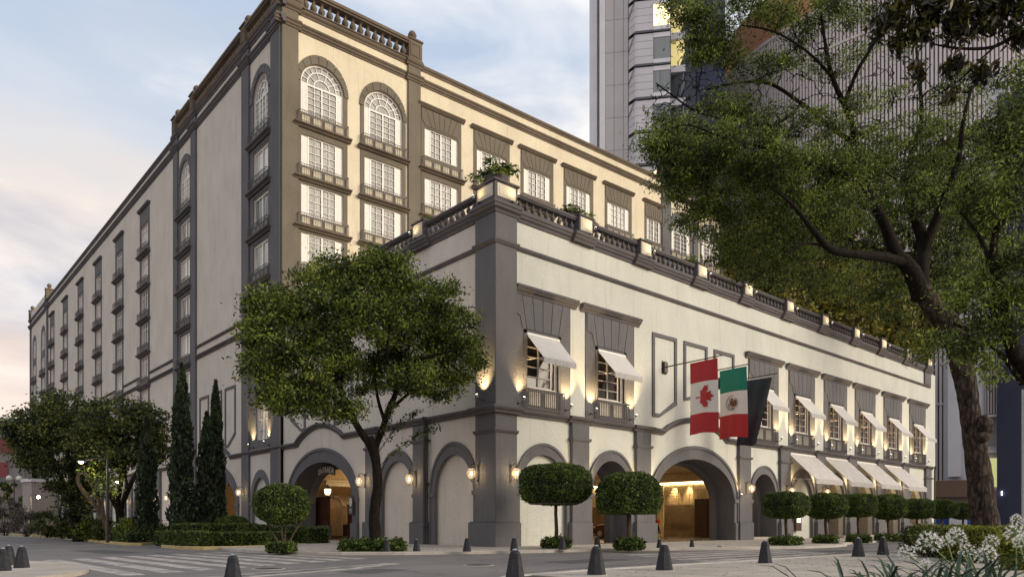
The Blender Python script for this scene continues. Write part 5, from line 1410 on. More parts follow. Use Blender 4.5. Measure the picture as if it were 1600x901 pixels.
def epoly(cx, cy, rx, ry, a=0, n=10): return [(cx+rx*math.cos(t)*math.cos(a)-ry*math.sin(t)*math.sin(a), cy+rx*math.cos(t)*math.sin(a)+ry*math.sin(t)*math.cos(a)) for t in np.linspace(0, 2*PI, n, endpoint=False)]
def E2(pts): return [(0.52+x, 0.5+y*0.446) for x, y in pts]
wre = []
for k in range(12):
    a = rad(80+k*17); r_ = 0.235; wre.append(E2(epoly(r_*math.cos(a), r_*math.sin(a), 0.030, 0.013, a+1.2, 8)))
for k in range(10):
    a = rad(90+k*17); r_ = 0.20; wre.append(E2(epoly(r_*math.cos(a), r_*math.sin(a), 0.022, 0.009, a+0.8, 6)))
decal('wreath', f2, wre, C_OLV, fl)
eg = [E2(epoly(0.06, 0.03, 0.13, 0.085, -0.9, 14)), E2(epoly(-0.01, -0.12, 0.045, 0.035, 0.3, 10)), E2([(-0.10, -0.02), (-0.02, -0.13), (0.04, -0.04), (0.0, 0.06), (-0.08, 0.09)])]
for k in range(6):
    a = -1.2+k*0.42; eg.append(E2(epoly(0.06+0.10*math.cos(a), 0.02+0.12*math.sin(a), 0.07, 0.013, a, 6)))
decal('eagle', f2, eg, C_BRN, fl)
decal('serpent', f2, [E2(epoly(-0.11+0.03*math.sin(k*1.3), -0.12+0.05*k, 0.016, 0.034, 0.5*(-1)**k, 6)) for k in range(6)] + [E2(epoly(0.02, 0.18, 0.10, 0.014, 0.1, 8))], C_OLV, fl)
decal('claws', f2, [E2(epoly(0.0, 0.12, 0.04, 0.02, 0, 8)), E2(epoly(-0.055, -0.115, 0.025, 0.010, 0.2, 6)), E2(epoly(0.10, -0.02, 0.05, 0.008, -0.6, 6))], C_GLD, fl)
f3 = flag_shape(5, 0.16, pinch=0.25, lean=0.42); fl = flag(18.2, 9.70, 'plain dark navy blue flag, folded, hanging right of the Mexican flag', f3)
grid_part('cloth', f3, 0, 1, 0.012, 1.0, C_NVY, fl, nu=40, nv=30); grid_part('white_hem', f3, 0, 1, 0.0, 0.012, C_WHT, fl, nv=2)

# ================================================================== bollards
def bollard_mesh(h, r0, r1):
    prof = [(r0, 0), (r0, 0.02*h), (r0-(r0-r1)*0.76, 0.76*h), (r0-(r0-r1)*0.76-0.012, 0.765*h), (r0-(r0-r1)*0.76-0.012, 0.775*h), (r0-(r0-r1)*0.78, 0.78*h), (r0-(r0-r1)*0.85, 0.845*h), (r0-(r0-r1)*0.85-0.012, 0.85*h),
            (r0-(r0-r1)*0.85-0.012, 0.86*h), (r0-(r0-r1)*0.86, 0.865*h), (r1, 0.925*h), (r1*0.9, 0.95*h), (r1*0.62, 0.985*h), (r1*0.3, h)]
    mb = MB(); mb.lathe(prof, 8, rot=PI/8); me = mb.mesh('shaft', M['bollard']); return me
M['bollard'] = plain('chipped blue grey bollard paint', (0.020, 0.020, 0.025), rough=0.6, var=0.4, scale=9, bump=0.5, spec=0.25)
bm_near = bollard_mesh(0.64, 0.215, 0.10)
sm = MB(); sm.lathe([(0.045, 0), (0.055, 0.02), (0.04, 0.04), (0.0, 0.05)], 10); cap_me = sm.mesh('top_bolt', M['steel'])
sm = MB(); sm.lathe([(0.26, -0.02), (0.26, 0.008), (0.22, 0.012)], 16); foot_me = sm.mesh('footing', M['kerb'])
NEAR = 'dark cone bollards along the near pavement edge'
def bollard(x, y, z, label, group, k=1.0):
    t = thing('bollard', label, 'bollard', (x, y, z), random.uniform(0, 0.6), group); t.scale = (k, k, k)
    link('shaft', bm_near, t); link('top_bolt', cap_me, t, Matrix.Translation((0, 0, 0.62))); link('footing', foot_me, t)
    return t
for x, y, k, lab in ((-12.25, -15.05, 1.0, 'dark bollard cut by the bottom of the picture, left of centre in the near row'), (-9.27, -14.41, 1.0, 'near row bollard standing in front of the small open arch'),
                     (-6.88, -14.46, 0.98, 'near row bollard standing in front of the big carriage arch'), (-2.17, -14.46, 1.0, 'near row bollard in front of the narrow arch right of the carriage arch'),
                     (3.89, -14.49, 1.0, 'near row bollard left of a close pair by the flower bed'), (6.1, -14.43, 1.0, 'near row bollard closest to the white flowers'),
                     (-16.24, -11.63, 0.86, 'lone dark bollard at the bottom edge in front of the zebra crossing')):
    bollard(x, y, ZP, lab, NEAR, k)
ISL = 'dark bollards clustered on the island at the left edge'
for x, y, k, lab in ((-19.04, -5.22, 0.80, 'front bollard of the cluster, cut by the left picture edge'), (-18.55, -4.15, 0.82, 'rightmost bollard of the cluster at the left edge'),
                     (-18.95, -3.15, 0.80, 'rear left bollard of the cluster at the left edge'), (-18.62, -2.55, 0.80, 'rear right bollard of the cluster at the left edge')):
    bollard(x, y, -0.05, lab, ISL, k)
FAR = 'small dark bollards along the kerb of the corner building'
for x, y, k, lab in ((-4.47, -3.6, 0.80, 'far bollard just left of the corner pier'), (-2.72, -4.3, 0.80, 'far bollard just right of the corner pier'), (-0.47, -4.7, 0.80, 'far bollard below the first front pilaster'),
                     (1.43, -4.85, 0.78, 'far bollard below the small open arch'), (-5.79, -2.2, 0.72, 'far bollard before the pilaster between the blind arches'), (-6.79, -1.7, 0.72, 'far bollard beside the hedge of the street tree'),
                     (4.25, -5.9, 0.60, 'far bollard before the left part of the big carriage arch'), (6.37, -6.1, 0.55, 'far bollard before the middle of the big carriage arch')):
    bollard(x, y, ZS, lab, FAR, k)

# ================================================================== car in the passage
def suv(name, label, loc, rot, paint):
    t = thing(name, label, 'car', loc, rot)
    secs = [(-2.25, 0.80, 0.70, 0.42, 0.95), (-2.15, 0.88, 0.80, 0.30, 1.02), (-1.2, 0.92, 0.86, 0.26, 1.05), (1.0, 0.92, 0.86, 0.26, 1.02), (1.8, 0.90, 0.78, 0.30, 0.92), (2.25, 0.78, 0.62, 0.42, 0.78)]
    def loft(secs, n=5):
        mb = MB(); m_ = 0
        for y, wb, wt, z0, z1 in secs:
            ring = [(-wb*0.92, z0), (-wb, z0+(z1-z0)*0.25), (-wb, z0+(z1-z0)*0.6), (-wt, z1-0.04), (-wt*0.85, z1), (wt*0.85, z1), (wt, z1-0.04), (wb, z0+(z1-z0)*0.6), (wb, z0+(z1-z0)*0.25), (wb*0.92, z0)]
            m_ = len(ring); mb.v += [(x, y, z) for x, z in ring]
        for k in range(len(secs)-1):
            for q in range(m_): a = k*m_+q; b = k*m_+(q+1) % m_; mb.f.append((a, b, b+m_, a+m_)); mb.m.append(0)
        mb.f.append(tuple(range(m_))); mb.m.append(0); mb.f.append(tuple((len(secs)-1)*m_+q for q in range(m_))); mb.m.append(0)
        return mb
    part('body', loft(secs), paint, t, bevel=0.03)
    part('cabin', loft([(-2.12, 0.80, 0.72, 0.98, 1.25), (-1.85, 0.78, 0.66, 0.98, 1.66), (-0.6, 0.78, 0.66, 0.98, 1.72), (0.3, 0.78, 0.64, 0.98, 1.64), (1.05, 0.78, 0.70, 0.98, 1.05)]), paint, t, bevel=0.03)
    gd = M['glass_dark']
    mb = MB(); mb.poly([(-0.62, -2.14, 1.12), (0.62, -2.14, 1.12), (0.55, -1.93, 1.58), (-0.55, -1.93, 1.58)]); part('rear_window', mb, gd, t)
    for sx in (-1, 1):
        mb = MB(); mb.poly([(sx*0.80, -1.7, 1.1), (sx*0.80, 0.6, 1.1), (sx*0.69, 0.1, 1.58), (sx*0.69, -1.6, 1.6)]); part('side_window', mb, gd, t)
        mb = MB(); mb.box(sx*0.80-0.06, sx*0.80+0.06, -2.28, -2.12, 1.0, 1.3); part('tail_light', mb, emit('lit tail light', (0.5, 0.02, 0.01), 0.12), t, bevel=0.02)
        for y in (-1.4, 1.4):
            mb = MB(); mb.tube([(sx*0.72, y, 0.34), (sx*0.95, y, 0.34)], 0.34, 18); w_ = part('wheel', mb, M['iron'], t, bevel=0.015)
            mb = MB(); mb.tube([(sx*0.94, y, 0.34), (sx*0.965, y, 0.34)], 0.2, 12); part('rim', mb, M['steel'], w_)
    mb = MB(); mb.box(-0.26, 0.26, -2.29, -2.24, 0.72, 0.86); part('number_plate', mb, M['white'], t)
    mb = MB(); mb.box(-0.85, 0.85, -2.36, -2.1, 0.36, 0.56); part('bumper', mb, M['iron'], t, bevel=0.03)
suv('parked_car', 'dark red car seen from behind, just inside the left side of the big carriage arch', (16.75, 6.4, 0.0), 0.0, plain('dark red car paint', (0.035, 0.004, 0.005), rough=0.2, var=0.02, spec=0.7))
# ================================================================== vegetation tools
def leaf_mesh(name, C, mat, length=0.12, width=0.06, spread=None, up=0.0, rngs=None, outward=None, droop=0.0, fold=False):
    """one rhombic leaf per row of C (N,3)"""
    r = rngs or rng; n = len(C)
    d = r.normal(size=(n, 3)); d[:, 2] += up
    if outward is not None: d += outward*1.2
    d /= np.linalg.norm(d, axis=1)[:, None] + 1e-9
    d[:, 2] -= droop; d /= np.linalg.norm(d, axis=1)[:, None] + 1e-9
    q = r.normal(size=(n, 3)); q -= (q*d).sum(1)[:, None]*d; q /= np.linalg.norm(q, axis=1)[:, None] + 1e-9
    s = r.uniform(0.65, 1.35, size=(n, 1)); L_ = length*s; W_ = width*s
    V = np.empty((n, 4, 3)); V[:, 0] = C - d*L_/2; V[:, 1] = C + q*W_/2; V[:, 2] = C + d*L_/2; V[:, 3] = C - q*W_/2
    me = bpy.data.meshes.new(name)
    me.vertices.add(4*n); me.vertices.foreach_set('co', V.reshape(-1))
    me.loops.add(4*n); me.loops.foreach_set('vertex_index', np.arange(4*n, dtype=np.int32))
    me.polygons.add(n); me.polygons.foreach_set('loop_start', np.arange(0, 4*n, 4, dtype=np.int32)); me.polygons.foreach_set('loop_total', np.full(n, 4, dtype=np.int32))
    me.materials.append(mat); me.update(calc_edges=True); return me
def sub_centres(blobs, per, r=None):
    """blobs: (centre, (rx, ry, rz), weight) -> clump centres spread over the outer part of each blob"""
    r = r or rng; out = []
    for c, rr, w_ in blobs:
        k = max(3, int(per*w_)); u = r.normal(size=(k, 3)); u /= np.linalg.norm(u, axis=1)[:, None]
        t = r.uniform(0.15, 1, size=(k, 1))**0.42
        out.append(np.array(c) + u*t*np.array(rr))
    return np.vstack(out)
def leaves_round(cent, per, sig, r=None):
    r = r or rng; n = len(cent); C = np.repeat(cent, per, axis=0)
    sg = np.repeat(r.uniform(0.6, 1.3, size=(n, 1)), per, axis=0)
    return C + r.normal(size=(n*per, 3))*np.array(sig)*sg
def twig_tubes(mb, nodes, cent, r0=0.03, n=4, every=1, r_end=0.009, sag=0.15):
    """grow a twig to every clump, each starting from the nearest wood already there"""
    cent = cent[::every]; m0 = len(nodes); tot = m0 + 3*len(cent)
    P = np.full((tot, 3), 1e6); Rr = np.zeros(tot); P[:m0] = np.array([p for p, _ in nodes]); Rr[:m0] = [q for _, q in nodes]
    dist = np.array([np.linalg.norm(P[:m0]-c, axis=1).min() for c in cent]); k = m0
    for ci in np.argsort(dist):
        c = cent[ci]; d = np.linalg.norm(P[:k]-c, axis=1) + 0.2*np.maximum(0, P[:k, 2]-c[2]); i = int(d.argmin()); a = Vector(P[i]); b = Vector(c); L_ = (b-a).length
        m1 = a.lerp(b, 0.35) + Vector((random.uniform(-1, 1), random.uniform(-1, 1), random.uniform(-0.3, 1)))*L_*sag*0.7
        m2 = a.lerp(b, 0.72) + Vector((random.uniform(-1, 1), random.uniform(-1, 1), random.uniform(-0.5, 0.8)))*L_*sag*0.6
        rr = max(r_end, min(Rr[i]*0.75, r0*min(1.6, 0.35+L_*0.5))); mb.tube([a, m1, m2, b], [rr, rr*0.75, rr*0.55, r_end*0.7], n)
        for v, q in ((m1, rr*0.75), (m2, rr*0.55), (b, r_end)): P[k] = v; Rr[k] = max(q, r_end*1.2); k += 1
def limb(mb, pts, nodes, n=9, jit=0.06, steps=4):
    """pts: (Vector, radius) control points, smoothed by Catmull-Rom"""
    P = [p for p, _ in pts]; Rr = [r for _, r in pts]; out = []; ro = []
    for k in range(len(P)-1):
        p0 = P[max(k-1, 0)]; p1 = P[k]; p2 = P[k+1]; p3 = P[min(k+2, len(P)-1)]
        for q in range(steps):
            t = q/steps
            v = 0.5*((2*p1) + (p2-p0)*t + (2*p0-5*p1+4*p2-p3)*t*t + (-p0+3*p1-3*p2+p3)*t**3)
            out.append(v); ro.append(Rr[k]+(Rr[k+1]-Rr[k])*t)
    out.append(P[-1]); ro.append(Rr[-1])
    mb.tube(out, ro, n, jitter=jit)
    for v, r_ in zip(out, ro): nodes.append((tuple(v), r_))
def pl(L): 
    """(px, py, distance, width in px) -> (point, radius)"""
    return [(at(x, y, d), w_*d/FPX/2) for x, y, d, w_ in L]

M['bark_dark'] = barkmat('dark wet bark', (0.008, 0.006, 0.005), (0.038, 0.028, 0.022), 7)
M['bark'] = barkmat('rough grey brown bark', (0.014, 0.010, 0.008), (0.115, 0.085, 0.068), 4.2, 1.0, 0.35)
M['bark_pale'] = barkmat('pale thin bark', (0.06, 0.042, 0.032), (0.19, 0.14, 0.11), 8)
M['leaf_mid'] = leafmat('glossy mid green leaves', (0.016, 0.028, 0.010), (0.088, 0.126, 0.022), (0.32, 0.37, 0.06), clump=0.9)
M['leaf_dark'] = leafmat('dark green leaves', (0.012, 0.020, 0.009), (0.050, 0.070, 0.020), (0.19, 0.21, 0.05), clump=0.8)
M['leaf_cyp'] = leafmat('cypress leaves', (0.008, 0.014, 0.010), (0.028, 0.044, 0.022), (0.075, 0.100, 0.042), clump=1.6, trans=0.15)
M['leaf_jac'] = leafmat('feathery green leaves', (0.014, 0.021, 0.007), (0.080, 0.115, 0.020), (0.31, 0.38, 0.065), clump=0.9)
M['leaf_box'] = leafmat('clipped hedge leaves', (0.016, 0.028, 0.008), (0.062, 0.098, 0.017), (0.17, 0.235, 0.045), clump=3, trans=0.2)
M['leaf_ivy'] = leafmat('olive climbing leaves', (0.034, 0.036, 0.010), (0.14, 0.13, 0.025), (0.40, 0.34, 0.06), clump=0.35)
M['leaf_lime'] = leafmat('yellow green hedge leaves', (0.06, 0.08, 0.01), (0.17, 0.19, 0.025), (0.34, 0.34, 0.06), clump=2.0)
M['leaf_big'] = leafmat('large leathery leaves', (0.010, 0.010, 0.007), (0.030, 0.030, 0.010), (0.10, 0.085, 0.015), clump=1.5, trans=0.25, rough=0.3)
M['leaf_blade'] = leafmat('dark strap leaves', (0.020, 0.034, 0.022), (0.045, 0.075, 0.045), (0.09, 0.13, 0.07), clump=6, trans=0.15, rough=0.4)
M['leaf_grey'] = leafmat('greyish shrub leaves', (0.06, 0.05, 0.05), (0.13, 0.11, 0.10), (0.22, 0.19, 0.16), clump=1.2)
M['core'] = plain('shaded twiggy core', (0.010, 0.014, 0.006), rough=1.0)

def tree(name, label, cat, base, limbs, blobs, per, lper, sig, mat, llen, lwid, bark, group=None, every=1, droop=0.0, twr=0.03, seed=1, n=9):
    r = np.random.default_rng(seed); random.seed(seed)
    t = thing(name, label, cat, base, 0, group); inv = Matrix.Translation(-Vector(base))
    nodes = []; mb = MB()
    limb(mb, limbs[0], nodes, n+5, 0.05); tr = part('trunk', mb.mesh('trunk', bark, smooth=True), None, t, inv)
    mb = MB()
    for l in limbs[1:]: limb(mb, l, nodes, 7, 0.05)
    cent = sub_centres(blobs, per, r)
    up_nodes = nodes[len(nodes)//6:]
    twig_tubes(mb, up_nodes, cent, twr, every=every)
    part('branches', mb.mesh('branches', M['bark_dark'] if bark is M['bark'] else bark, smooth=True, fix=False), None, t, inv)
    C = leaves_round(cent, lper, sig, r)
    part('crown', leaf_mesh('crown', C, mat, llen, lwid, rngs=r, droop=droop), None, t, inv)
    return t

# ================================================================== clipped balls
def ball_mesh(rx, ry, rz, n, p=0.75, flat_bottom=False, leaf=0.055, seed=3, mat='leaf_box'):
    r = np.random.default_rng(seed); u = r.normal(size=(n, 3)); u /= np.linalg.norm(u, axis=1)[:, None]
    pw_ = np.sign(u)*np.abs(u)**p; pw_ /= (np.abs(pw_)**(2/p)).sum(1)[:, None]**(p/2)
    C = pw_*np.array([rx, ry, rz])
    C *= 1 + 0.035*np.sin(C[:, :1]*5.1+1)*np.sin(C[:, 1:2]*4.3) + r.normal(size=(n, 1))*0.022 - 0.10*(r.uniform(size=(n, 1)) < 0.25)
    if flat_bottom: C[:, 2] = np.maximum(C[:, 2], -rz*0.62 + r.normal(size=n)*0.02)
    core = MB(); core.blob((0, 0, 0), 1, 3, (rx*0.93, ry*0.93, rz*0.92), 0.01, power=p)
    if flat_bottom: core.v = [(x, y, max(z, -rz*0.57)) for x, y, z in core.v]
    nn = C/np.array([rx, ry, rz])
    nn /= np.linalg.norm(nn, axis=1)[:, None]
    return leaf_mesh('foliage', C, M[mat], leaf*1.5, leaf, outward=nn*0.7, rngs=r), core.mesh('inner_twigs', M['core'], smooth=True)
def hedge_mesh(lx, ly, h, n, leaf=0.05, mat='leaf_box', seed=5, lump=0.03):
    r = np.random.default_rng(seed)
    area = np.array([lx*ly, lx*h, lx*h, ly*h, ly*h]); f = r.choice(5, size=n, p=area/area.sum()); C = np.empty((n, 3)); U = r.uniform(-0.5, 0.5, size=(n, 2))
    O = np.zeros((n, 3))
    for k in range(5):
        m_ = f == k; a, b = U[m_, 0], U[m_, 1]
        if k == 0: C[m_] = np.c_[a*lx, b*ly, np.full(m_.sum(), h)]; O[m_] = (0, 0, 1)
        elif k < 3: sg = -1 if k == 1 else 1; C[m_] = np.c_[a*lx, np.full(m_.sum(), sg*ly/2), (b+0.5)*h]; O[m_] = (0, sg, 0)
        else: sg = -1 if k == 3 else 1; C[m_] = np.c_[np.full(m_.sum(), sg*lx/2), a*ly, (b+0.5)*h]; O[m_] = (sg, 0, 0)
    C += O*(r.normal(size=(n, 1))*lump - 0.02 + 0.03*np.sin(C[:, :1]*3.3)*np.sin(C[:, 1:2]*4.1+1))
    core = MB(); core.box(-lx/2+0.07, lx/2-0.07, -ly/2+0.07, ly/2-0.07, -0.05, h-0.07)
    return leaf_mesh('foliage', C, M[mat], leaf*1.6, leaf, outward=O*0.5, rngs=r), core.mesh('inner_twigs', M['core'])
def topiary(label, cat, base, foliage, z, trunks, scale=(1, 1, 1), rot=0.0, group=None, bark='bark_pale', name='topiary_tree'):
    t = thing(name, label, cat, base, 0, group)
    mb = MB()
    for p in trunks: mb.tube([q[0] for q in p], [q[1] for q in p], 8, jitter=0.08)
    part('trunk', mb.mesh('trunk', M[bark], smooth=True), None, t)
    mx = Matrix.Translation((0, 0, z)) @ Matrix.Rotation(rot, 4, 'Z') @ Matrix.Diagonal((*scale, 1))
    f = link('crown', foliage[0], t, mx); link('inner_twigs', foliage[1], f)
    return t
drum = ball_mesh(1.42, 1.42, 0.86, 26000, 0.68, leaf=0.05, seed=11)
dome = ball_mesh(1.28, 1.28, 1.02, 22000, 0.82, True, leaf=0.05, seed=12)
rball = ball_mesh(1.0, 1.0, 0.78, 15000, 0.85, leaf=0.05, seed=13)
low = hedge_mesh(1.05, 0.8, 0.36, 1700, 0.075, seed=21, lump=0.07)
low2 = hedge_mesh(1.45, 1.0, 0.34, 2300, 0.065, seed=22, lump=0.06)
def hedge(label, base, lx, ly, h, rot=0.0, me=None, n=None, leaf=0.055, mat='leaf_box', seed=1, group=None, name='hedge', cat='hedge'):
    me = me or hedge_mesh(lx, ly, h, n or int(900*(lx*ly+2*h*(lx+ly))), leaf, mat, seed)
    t = thing(name, label, cat, base, rot, group); link('foliage', me[0], t); link('inner_twigs', me[1], t); return t
def straight(h, r_=0.07, lean=0.05): return [[((0, 0, 0), r_*1.25), ((lean, 0, h*0.4), r_), ((lean*0.6, 0.03, h*0.75), r_*0.9), ((0, 0, h+0.2), r_*0.9)]]
G1 = 'clipped topiary trees along the pavement of the corner building'
b = on_ground(871, 856, ZS); b = Vector((b.x+0.1, b.y+0.2, ZS))
topiary('largest drum shaped topiary, standing before the first blind arch right of the corner', 'topiary', b, drum, 2.72, straight(1.95, 0.085), rot=0.3, group=G1)
mb = MB(); p = part('training_ring', MB().tube([(b.x+1.05*math.cos(a)-0.1, b.y+1.05*math.sin(a), 1.86) for a in np.linspace(0, 2*PI, 25)], 0.02, 5), M['iron'], bpy.data.objects['topiary_tree'], Matrix.Translation(-b))
hedge('spiky low planting round the foot of the drum shaped topiary', b, 1.15, 0.9, 0.55, 0.2, low)
b = on_ground(983, 857.5, ZS)
topiary('dome shaped flat bottomed topiary between the small open arch and the carriage arch', 'topiary', b, dome, 2.12, straight(1.5, 0.09, 0.0), rot=1.0, group=G1)
hedge('loose low shrub round the foot of the dome shaped topiary', b, 1.15, 0.9, 0.5, 0.1, low)
wh = ['first of the row right of the narrow arch', 'second of the row right of the narrow arch', 'third of the row, before the second big awning', 'fourth of the row, before the third big awning',
      'fifth of the row, before the last big awning', 'sixth of the row, at the end of the cream front', 'last of the row, half hidden by the big tree trunk']
for i, (px, by, x0, x1, y0, y1) in enumerate(((1228, 851, 1196, 1261, 767, 808), (1290, 848, 1260, 1321, 769, 809), (1341, 846, 1316, 1367, 770, 806), (1388, 844, 1362, 1413, 771, 810), (1433, 841.5, 1409, 1456, 778, 809), (1472, 839.5, 1450, 1494, 779, 809), (1505, 838.5, 1488, 1522, 784, 810))):
    b = on_ground(px, by, ZS); d = FPX*(CAM[2]-ZS)/(by-HOR)
    w_ = (x1-x0)/FPX*d; zt = CAM[2]+(HOR-y0)/FPX*d; zb = CAM[2]+(HOR-y1)/FPX*d
    topiary(f'rounded topiary, {wh[i]}', 'topiary', b, drum if i % 2 == 0 else rball, (zt+zb)/2, straight(zb, 0.09, 0.08),
            scale=((w_/2.84,)*2 + ((zt-zb)/1.72,)) if i % 2 == 0 else ((w_/2.0,)*2 + ((zt-zb)/1.56,)), rot=i*1.3, group=G1)
    hedge(f'low clipped box at the foot of the {ORD[i]} topiary right of the narrow arch' if i < 6 else 'low clipped box at the foot of the topiary behind the big trunk', b, 1.9, 1.2, 0.42, 0.3*i, low2, group='low boxes at the feet of the topiaries')
# left side clipped plants
b = on_ground(440, 861, ZS)
ms_ = [[((0.0, 0, 0), 0.05), ((-0.1+0.12*k, 0.05*(-1)**k, 0.35), 0.045), ((-0.35+0.28*k, 0.15*(-1)**k, 0.8), 0.035), ((-0.5+0.4*k, 0.2*(-1)**k, 1.15), 0.03)] for k in range(4)]
topiary('bright round topiary on several thin stems before the ENTRADA arch', 'topiary', b, rball, 1.78, ms_, scale=(0.96, 0.96, 0.96), group=G1)
hedge('small square box hedge under the multi stemmed topiary', b, 1.0, 0.9, 0.33, rad(48), None, 2600)
b = Vector((-5.9, 11.6, ZS))
hedge('low dark hedge running behind the multi stemmed topiary', (-3.4, 14.3, ZS), 7.0, 1.3, 0.85, rad(92), None, 9000, seed=8)
t = on_ground(362, 849, -0.02); topiary('small mushroom shaped topiary at the right end of the stepped hedge', 'topiary', t, rball, 0.98, ms_[:3], scale=(0.78, 0.78, 0.60), rot=0.5, group=G1)
t = on_ground(293, 846, -0.02); topiary('small clipped ball rising from the left part of the stepped hedge', 'topiary', t, rball, 1.05, ms_[:2], scale=(0.72, 0.72, 0.42), rot=0.9, group=G1)
hedge('long clipped front hedge of the corner island before the cypresses', (-8.55, 9.8, -0.02), 3.9, 1.1, 0.62, rad(-38), None, 9500, seed=31)
hedge('clipped left return of the corner island hedge', (-10.1, 11.2, -0.02), 1.0, 4.4, 0.66, rad(6), None, 7500, seed=32)
hedge('taller stepped hedge block behind the front hedge, under the clipped ball', (-8.1, 12.4, -0.02), 3.6, 2.2, 1.02, rad(-38), None, 9500, seed=33)
hedge('stepped hedge block behind, next to the mushroom topiary', (-6.4, 13.6, -0.02), 2.6, 2.4, 0.95, rad(-38), None, 8000, seed=34)
hedge('low hedge strip running right of the mushroom topiary', (-5.2, 11.8, -0.02), 2.4, 1.0, 0.6, rad(30), None, 4000, seed=35)
b = on_ground(578, 860.5, ZS)
hedge('dark leafy low hedge round the street tree, left half', b+Vector((-0.35, 0.45, 0)), 1.25, 0.95, 0.46, rad(-41), low)
hedge('dark leafy low hedge round the street tree, right half', on_ground(597, 860.5, ZS)+Vector((0.3, 0, 0)), 1.25, 0.95, 0.46, rad(-41), low)

# ================================================================== street tree before the side wall
T0 = on_ground(587, 856, ZS); D = 30.2
limbs = [pl([(588, 858, D, 23), (586, 840, D, 18), (585, 800, D, 17), (590, 760, D, 15), (588, 725, D, 14), (582, 698, D, 17), (576, 684, D, 15)]),
         pl([(578, 694, D, 13), (560, 668, D-0.3, 11), (545, 640, D-0.6, 11), (532, 605, D-1, 9), (520, 565, D-1.3, 7), (500, 530, D-1.5, 5), (480, 505, D-2, 3)]),
         pl([(584, 704, D, 12), (597, 672, D+0.2, 10), (607, 640, D+0.4, 10), (618, 615, D+0.6, 9), (622, 580, D+0.9, 7), (640, 540, D+1.2, 5), (665, 500, D+1.4, 3)]),
         pl([(549, 648, D-.5, 8), (530, 630, D-1.5, 6), (500, 605, D-2.5, 5), (460, 585, D-3, 3)]),
         pl([(532, 605, D-1, 6), (540, 560, D-0.2, 5), (552, 510, D+0.8, 4), (565, 470, D+1, 3)]),
         pl([(607, 640, D+0.4, 7), (630, 622, D+1, 5), (665, 590, D+2, 4), (700, 560, D+2.4, 3)]),
         pl([(600, 655, D, 6), (590, 620, D+1.5, 5), (585, 570, D+2, 4), (600, 520, D+2, 3)]),
         pl([(520, 565, D-1.3, 5), (480, 560, D-2.6, 4), (430, 545, D-2.8, 3)]), pl([(622, 580, D+0.9, 5), (660, 560, D-0.6, 4), (720, 545, D-1, 3)]),
         pl([(618, 615, D+.6, 5), (605, 560, D-1.5, 4), (610, 500, D-2, 3)])]
def PB(L, kd=1.0):
    out = []
    for x, y, rx, ry, d, w_ in L:
        k = d/FPX; out.append((tuple(at(x, y, d)), (rx*k, rx*k*kd, ry*k), w_))
    return out
bl = PB([(445, 530, 68, 52, D-1.5, 1.25), (412, 575, 38, 30, D-2, 0.55), (420, 480, 38, 32, D-1, 0.5), (505, 470, 70, 55, D-0.8, 1.35), (570, 455, 75, 50, D, 1.5), (640, 465, 65, 48, D+0.5, 1.3), (693, 510, 55, 50, D+1, 1.1),
         (722, 555, 38, 38, D+1.2, 0.7), (655, 540, 62, 50, D+1, 0.9), (575, 530, 70, 50, D+1.8, 0.6), (500, 560, 62, 45, D-1.5, 1.0), (470, 615, 55, 32, D-2, 0.9), (530, 640, 40, 20, D-1.2, 0.4), (620, 580, 55, 35, D+1.4, 0.6),
         (680, 600, 45, 25, D+1.6, 0.6), (560, 590, 55, 30, D+1.5, 0.45), (430, 625, 30, 20, D-2, 0.25), (590, 495, 62, 45, D-1.5, 1.0), (540, 425, 60, 18, D, 0.5), (600, 412, 45, 14, D, 0.45), (645, 590, 40, 25, D-1, 0.4), (700, 450, 20, 14, D+1, 0.12), (398, 520, 25, 25, D-1.5, 0.3)])
tree('street_tree', 'round crowned street tree with forked dark trunk before the side wall, left of the corner', 'tree', T0, limbs, bl, 88, 66, (0.23, 0.23, 0.15), M['leaf_mid'], 0.15, 0.066, M['bark_dark'], twr=0.03, seed=4, droop=0.15)
# two leafy water shoots from its trunk
mb = MB(); r = np.random.default_rng(9); pts = []
for P_ in (((590, 730), (625, 698), (660, 675), (690, 668)), ((592, 705), (615, 672), (640, 650), (655, 640)), ((592, 690), (604, 660), (612, 640), (614, 628))):
    v = [at(x, y, D-0.1*i) for i, (x, y) in enumerate(P_)]; mb.tube(v, [0.02, 0.015, 0.01, 0.005], 4)
    for k in range(170):
        s_ = r.uniform(0.12, 1)*(len(v)-1); i = min(int(s_), len(v)-2); q = v[i].lerp(v[i+1], s_-i); pts.append(tuple(q + Vector(r.normal(size=3)*0.09)))
sh = bpy.data.objects['street_tree']; part('water_shoots', mb, M['bark_dark'], sh, Matrix.Translation(-T0)); part('shoot_leaves', leaf_mesh('shoot_leaves', np.array(pts), M['leaf_dark'], 0.15, 0.07, rngs=r), None, sh, Matrix.Translation(-T0))

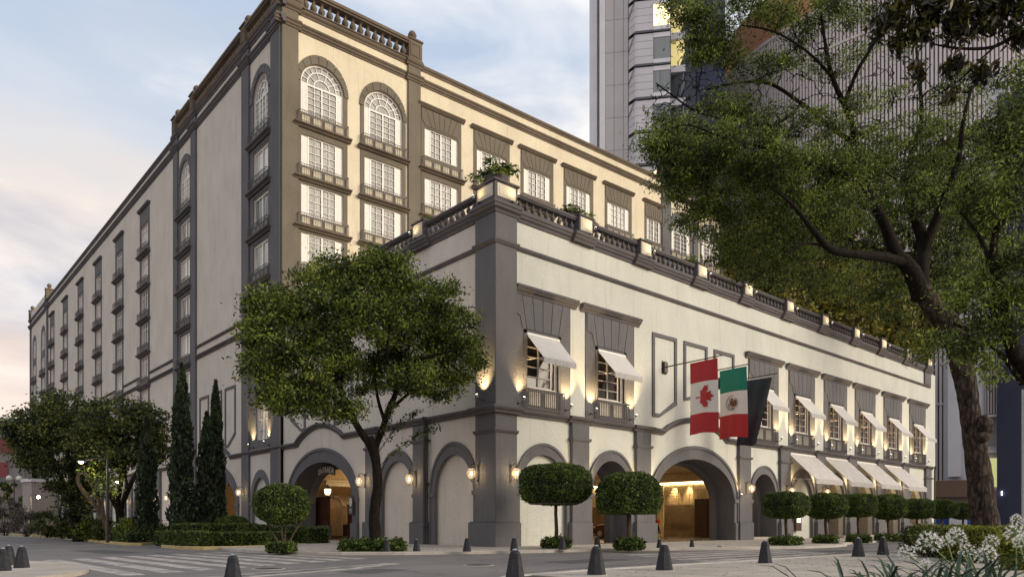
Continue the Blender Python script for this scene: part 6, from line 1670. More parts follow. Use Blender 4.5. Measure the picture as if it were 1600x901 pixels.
# ================================================================== trees on the left median
def gtree(name, label, bx, by, d, limbs, blobs, per=55, lper=60, sig=0.28, mat='leaf_dark', ll=0.2, lw=0.1, seed=2, bark='bark_dark', group='dark dense trees on the left median'):
    base = at(bx, by, d); base.z = -0.02
    tree(name, label, 'tree', base, limbs, PB(blobs), per, lper, (sig, sig, sig*0.65), M[mat], ll, lw, M[bark], group, seed=seed, twr=0.04)
D1 = 47
gtree('median_tree', 'dark dense tree at the left whose low crown spreads before the arcade', 118, 846, D1,
      [pl([(122, 846, D1, 17), (120, 815, D1, 14), (114, 785, D1, 12), (112, 755, D1, 11)]), pl([(114, 785, D1, 9), (95, 745, D1, 7), (75, 700, D1, 5)]), pl([(112, 755, D1, 9), (130, 720, D1+1, 7), (150, 680, D1+1, 5)]), pl([(112, 755, D1, 8), (105, 700, D1-1, 6), (110, 660, D1-1, 4)])],
      [(60, 672, 48, 36, D1, 1.1), (40, 700, 28, 28, D1, 0.4), (100, 645, 50, 32, D1, 1.0), (95, 700, 50, 45, D1, 1.0), (115, 745, 38, 40, D1, 0.9), (118, 790, 26, 30, D1, 0.4), (140, 690, 40, 45, D1, 0.9), (55, 725, 22, 14, D1, 0.2)], per=80, seed=21)
D2 = 43
gtree('median_tree', 'dark tree with several leaning stems left of the slender cypress', 188, 846, D2,
      [pl([(193, 850, D2, 15), (190, 825, D2, 14), (187, 800, D2, 12), (184, 785, D2, 11)]), pl([(185, 795, D2, 10), (170, 765, D2, 8), (160, 730, D2, 6), (165, 690, D2, 4)]), pl([(187, 800, D2, 9), (200, 765, D2, 8), (215, 735, D2, 6), (232, 700, D2, 4)]),
       pl([(184, 785, D2, 8), (190, 740, D2, 7), (195, 690, D2, 5)]), pl([(200, 765, D2, 5), (195, 730, D2+1, 4), (205, 690, D2, 3)])],
      [(180, 655, 55, 35, D2, 1.2), (228, 665, 34, 36, D2, 0.8), (150, 680, 36, 32, D2, 0.7), (200, 705, 48, 28, D2, 0.8), (240, 700, 20, 22, D2, 0.3), (165, 722, 30, 20, D2, 0.35)], per=80, seed=22)
gtree('leaning_tree', 'pale stemmed leaning tree beside the street lamp', 168, 845, 42,
      [pl([(173, 846, 42, 8), (160, 805, 42, 7), (140, 780, 42, 7), (122, 752, 42, 6), (126, 730, 42, 5)]), pl([(160, 805, 42, 6), (150, 770, 42, 5), (132, 740, 42, 4)]), pl([(165, 820, 42, 5), (160, 780, 42, 4), (168, 745, 42, 3)])],
      [(165, 760, 22, 24, 42, 0.5), (150, 735, 20, 16, 42, 0.3), (180, 745, 16, 20, 42, 0.3)], per=26, lper=30, mat='leaf_mid', seed=23, bark='bark_pale', group=None)
# cypresses
def cypress(label, px, by, d, top, w_px, seed, lean=0.0):
    r = np.random.default_rng(seed); base = at(px, by, d); base.z = -0.02; h = (HOR-top)/FPX*d + CAM[2]; R_ = w_px/FPX*d/2
    t = thing('cypress_tree', label, 'tree', base, 0, 'tall slender cypresses before the arches')
    mb = MB(); mb.tube([(0, 0, 0), (0, 0, h*0.9)], [0.13, 0.03], 7); part('trunk', mb, M['bark_dark'], t)
    n = int(11000*R_*h/9); z = r.uniform(0.02, 1, n)**1.1; a = r.uniform(0, 2*PI, n)
    prof = np.interp(z, [0, 0.05, 0.15, 0.35, 0.6, 0.8, 0.92, 1.0], [0.80, 1.05, 1.12, 1.05, 0.86, 0.55, 0.28, 0.03])
    lump = 1 + 0.16*np.sin(a*3+z*19+seed) + 0.12*np.sin(a*5-z*31) + 0.08*np.sin(z*55+a*2)
    rr = R_*prof*lump*(r.uniform(0.55, 1, n)**0.35)
    C = np.c_[rr*np.cos(a)+lean*z*h, rr*np.sin(a), z*h+0.15]
    part('crown', leaf_mesh('crown', C, M['leaf_cyp'], 0.26, 0.09, up=2.2, rngs=r, outward=np.c_[np.cos(a), np.sin(a), np.full(n, 0.2)]*0.7), None, t)
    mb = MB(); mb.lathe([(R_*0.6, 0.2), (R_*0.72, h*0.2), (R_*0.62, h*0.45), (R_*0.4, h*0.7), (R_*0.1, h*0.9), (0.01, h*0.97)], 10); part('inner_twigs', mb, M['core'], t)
cypress('shortest slender cypress, left of the other three', 229, 836, 41, 655, 28, 41)
cypress('tallest cypress, its tip reaching the floor band of the building', 284, 838, 38, 572, 33, 42)
cypress('thicker left stem of the double cypress beside the far arch', 323, 836, 38.5, 648, 30, 43)
cypress('taller right stem of the double cypress beside the far arch', 337, 836, 39.3, 598, 26, 44)
# shrubs and hedges on the left median
def shrub(label, px, by, d, w_px, h_px, mat, seed, n=3500, group='shrubs and low hedges along the left median', leaf=0.14, name='shrub'):
    r = np.random.default_rng(seed); base = at(px, by, d); base.z = -0.02; k = d/FPX; rx = w_px*k/2; h = h_px*k
    t = thing(name, label, 'shrub', base, 0, group)
    cs = sub_centres([((0, 0, h*0.5), (rx, rx*0.7, h*0.5), 1)], 40, r); cs[:, 2] = np.abs(cs[:, 2])
    C = leaves_round(cs, n//40, (0.16, 0.16, 0.12), r); C[:, 2] = np.maximum(C[:, 2], 0.02)
    part('foliage', leaf_mesh('foliage', C, M[mat], leaf, leaf*0.5, rngs=r), None, t)
    mb = MB()
    for c in cs[::3]: mb.tube([(c[0]*0.1, c[1]*0.1, 0), (c[0]*0.6, c[1]*0.6, c[2]*0.5), tuple(c)], [0.02, 0.014, 0.006], 4)
    part('stems', mb.mesh('stems', M['bark_dark'], fix=False), None, t)
for i, (px, by, d, w_, h_, mt, lab) in enumerate((
        (8, 832, 62, 52, 62, 'leaf_grey', 'greyish leafless looking shrub at the left picture edge'), (42, 833, 58, 46, 46, 'leaf_grey', 'greyish shrub second from the left picture edge'),
        (75, 836, 54, 48, 40, 'leaf_dark', 'dark shrub below the bright street light'), (108, 838, 50, 46, 32, 'leaf_dark', 'dark shrub at the foot of the leftmost tree'),
        (140, 841, 47, 44, 34, 'leaf_mid', 'green shrub between the two median trees'), (166, 844, 44, 40, 32, 'leaf_dark', 'dark shrub before the leaning pale stems'),
        (200, 846, 42, 34, 38, 'leaf_mid', 'rounded green shrub right of the second median tree'), (228, 846, 41, 34, 30, 'leaf_dark', 'dark shrub at the foot of the shortest cypress'),
        (250, 845, 43, 28, 24, 'leaf_mid', 'low green shrub at the tip of the median'))):
    shrub(lab, px, by, d, w_, h_, mt, 60+i)
hedge('low clipped box edging along the road side of the left median', (-10.0, 33, -0.02), 1.2, 30.0, 0.55, rad(-1.2), None, 15000, leaf=0.07, seed=71)
shrub('pale green street trees far down the road at the left edge', 8, 838, 100, 60, 80, 'leaf_mid', 90, 5000, leaf=0.4, group=None)

# ================================================================== big tree on the right
DB = 27.0
BT = at(1532, 858, DB); BT.z = ZP
big = [pl([(1543, 864, DB, 60), (1542, 845, DB, 45), (1540, 820, DB, 40), (1534, 780, DB, 37), (1530, 740, DB, 35), (1522, 690, DB, 31), (1516, 645, DB, 29), (1511, 610, DB, 30), (1504, 575, DB, 32), (1496, 535, DB, 36), (1478, 502, DB, 35), (1455, 475, DB, 30), (1438, 450, DB, 27)]),
       pl([(1440, 465, DB, 30), (1425, 425, DB-0.3, 25), (1400, 395, DB-0.6, 20), (1384, 355, DB-0.8, 17), (1362, 310, DB-1, 15), (1348, 280, DB-1.2, 13), (1338, 235, DB-1.4, 11), (1330, 190, DB-1.6, 9), (1300, 120, DB-2, 7), (1288, 60, DB-2, 5), (1280, 0, DB-2, 4)]),
       pl([(1438, 462, DB, 27), (1440, 420, DB, 22), (1443, 385, DB+.3, 19), (1430, 340, DB+0.5, 15), (1418, 285, DB+0.8, 12), (1425, 240, DB+1, 10), (1440, 190, DB+1.2, 7), (1436, 120, DB+1.2, 5), (1430, 60, DB+1.2, 3)]),
       pl([(1443, 395, DB+.2, 18), (1460, 350, DB, 14), (1480, 300, DB-0.4, 11), (1498, 250, DB-0.6, 9), (1505, 190, DB-1, 6), (1520, 130, DB-1, 4)]),
       pl([(1415, 410, DB-0.4, 16), (1385, 402, DB-1.2, 15), (1345, 398, DB-2, 13), (1300, 390, DB-2.6, 12), (1275, 365, DB-3, 10), (1240, 322, DB-3.4, 6), (1215, 300, DB-3.6, 4)]),
       pl([(1290, 385, DB-2.7, 6), (1260, 380, DB-3, 4), (1225, 395, DB-3.2, 3)]),
       pl([(1350, 285, DB-1.2, 11), (1320, 275, DB-2, 9), (1275, 258, DB-2.6, 8), (1235, 245, DB-3, 6), (1190, 230, DB-3.4, 4)]),
       pl([(1336, 225, DB-1.4, 9), (1300, 200, DB-1, 7), (1250, 160, DB-0.4, 6), (1200, 130, DB, 5), (1150, 130, DB, 4), (1105, 140, DB, 3)]),
       pl([(1385, 355, DB-0.8, 9), (1370, 330, DB+1.5, 8), (1330, 300, DB+3, 7), (1280, 300, DB+4, 5), (1200, 310, DB+4, 4), (1120, 300, DB+4, 3)]),
       pl([(1320, 160, DB-1.8, 7), (1340, 110, DB-2.4, 6), (1370, 60, DB-2.8, 4), (1390, 0, DB-3, 3)]),
       pl([(1250, 165, DB-0.4, 5), (1210, 195, DB-1, 4), (1150, 190, DB-1.4, 3.5), (1090, 175, DB-1.6, 3), (1045, 145, DB-1.8, 2.4), (1025, 130, DB-1.8, 1.6)]),
       pl([(1430, 340, DB+.5, 9), (1470, 310, DB+2, 7), (1520, 270, DB+3, 5), (1560, 220, DB+3, 4)]),
       pl([(1190, 230, DB-3.4, 3.5), (1130, 215, DB-3.6, 3), (1075, 195, DB-3.6, 2.4), (1040, 205, DB-3.6, 1.6)]),
       pl([(1480, 520, DB, 14), (1500, 480, DB+1, 11), (1530, 440, DB+2, 9), (1570, 400, DB+2.4, 6)]),
       pl([(1300, 120, DB-2, 5), (1260, 80, DB-2.6, 4), (1210, 50, DB-3, 3), (1160, 40, DB-3, 2)])]
bb = PB([(1030, 215, 30, 36, DB-3, .5), (1055, 250, 36, 34, DB-3, .5), (1095, 250, 50, 36, DB-3, .8), (1050, 290, 22, 26, DB-3, .2), (1085, 305, 40, 30, DB-2, .45), (1075, 345, 22, 18, DB-2, .14), (1110, 345, 42, 28, DB-1, .45), (1150, 300, 55, 45, DB-1, .8), (1180, 360, 60, 40, DB, .8),
         (1160, 235, 55, 32, DB-3, .8), (1225, 262, 60, 36, DB-3, .9), (1240, 340, 60, 45, DB-2, .85), (1300, 330, 60, 40, DB-2, .75), (1300, 262, 55, 30, DB-2, .7), (1360, 240, 45, 34, DB-1, .5), (1400, 310, 50, 45, DB, .6),
         (1460, 270, 50, 45, DB, .6), (1500, 320, 50, 45, DB+1, .7), (1340, 440, 70, 36, DB+1, .6), (1250, 420, 80, 30, DB+1, .7), (1190, 420, 45, 25, DB+1, .3), (1400, 470, 50, 36, DB+1, .45), (1440, 540, 35, 25, DB, .3),
         (1085, 25, 26, 24, DB-3, 0.286), (1112, 55, 34, 24, DB-3, 0.416), (1088, 82, 22, 18, DB-3, 0.208), (1135, 82, 36, 20, DB-2, 0.312), (1165, 12, 40, 16, DB-3, 0.338), (1215, 20, 36, 18, DB-3, 0.26), (1185, 108, 36, 16, DB-2, 0.234), (1120, 160, 30, 14, DB-2, 0.156), (1155, 170, 40, 18, DB-1, 0.338),
         (1235, 82, 30, 18, DB-1, 0.182), (1215, 192, 45, 20, DB-1, 0.4), (1270, 30, 36, 20, DB-2, 0.26), (1295, 105, 34, 16, DB-2, 0.156), (1310, 12, 36, 14, DB-2, 0.234), (1335, 90, 26, 16, DB-2, 0.091), (1350, 22, 26, 16, DB-3, 0.13), (1345, 160, 30, 14, DB-2, 0.13),
         (1280, 200, 45, 20, DB-2, 0.35), (1420, 205, 40, 24, DB, 0.2), (1490, 200, 40, 30, DB, 0.3), (1410, 60, 30, 30, DB, 0.104), (1500, 140, 40, 30, DB, 0.286), (1530, 230, 45, 40, DB+2, 0.5), (1400, 150, 25, 16, DB, 0.078), (1050, 12, 20, 12, DB-3, 0.091),
         (1540, 400, 50, 50, DB+2, .5), (1500, 440, 40, 40, DB+1, .35), (1140, 395, 36, 24, DB, .3), (1070, 205, 30, 20, DB-2, .3), (1120, 215, 40, 24, DB-2, .4)])
tree('jacaranda_tree', 'huge feathery tree at the right with a thick leaning trunk and wide spreading branches', 'tree', BT, big, bb, 100, 72, (0.24, 0.24, 0.07), M['leaf_jac'], 0.125, 0.036, M['bark'], twr=0.04, seed=5, every=1, droop=0.3, n=13)
jt = bpy.data.objects['jacaranda_tree']
nb = []; mb = MB(); random.seed(99)
for l in big[1:]:
    P_ = [p for p, _ in l]; R_ = [q for _, q in l]
    for k in range(len(P_)-1):
        for q in range(4): nb.append((tuple(P_[k].lerp(P_[k+1], q/4)), R_[k]))
bare = sub_centres(PB([(1065, 150, 50, 32, DB-1.8, 1.0), (1030, 160, 28, 24, DB-1.8, .4), (1110, 120, 40, 26, DB-1, .6), (1200, 150, 60, 40, DB-1, .8), (1290, 170, 60, 50, DB-1, .8), (1370, 150, 50, 60, DB, .7), (1460, 120, 50, 60, DB, .7), (1250, 340, 80, 50, DB-1, .8), (1400, 250, 70, 50, DB, .8), (1250, 60, 60, 40, DB-2, .6), (1500, 250, 50, 50, DB, .6)]), 60, np.random.default_rng(55))
twig_tubes(mb, nb, bare, 0.075, n=4, r_end=0.020, sag=0.22)
part('bare_twigs', mb.mesh('bare_twigs', M['bark_dark'], fix=False), None, jt, Matrix.Translation(-BT), kind='stuff')
mb = MB(); mb.blob(tuple(at(1538, 665, DB-0.3)), 0.36, 3, (1, 0.8, 1.1), 0.10); mb.blob(tuple(at(1534, 682, DB-0.4)), 0.28, 3, (1, 0.9, 0.8), 0.10); part('burl', mb.mesh('burl', M['bark'], smooth=True), None, jt, Matrix.Translation(-BT))
tb_ = at(1536, 817, 52); tb_.z = 0
tree('park_tree', 'dark tall tree standing between the big trunk and the round building', 'tree', tb_, [[(tb_, 0.45), (at(1520, 620, 52), 0.35), (at(1478, 450, 52), 0.25)], pl([(1470, 450, 52, 10), (1420, 370, 52, 7), (1360, 310, 52, 4)]), pl([(1475, 480, 52, 10), (1500, 380, 52, 7), (1510, 300, 52, 4)]), pl([(1440, 400, 52, 7), (1340, 380, 51, 5), (1250, 330, 50, 3)])],
     PB([(1200, 300, 50, 40, 50, .6), (1265, 290, 60, 42, 50, .9), (1330, 290, 60, 45, 50, .9), (1260, 370, 65, 40, 50, .9), (1340, 370, 60, 40, 51, .9), (1400, 290, 55, 50, 52, .9), (1420, 380, 55, 50, 52, .9), (1470, 300, 50, 55, 52, .9), (1490, 400, 45, 50, 52, .8), (1530, 330, 40, 50, 52, .7), (1440, 230, 45, 30, 52, .4), (1360, 225, 40, 22, 52, .3), (1515, 240, 40, 40, 52, .5), (1560, 420, 35, 60, 52, .5), (1180, 375, 45, 35, 50, .5)]),
     60, 46, (0.42, 0.42, 0.2), M['leaf_dark'], 0.36, 0.13, M['bark_dark'], seed=77, twr=0.05)
# second tree whose trunk leaves the frame
DR = 20.0
tree('feathery_tree', 'second feathery tree cut by the right picture edge', 'tree', at(1700, 860, DR) - Vector((0, 0, at(1700, 860, DR).z - ZP)),
     [pl([(1700, 862, DR, 50), (1680, 760, DR, 40), (1655, 660, DR, 34), (1620, 600, DR, 30), (1592, 560, DR, 26)]), pl([(1590, 565, DR, 26), (1575, 520, DR, 22), (1565, 480, DR, 20), (1556, 430, DR, 16), (1553, 380, DR, 12), (1570, 330, DR, 9), (1595, 280, DR, 6)]),
      pl([(1598, 600, DR, 10), (1570, 560, DR, 8), (1530, 525, DR, 6), (1490, 505, DR, 4)]), pl([(1630, 615, DR, 22), (1620, 520, DR, 20), (1612, 420, DR, 18), (1615, 300, DR, 12), (1600, 200, DR, 8)]), pl([(1556, 430, DR, 8), (1530, 370, DR, 6), (1500, 330, DR, 4)])],
     PB([(1560, 330, 45, 40, DR, .6), (1590, 430, 45, 50, DR, .8), (1555, 500, 40, 40, DR, .5), (1600, 250, 50, 50, DR, .7), (1520, 540, 30, 25, DR, .3), (1600, 150, 50, 50, DR, .5), (1530, 300, 40, 30, DR, .3), (1520, 460, 35, 30, DR, .3), (1570, 200, 35, 35, DR, .3), (1540, 580, 18, 22, DR, .12)]),
     90, 55, (0.22, 0.22, 0.12), M['leaf_jac'], 0.14, 0.04, M['bark_dark'], seed=6, twr=0.02, droop=0.3)
# large leaved tree overhead, right
DL = 9.5
tree('broadleaf_tree', 'near tree with large drooping leathery leaves hanging in from the top right', 'tree', at(1720, 900, DL) - Vector((0, 0, at(1720, 900, DL).z - ZP)),
     [pl([(1760, 950, DL, 60), (1750, 700, DL, 50), (1730, 400, DL, 42), (1715, 150, DL, 34), (1700, -60, DL, 24)]), pl([(1712, 20, DL, 16), (1650, 12, DL, 13), (1590, 15, DL, 9), (1545, 16, DL, 6), (1500, 5, DL, 4)]),
      pl([(1715, 60, DL, 12), (1650, 40, DL, 9), (1590, 55, DL, 7), (1550, 74, DL, 5), (1500, 76, DL, 4), (1462, 70, DL, 2.5)]), pl([(1560, 68, DL, 4), (1530, 95, DL, 3), (1500, 125, DL, 2.5), (1470, 145, DL, 2)]), pl([(1715, -40, DL, 14), (1600, -40, DL, 10), (1500, -30, DL, 7), (1420, -15, DL, 5), (1380, 10, DL, 3)])],
     PB([(1375, 50, 20, 22, DL, .12), (1395, 20, 28, 22, DL, .2), (1430, 15, 32, 24, DL, .28), (1410, 60, 20, 14, DL, .1), (1470, 20, 34, 26, DL, .35), (1450, 50, 22, 16, DL, .14), (1510, 25, 34, 26, DL, .32), (1495, 55, 22, 16, DL, .12), (1555, 10, 34, 20, DL, .3), (1435, 112, 14, 12, DL, .09),
         (1490, 105, 13, 14, DL, .09), (1535, 115, 15, 18, DL, .1), (1485, 145, 13, 10, DL, .06), (1600, 30, 30, 30, DL, .2), (1590, 55, 18, 14, DL, .1), (1575, 0, 30, 16, DL, .2), (1545, 45, 16, 14, DL, .1)], 1.0),
     80, 17, (0.05, 0.05, 0.045), M['leaf_big'], 0.125, 0.04, M['bark_dark'], seed=8, twr=0.008, droop=0.9)

# ================================================================== terrace plants
def frond_mesh(seed, n=16, R_=0.85, leafs=26):
    r = np.random.default_rng(seed); C = []; O = []; mb = MB()
    for k in range(n):
        a = 2*PI*k/n + r.uniform(-0.2, 0.2); el = r.uniform(0.35, 1.3); L_ = R_*r.uniform(0.7, 1.1); prev = Vector((0, 0, 0)); pts = [prev]
        for q in range(1, 7):
            t = q/6; p = Vector((math.cos(a)*L_*math.cos(el)*t*1.15, math.sin(a)*L_*math.cos(el)*t*1.15, L_*(math.sin(el)*t*1.25 - 0.75*t*t))); pts.append(p)
        mb.tube(pts, [0.018, 0.014, 0.012, 0.01, 0.008, 0.006, 0.004], 4)
        for q in range(leafs):
            s_ = r.uniform(0.2, 1)*6; i = min(int(s_), 5); p = pts[i].lerp(pts[i+1], s_-i); C.append(tuple(p)+()); sd_ = 1 if q % 2 else -1
            O.append((-math.sin(a)*sd_*1.6+math.cos(a)*0.8, math.cos(a)*sd_*1.6+math.sin(a)*0.8, -0.2))
    C = np.array(C); O = np.array(O); C2 = C + O/np.linalg.norm(O, axis=1)[:, None]*0.10
    return leaf_mesh('leaves', C2, M['leaf_mid'], 0.26, 0.05, outward=O*1.6, rngs=r), mb.mesh('leaf_stalks', M['leaf_dark'], fix=False)
fr1, fr2 = frond_mesh(1), frond_mesh(2, 13, 0.75, 22)
def terrace_plant(F, s, z, k, label, me, rot=0.0, inn=0.45):
    t = thing('potted_palm', label, 'plant', F.W(s, z, -inn), rot, 'potted plants on the terrace pedestals'); t.scale = (k, k, k)
    link('leaves', me[0], t); link('leaf_stalks', me[1], t)
    mb = MB(); mb.lathe([(0.20, -0.42), (0.27, -0.1), (0.30, 0.02), (0.26, 0.02)], 12); part('pot', mb, M['mould'], t)
terrace_plant(FR, 0.35, 16.9, 1.75, 'largest palm like plant, on the corner pedestal of the roof terrace', fr1, 0.3, 0.35)
terrace_plant(FR, 5.3, 16.6, 1.35, 'leafy plant on the first pedestal along the front terrace', fr2, 1.0)
terrace_plant(FR, 6.5, 16.5, 1.15, 'smaller leafy plant just right of the first front pedestal', fr1, 2.0, 0.5)
terrace_plant(FR, 10.45, 16.4, 1.0, 'small plant on the second front pedestal', fr2, 2.5)
terrace_plant(FR, 15.6, 16.5, 1.2, 'plant on the third front pedestal', fr1, 1.5)
terrace_plant(FR, 26.2, 16.5, 0.8, 'pale plant on the fifth front pedestal', fr2, 0.5); terrace_plant(FR, 31.4, 16.5, 0.8, 'plant on the sixth front pedestal, before the ivy', fr1, 0.7)
terrace_plant(FL, 5.9, 16.5, 1.1, 'plant on the first pedestal along the side terrace', fr2, 0.7); terrace_plant(FL, 11.2, 16.5, 1.2, 'plant on the second pedestal along the side terrace', fr1, 0.1)

# ================================================================== flower bed, front right
hedge('yellow green clipped hedge behind the white flowers, left of the big trunk', at(1500, 850, 28.5)*1 - Vector((0, 0, at(1500, 850, 28.5).z-ZP)), 3.6, 1.4, 1.02, rad(-30), None, 9000, mat='leaf_lime', seed=81, leaf=0.06)
p = at(1590, 850, 22); p.z = ZP; hedge('yellow green clipped hedge right of the big trunk', p, 4.2, 1.4, 1.0, rad(-28), None, 11000, mat='leaf_lime', seed=82, leaf=0.055)
p = at(1452, 850, 26); p.z = ZP; shrub_b = p
def bedshrub(label, px, d, w_, h_, mat, seed, n=4200):
    r = np.random.default_rng(seed); base = at(px, 860, d); base.z = ZP; t = thing('bed_shrub', label, 'shrub', base, 0, 'dark shrubs round the big tree')
    cs = sub_centres([((0, 0, h_*0.5), (w_/2, w_/2.4, h_*0.5), 1)], 46, r); C = leaves_round(cs, n//46, (0.12, 0.12, 0.09), r); C[:, 2] = np.maximum(C[:, 2], 0.02)
    part('foliage', leaf_mesh('foliage', C, M[mat], 0.13, 0.05, rngs=r, up=0.5), None, t)
    mb = MB()
    for c in cs[::3]: mb.tube([(c[0]*0.15, c[1]*0.15, 0), (c[0]*0.6, c[1]*0.6, c[2]*0.5), tuple(c)], [0.015, 0.012, 0.006], 4)
    part('stems', mb.mesh('stems', M['bark_dark'], fix=False), None, t)
bedshrub('dark shrub at the left end of the flower bed, next to the bollard pair', 1432, 27.5, 1.3, 0.95, 'leaf_dark', 101)
bedshrub('dark shrub under the tall white flower heads', 1460, 25, 1.5, 0.95, 'leaf_dark', 102)
bedshrub('dark shrub left of the big tree trunk', 1492, 24, 1.5, 0.95, 'leaf_dark', 103)
bedshrub('dark shrub right of the big tree trunk', 1560, 23, 1.0, 0.9, 'leaf_dark', 104)
bedshrub('bright leafy shrub at the right picture edge', 1592, 18, 1.2, 0.85, 'leaf_lime', 105)
fm = plain('white flower petals', (0.80, 0.78, 0.72), rough=0.5, var=0.06); 
ftr = fm.node_tree; 
def umbel(seed, n=38, R_=0.095):
    r = random.Random(seed); pet = MB(); ped = MB()
    for k in range(n):
        z = 1-1.75*(k+0.5)/n; a = k*2.39996+r.uniform(-0.2, 0.2); q = math.sqrt(max(0, 1-z*z)); d = Vector((q*math.cos(a), q*math.sin(a), z+0.08)).normalized()
        rr = R_*r.uniform(0.8, 1.15); c = d*rr; ped.tube([Vector((0, 0, -0.01)), c], 0.0016, 3)
        x_ = d.orthogonal().normalized(); y_ = d.cross(x_); op = r.uniform(0.4, 1.0)
        for m_ in range(6):
            t = 2*PI*m_/6+a; e = x_*math.cos(t)+y_*math.sin(t); s_ = d.cross(e)
            L_ = 0.050*r.uniform(0.8, 1.15); mid = c + d*L_*0.55 + e*L_*0.22*op; tip = c + d*L_*0.9 + e*L_*(0.35+0.45*op)
            pet.poly([tuple(c), tuple(mid-s_*0.0048), tuple(tip), tuple(mid+s_*0.0048)])
    return pet.mesh('petals', fm, fix=False), ped.mesh('flower_stalks', M['stalk'], fix=False)
M['stalk'] = plain('pale green stalk', (0.14, 0.19, 0.07), rough=0.6)
um = [umbel(1), umbel(2, 32), umbel(3, 44)]
def strap_leaves(seed, n=22, L_=0.55):
    r = random.Random(seed); mb = MB()
    for k in range(n):
        a = r.uniform(0, 2*PI); L2 = L_*r.uniform(0.6, 1.15); el = r.uniform(0.7, 1.45); w_ = r.uniform(0.012, 0.02); sx, sy = -math.sin(a), math.cos(a); pts = []
        for q in range(8):
            t = q/7; rr = L2*math.cos(el)*t*1.1 + 0.10*t*t*L2*2; z = L2*(math.sin(el)*t*1.25 - 0.62*t*t); ww = w_*(1-t**3)*(0.6+0.4*math.sin(PI*min(1, t*1.6)))+0.001
            pts.append((Vector((rr*math.cos(a), rr*math.sin(a), z)), ww))
        i = len(mb.v)
        for p, ww in pts: mb.v += [(p.x-sx*ww, p.y-sy*ww, p.z), (p.x, p.y, p.z-ww*0.35), (p.x+sx*ww, p.y+sy*ww, p.z)]
        for q in range(7):
            for c in (0, 1): b_ = i+q*3+c; mb.f.append((b_, b_+1, b_+4, b_+3)); mb.m.append(0)
    return mb.mesh('strap_leaves', M['leaf_blade'], smooth=True, fix=False)
sl_me = [strap_leaves(1), strap_leaves(2, 26), strap_leaves(3, 18, 0.5)]
def agapanthus(px, py, d, k, i, label, bx=0, lz=0.0):
    head = at(px, py, d); base = Vector((head.x + 0.05*bx*RT.x, head.y + 0.05*bx*RT.y, ZP)); base += RT*(bx*d/FPX)
    t = thing('white_agapanthus', label, 'flower', base, 0, 'white flowers of the front right bed'); h = head - base
    mb = MB(); mb.tube([(0, 0, 0), (h.x*0.25, h.y*0.25, h.z*0.45), tuple(h)], [0.008, 0.0065, 0.005], 6); part('stalk', mb, M['stalk'], t)
    fl = link('flower_head', um[i % 3][0], t, Matrix.Translation(h) @ Matrix.Rotation(i*1.1, 4, 'Z') @ Matrix.Scale(k*0.52, 4)); link('flower_stalks', um[i % 3][1], fl)
    lv = link('strap_leaves', sl_me[i % 3], t, Matrix.Rotation(i*0.9, 4, 'Z') @ Matrix.Scale(0.9, 4))
for i, a in enumerate(((1452, 848, 4.4, 1.05, 'largest white agapanthus head, left of the big trunk', 14), (1417, 865, 4.3, 0.78, 'white flower head furthest left in the bed', 18), (1447, 883, 4.0, 0.55, 'small half open white flower head low in the bed', 2),
                        (1494, 838, 5.6, 1.05, 'white flower head just left of the trunk, higher than its neighbours', 6), (1511, 860, 4.6, 0.72, 'white flower head in the middle of the bed, below the trunk', 6), (1541, 867, 4.2, 0.86, 'broad white flower head low right of the trunk foot', 3),
                        (1549, 846, 4.9, 0.72, 'round white flower head right in front of the trunk foot', 4), (1586, 833, 4.9, 1.0, 'white flower head high at the right picture edge', 5), (1597, 846, 4.6, 0.75, 'white flower head at the very right edge, lower of the two', 5), (1588, 811, 8.5, 0.95, 'distant white flower head above the right hedge', 0),
                        (1480, 846, 5.8, 0.8, 'white flower head tucked behind the largest one', 4))):
    agapanthus(a[0], a[1], a[2], a[3], i, a[4], a[5])
r = random.Random(4)
SV = []; SF = []
for k in range(46):
    px = 1322+k*6.4+r.uniform(-6, 6); d = r.uniform(3.0, 4.8); p = at(px, 890, d); p.z = ZP
    top = (CAM[2] - ZP) - (r.uniform(54, 72) - 12*min(1, k/16))/FPX*d; me = sl_me[k % 3]; hm = max(v.co.z for v in me.vertices)
    mx = Matrix.Translation(p) @ Matrix.Rotation(r.uniform(0, 6), 4, 'Z') @ Matrix.Diagonal((1.25, 1.25, top/hm, 1)); i0 = len(SV)
    SV += [tuple(mx @ v.co) for v in me.vertices]; SF += [tuple(i0+q for q in f.vertices) for f in me.polygons]
me = bpy.data.meshes.new('strap_leaves'); me.from_pydata(SV, [], SF); me.materials.append(M['leaf_blade'])
t = link('strap_leaf_planting', me); t['kind'] = 'stuff'; t['label'] = 'dark arching strap leaves massed along the bottom right edge'; t['category'] = 'plants'

# ================================================================== litter, covers and drains on the ground
def litter(name, label, n, fx, z, mat, size, seed):
    r = np.random.default_rng(seed); P = fx(r, n); C = np.c_[P, np.full(n, z+0.012)+r.uniform(0, 0.012, n)]
    me = leaf_mesh(name, C, mat, size, size*0.55, rngs=r)
    co = np.empty(len(me.vertices)*3); me.vertices.foreach_get('co', co); co = co.reshape(-1, 3); co[:, 2] = z+0.006+(co[:, 2]-z)*0.18; co[:, 2] = np.maximum(co[:, 2], z+0.004); me.vertices.foreach_set('co', co.reshape(-1)); me.update()
    o = link(name, me); o['kind'] = 'stuff'; o['label'] = label; o['category'] = 'leaf litter'
M['dry'] = leafmat('dry fallen leaves', (0.05, 0.03, 0.012), (0.14, 0.09, 0.03), (0.26, 0.19, 0.06), clump=3)
litter('fallen_leaves', 'dry fallen leaves scattered over the near pavement under the big tree', 1500, lambda r, n: np.c_[r.normal(4, 9, n), -13.9-np.abs(r.normal(0, 4.0, n))], ZP, M['dry'], 0.075, 1)
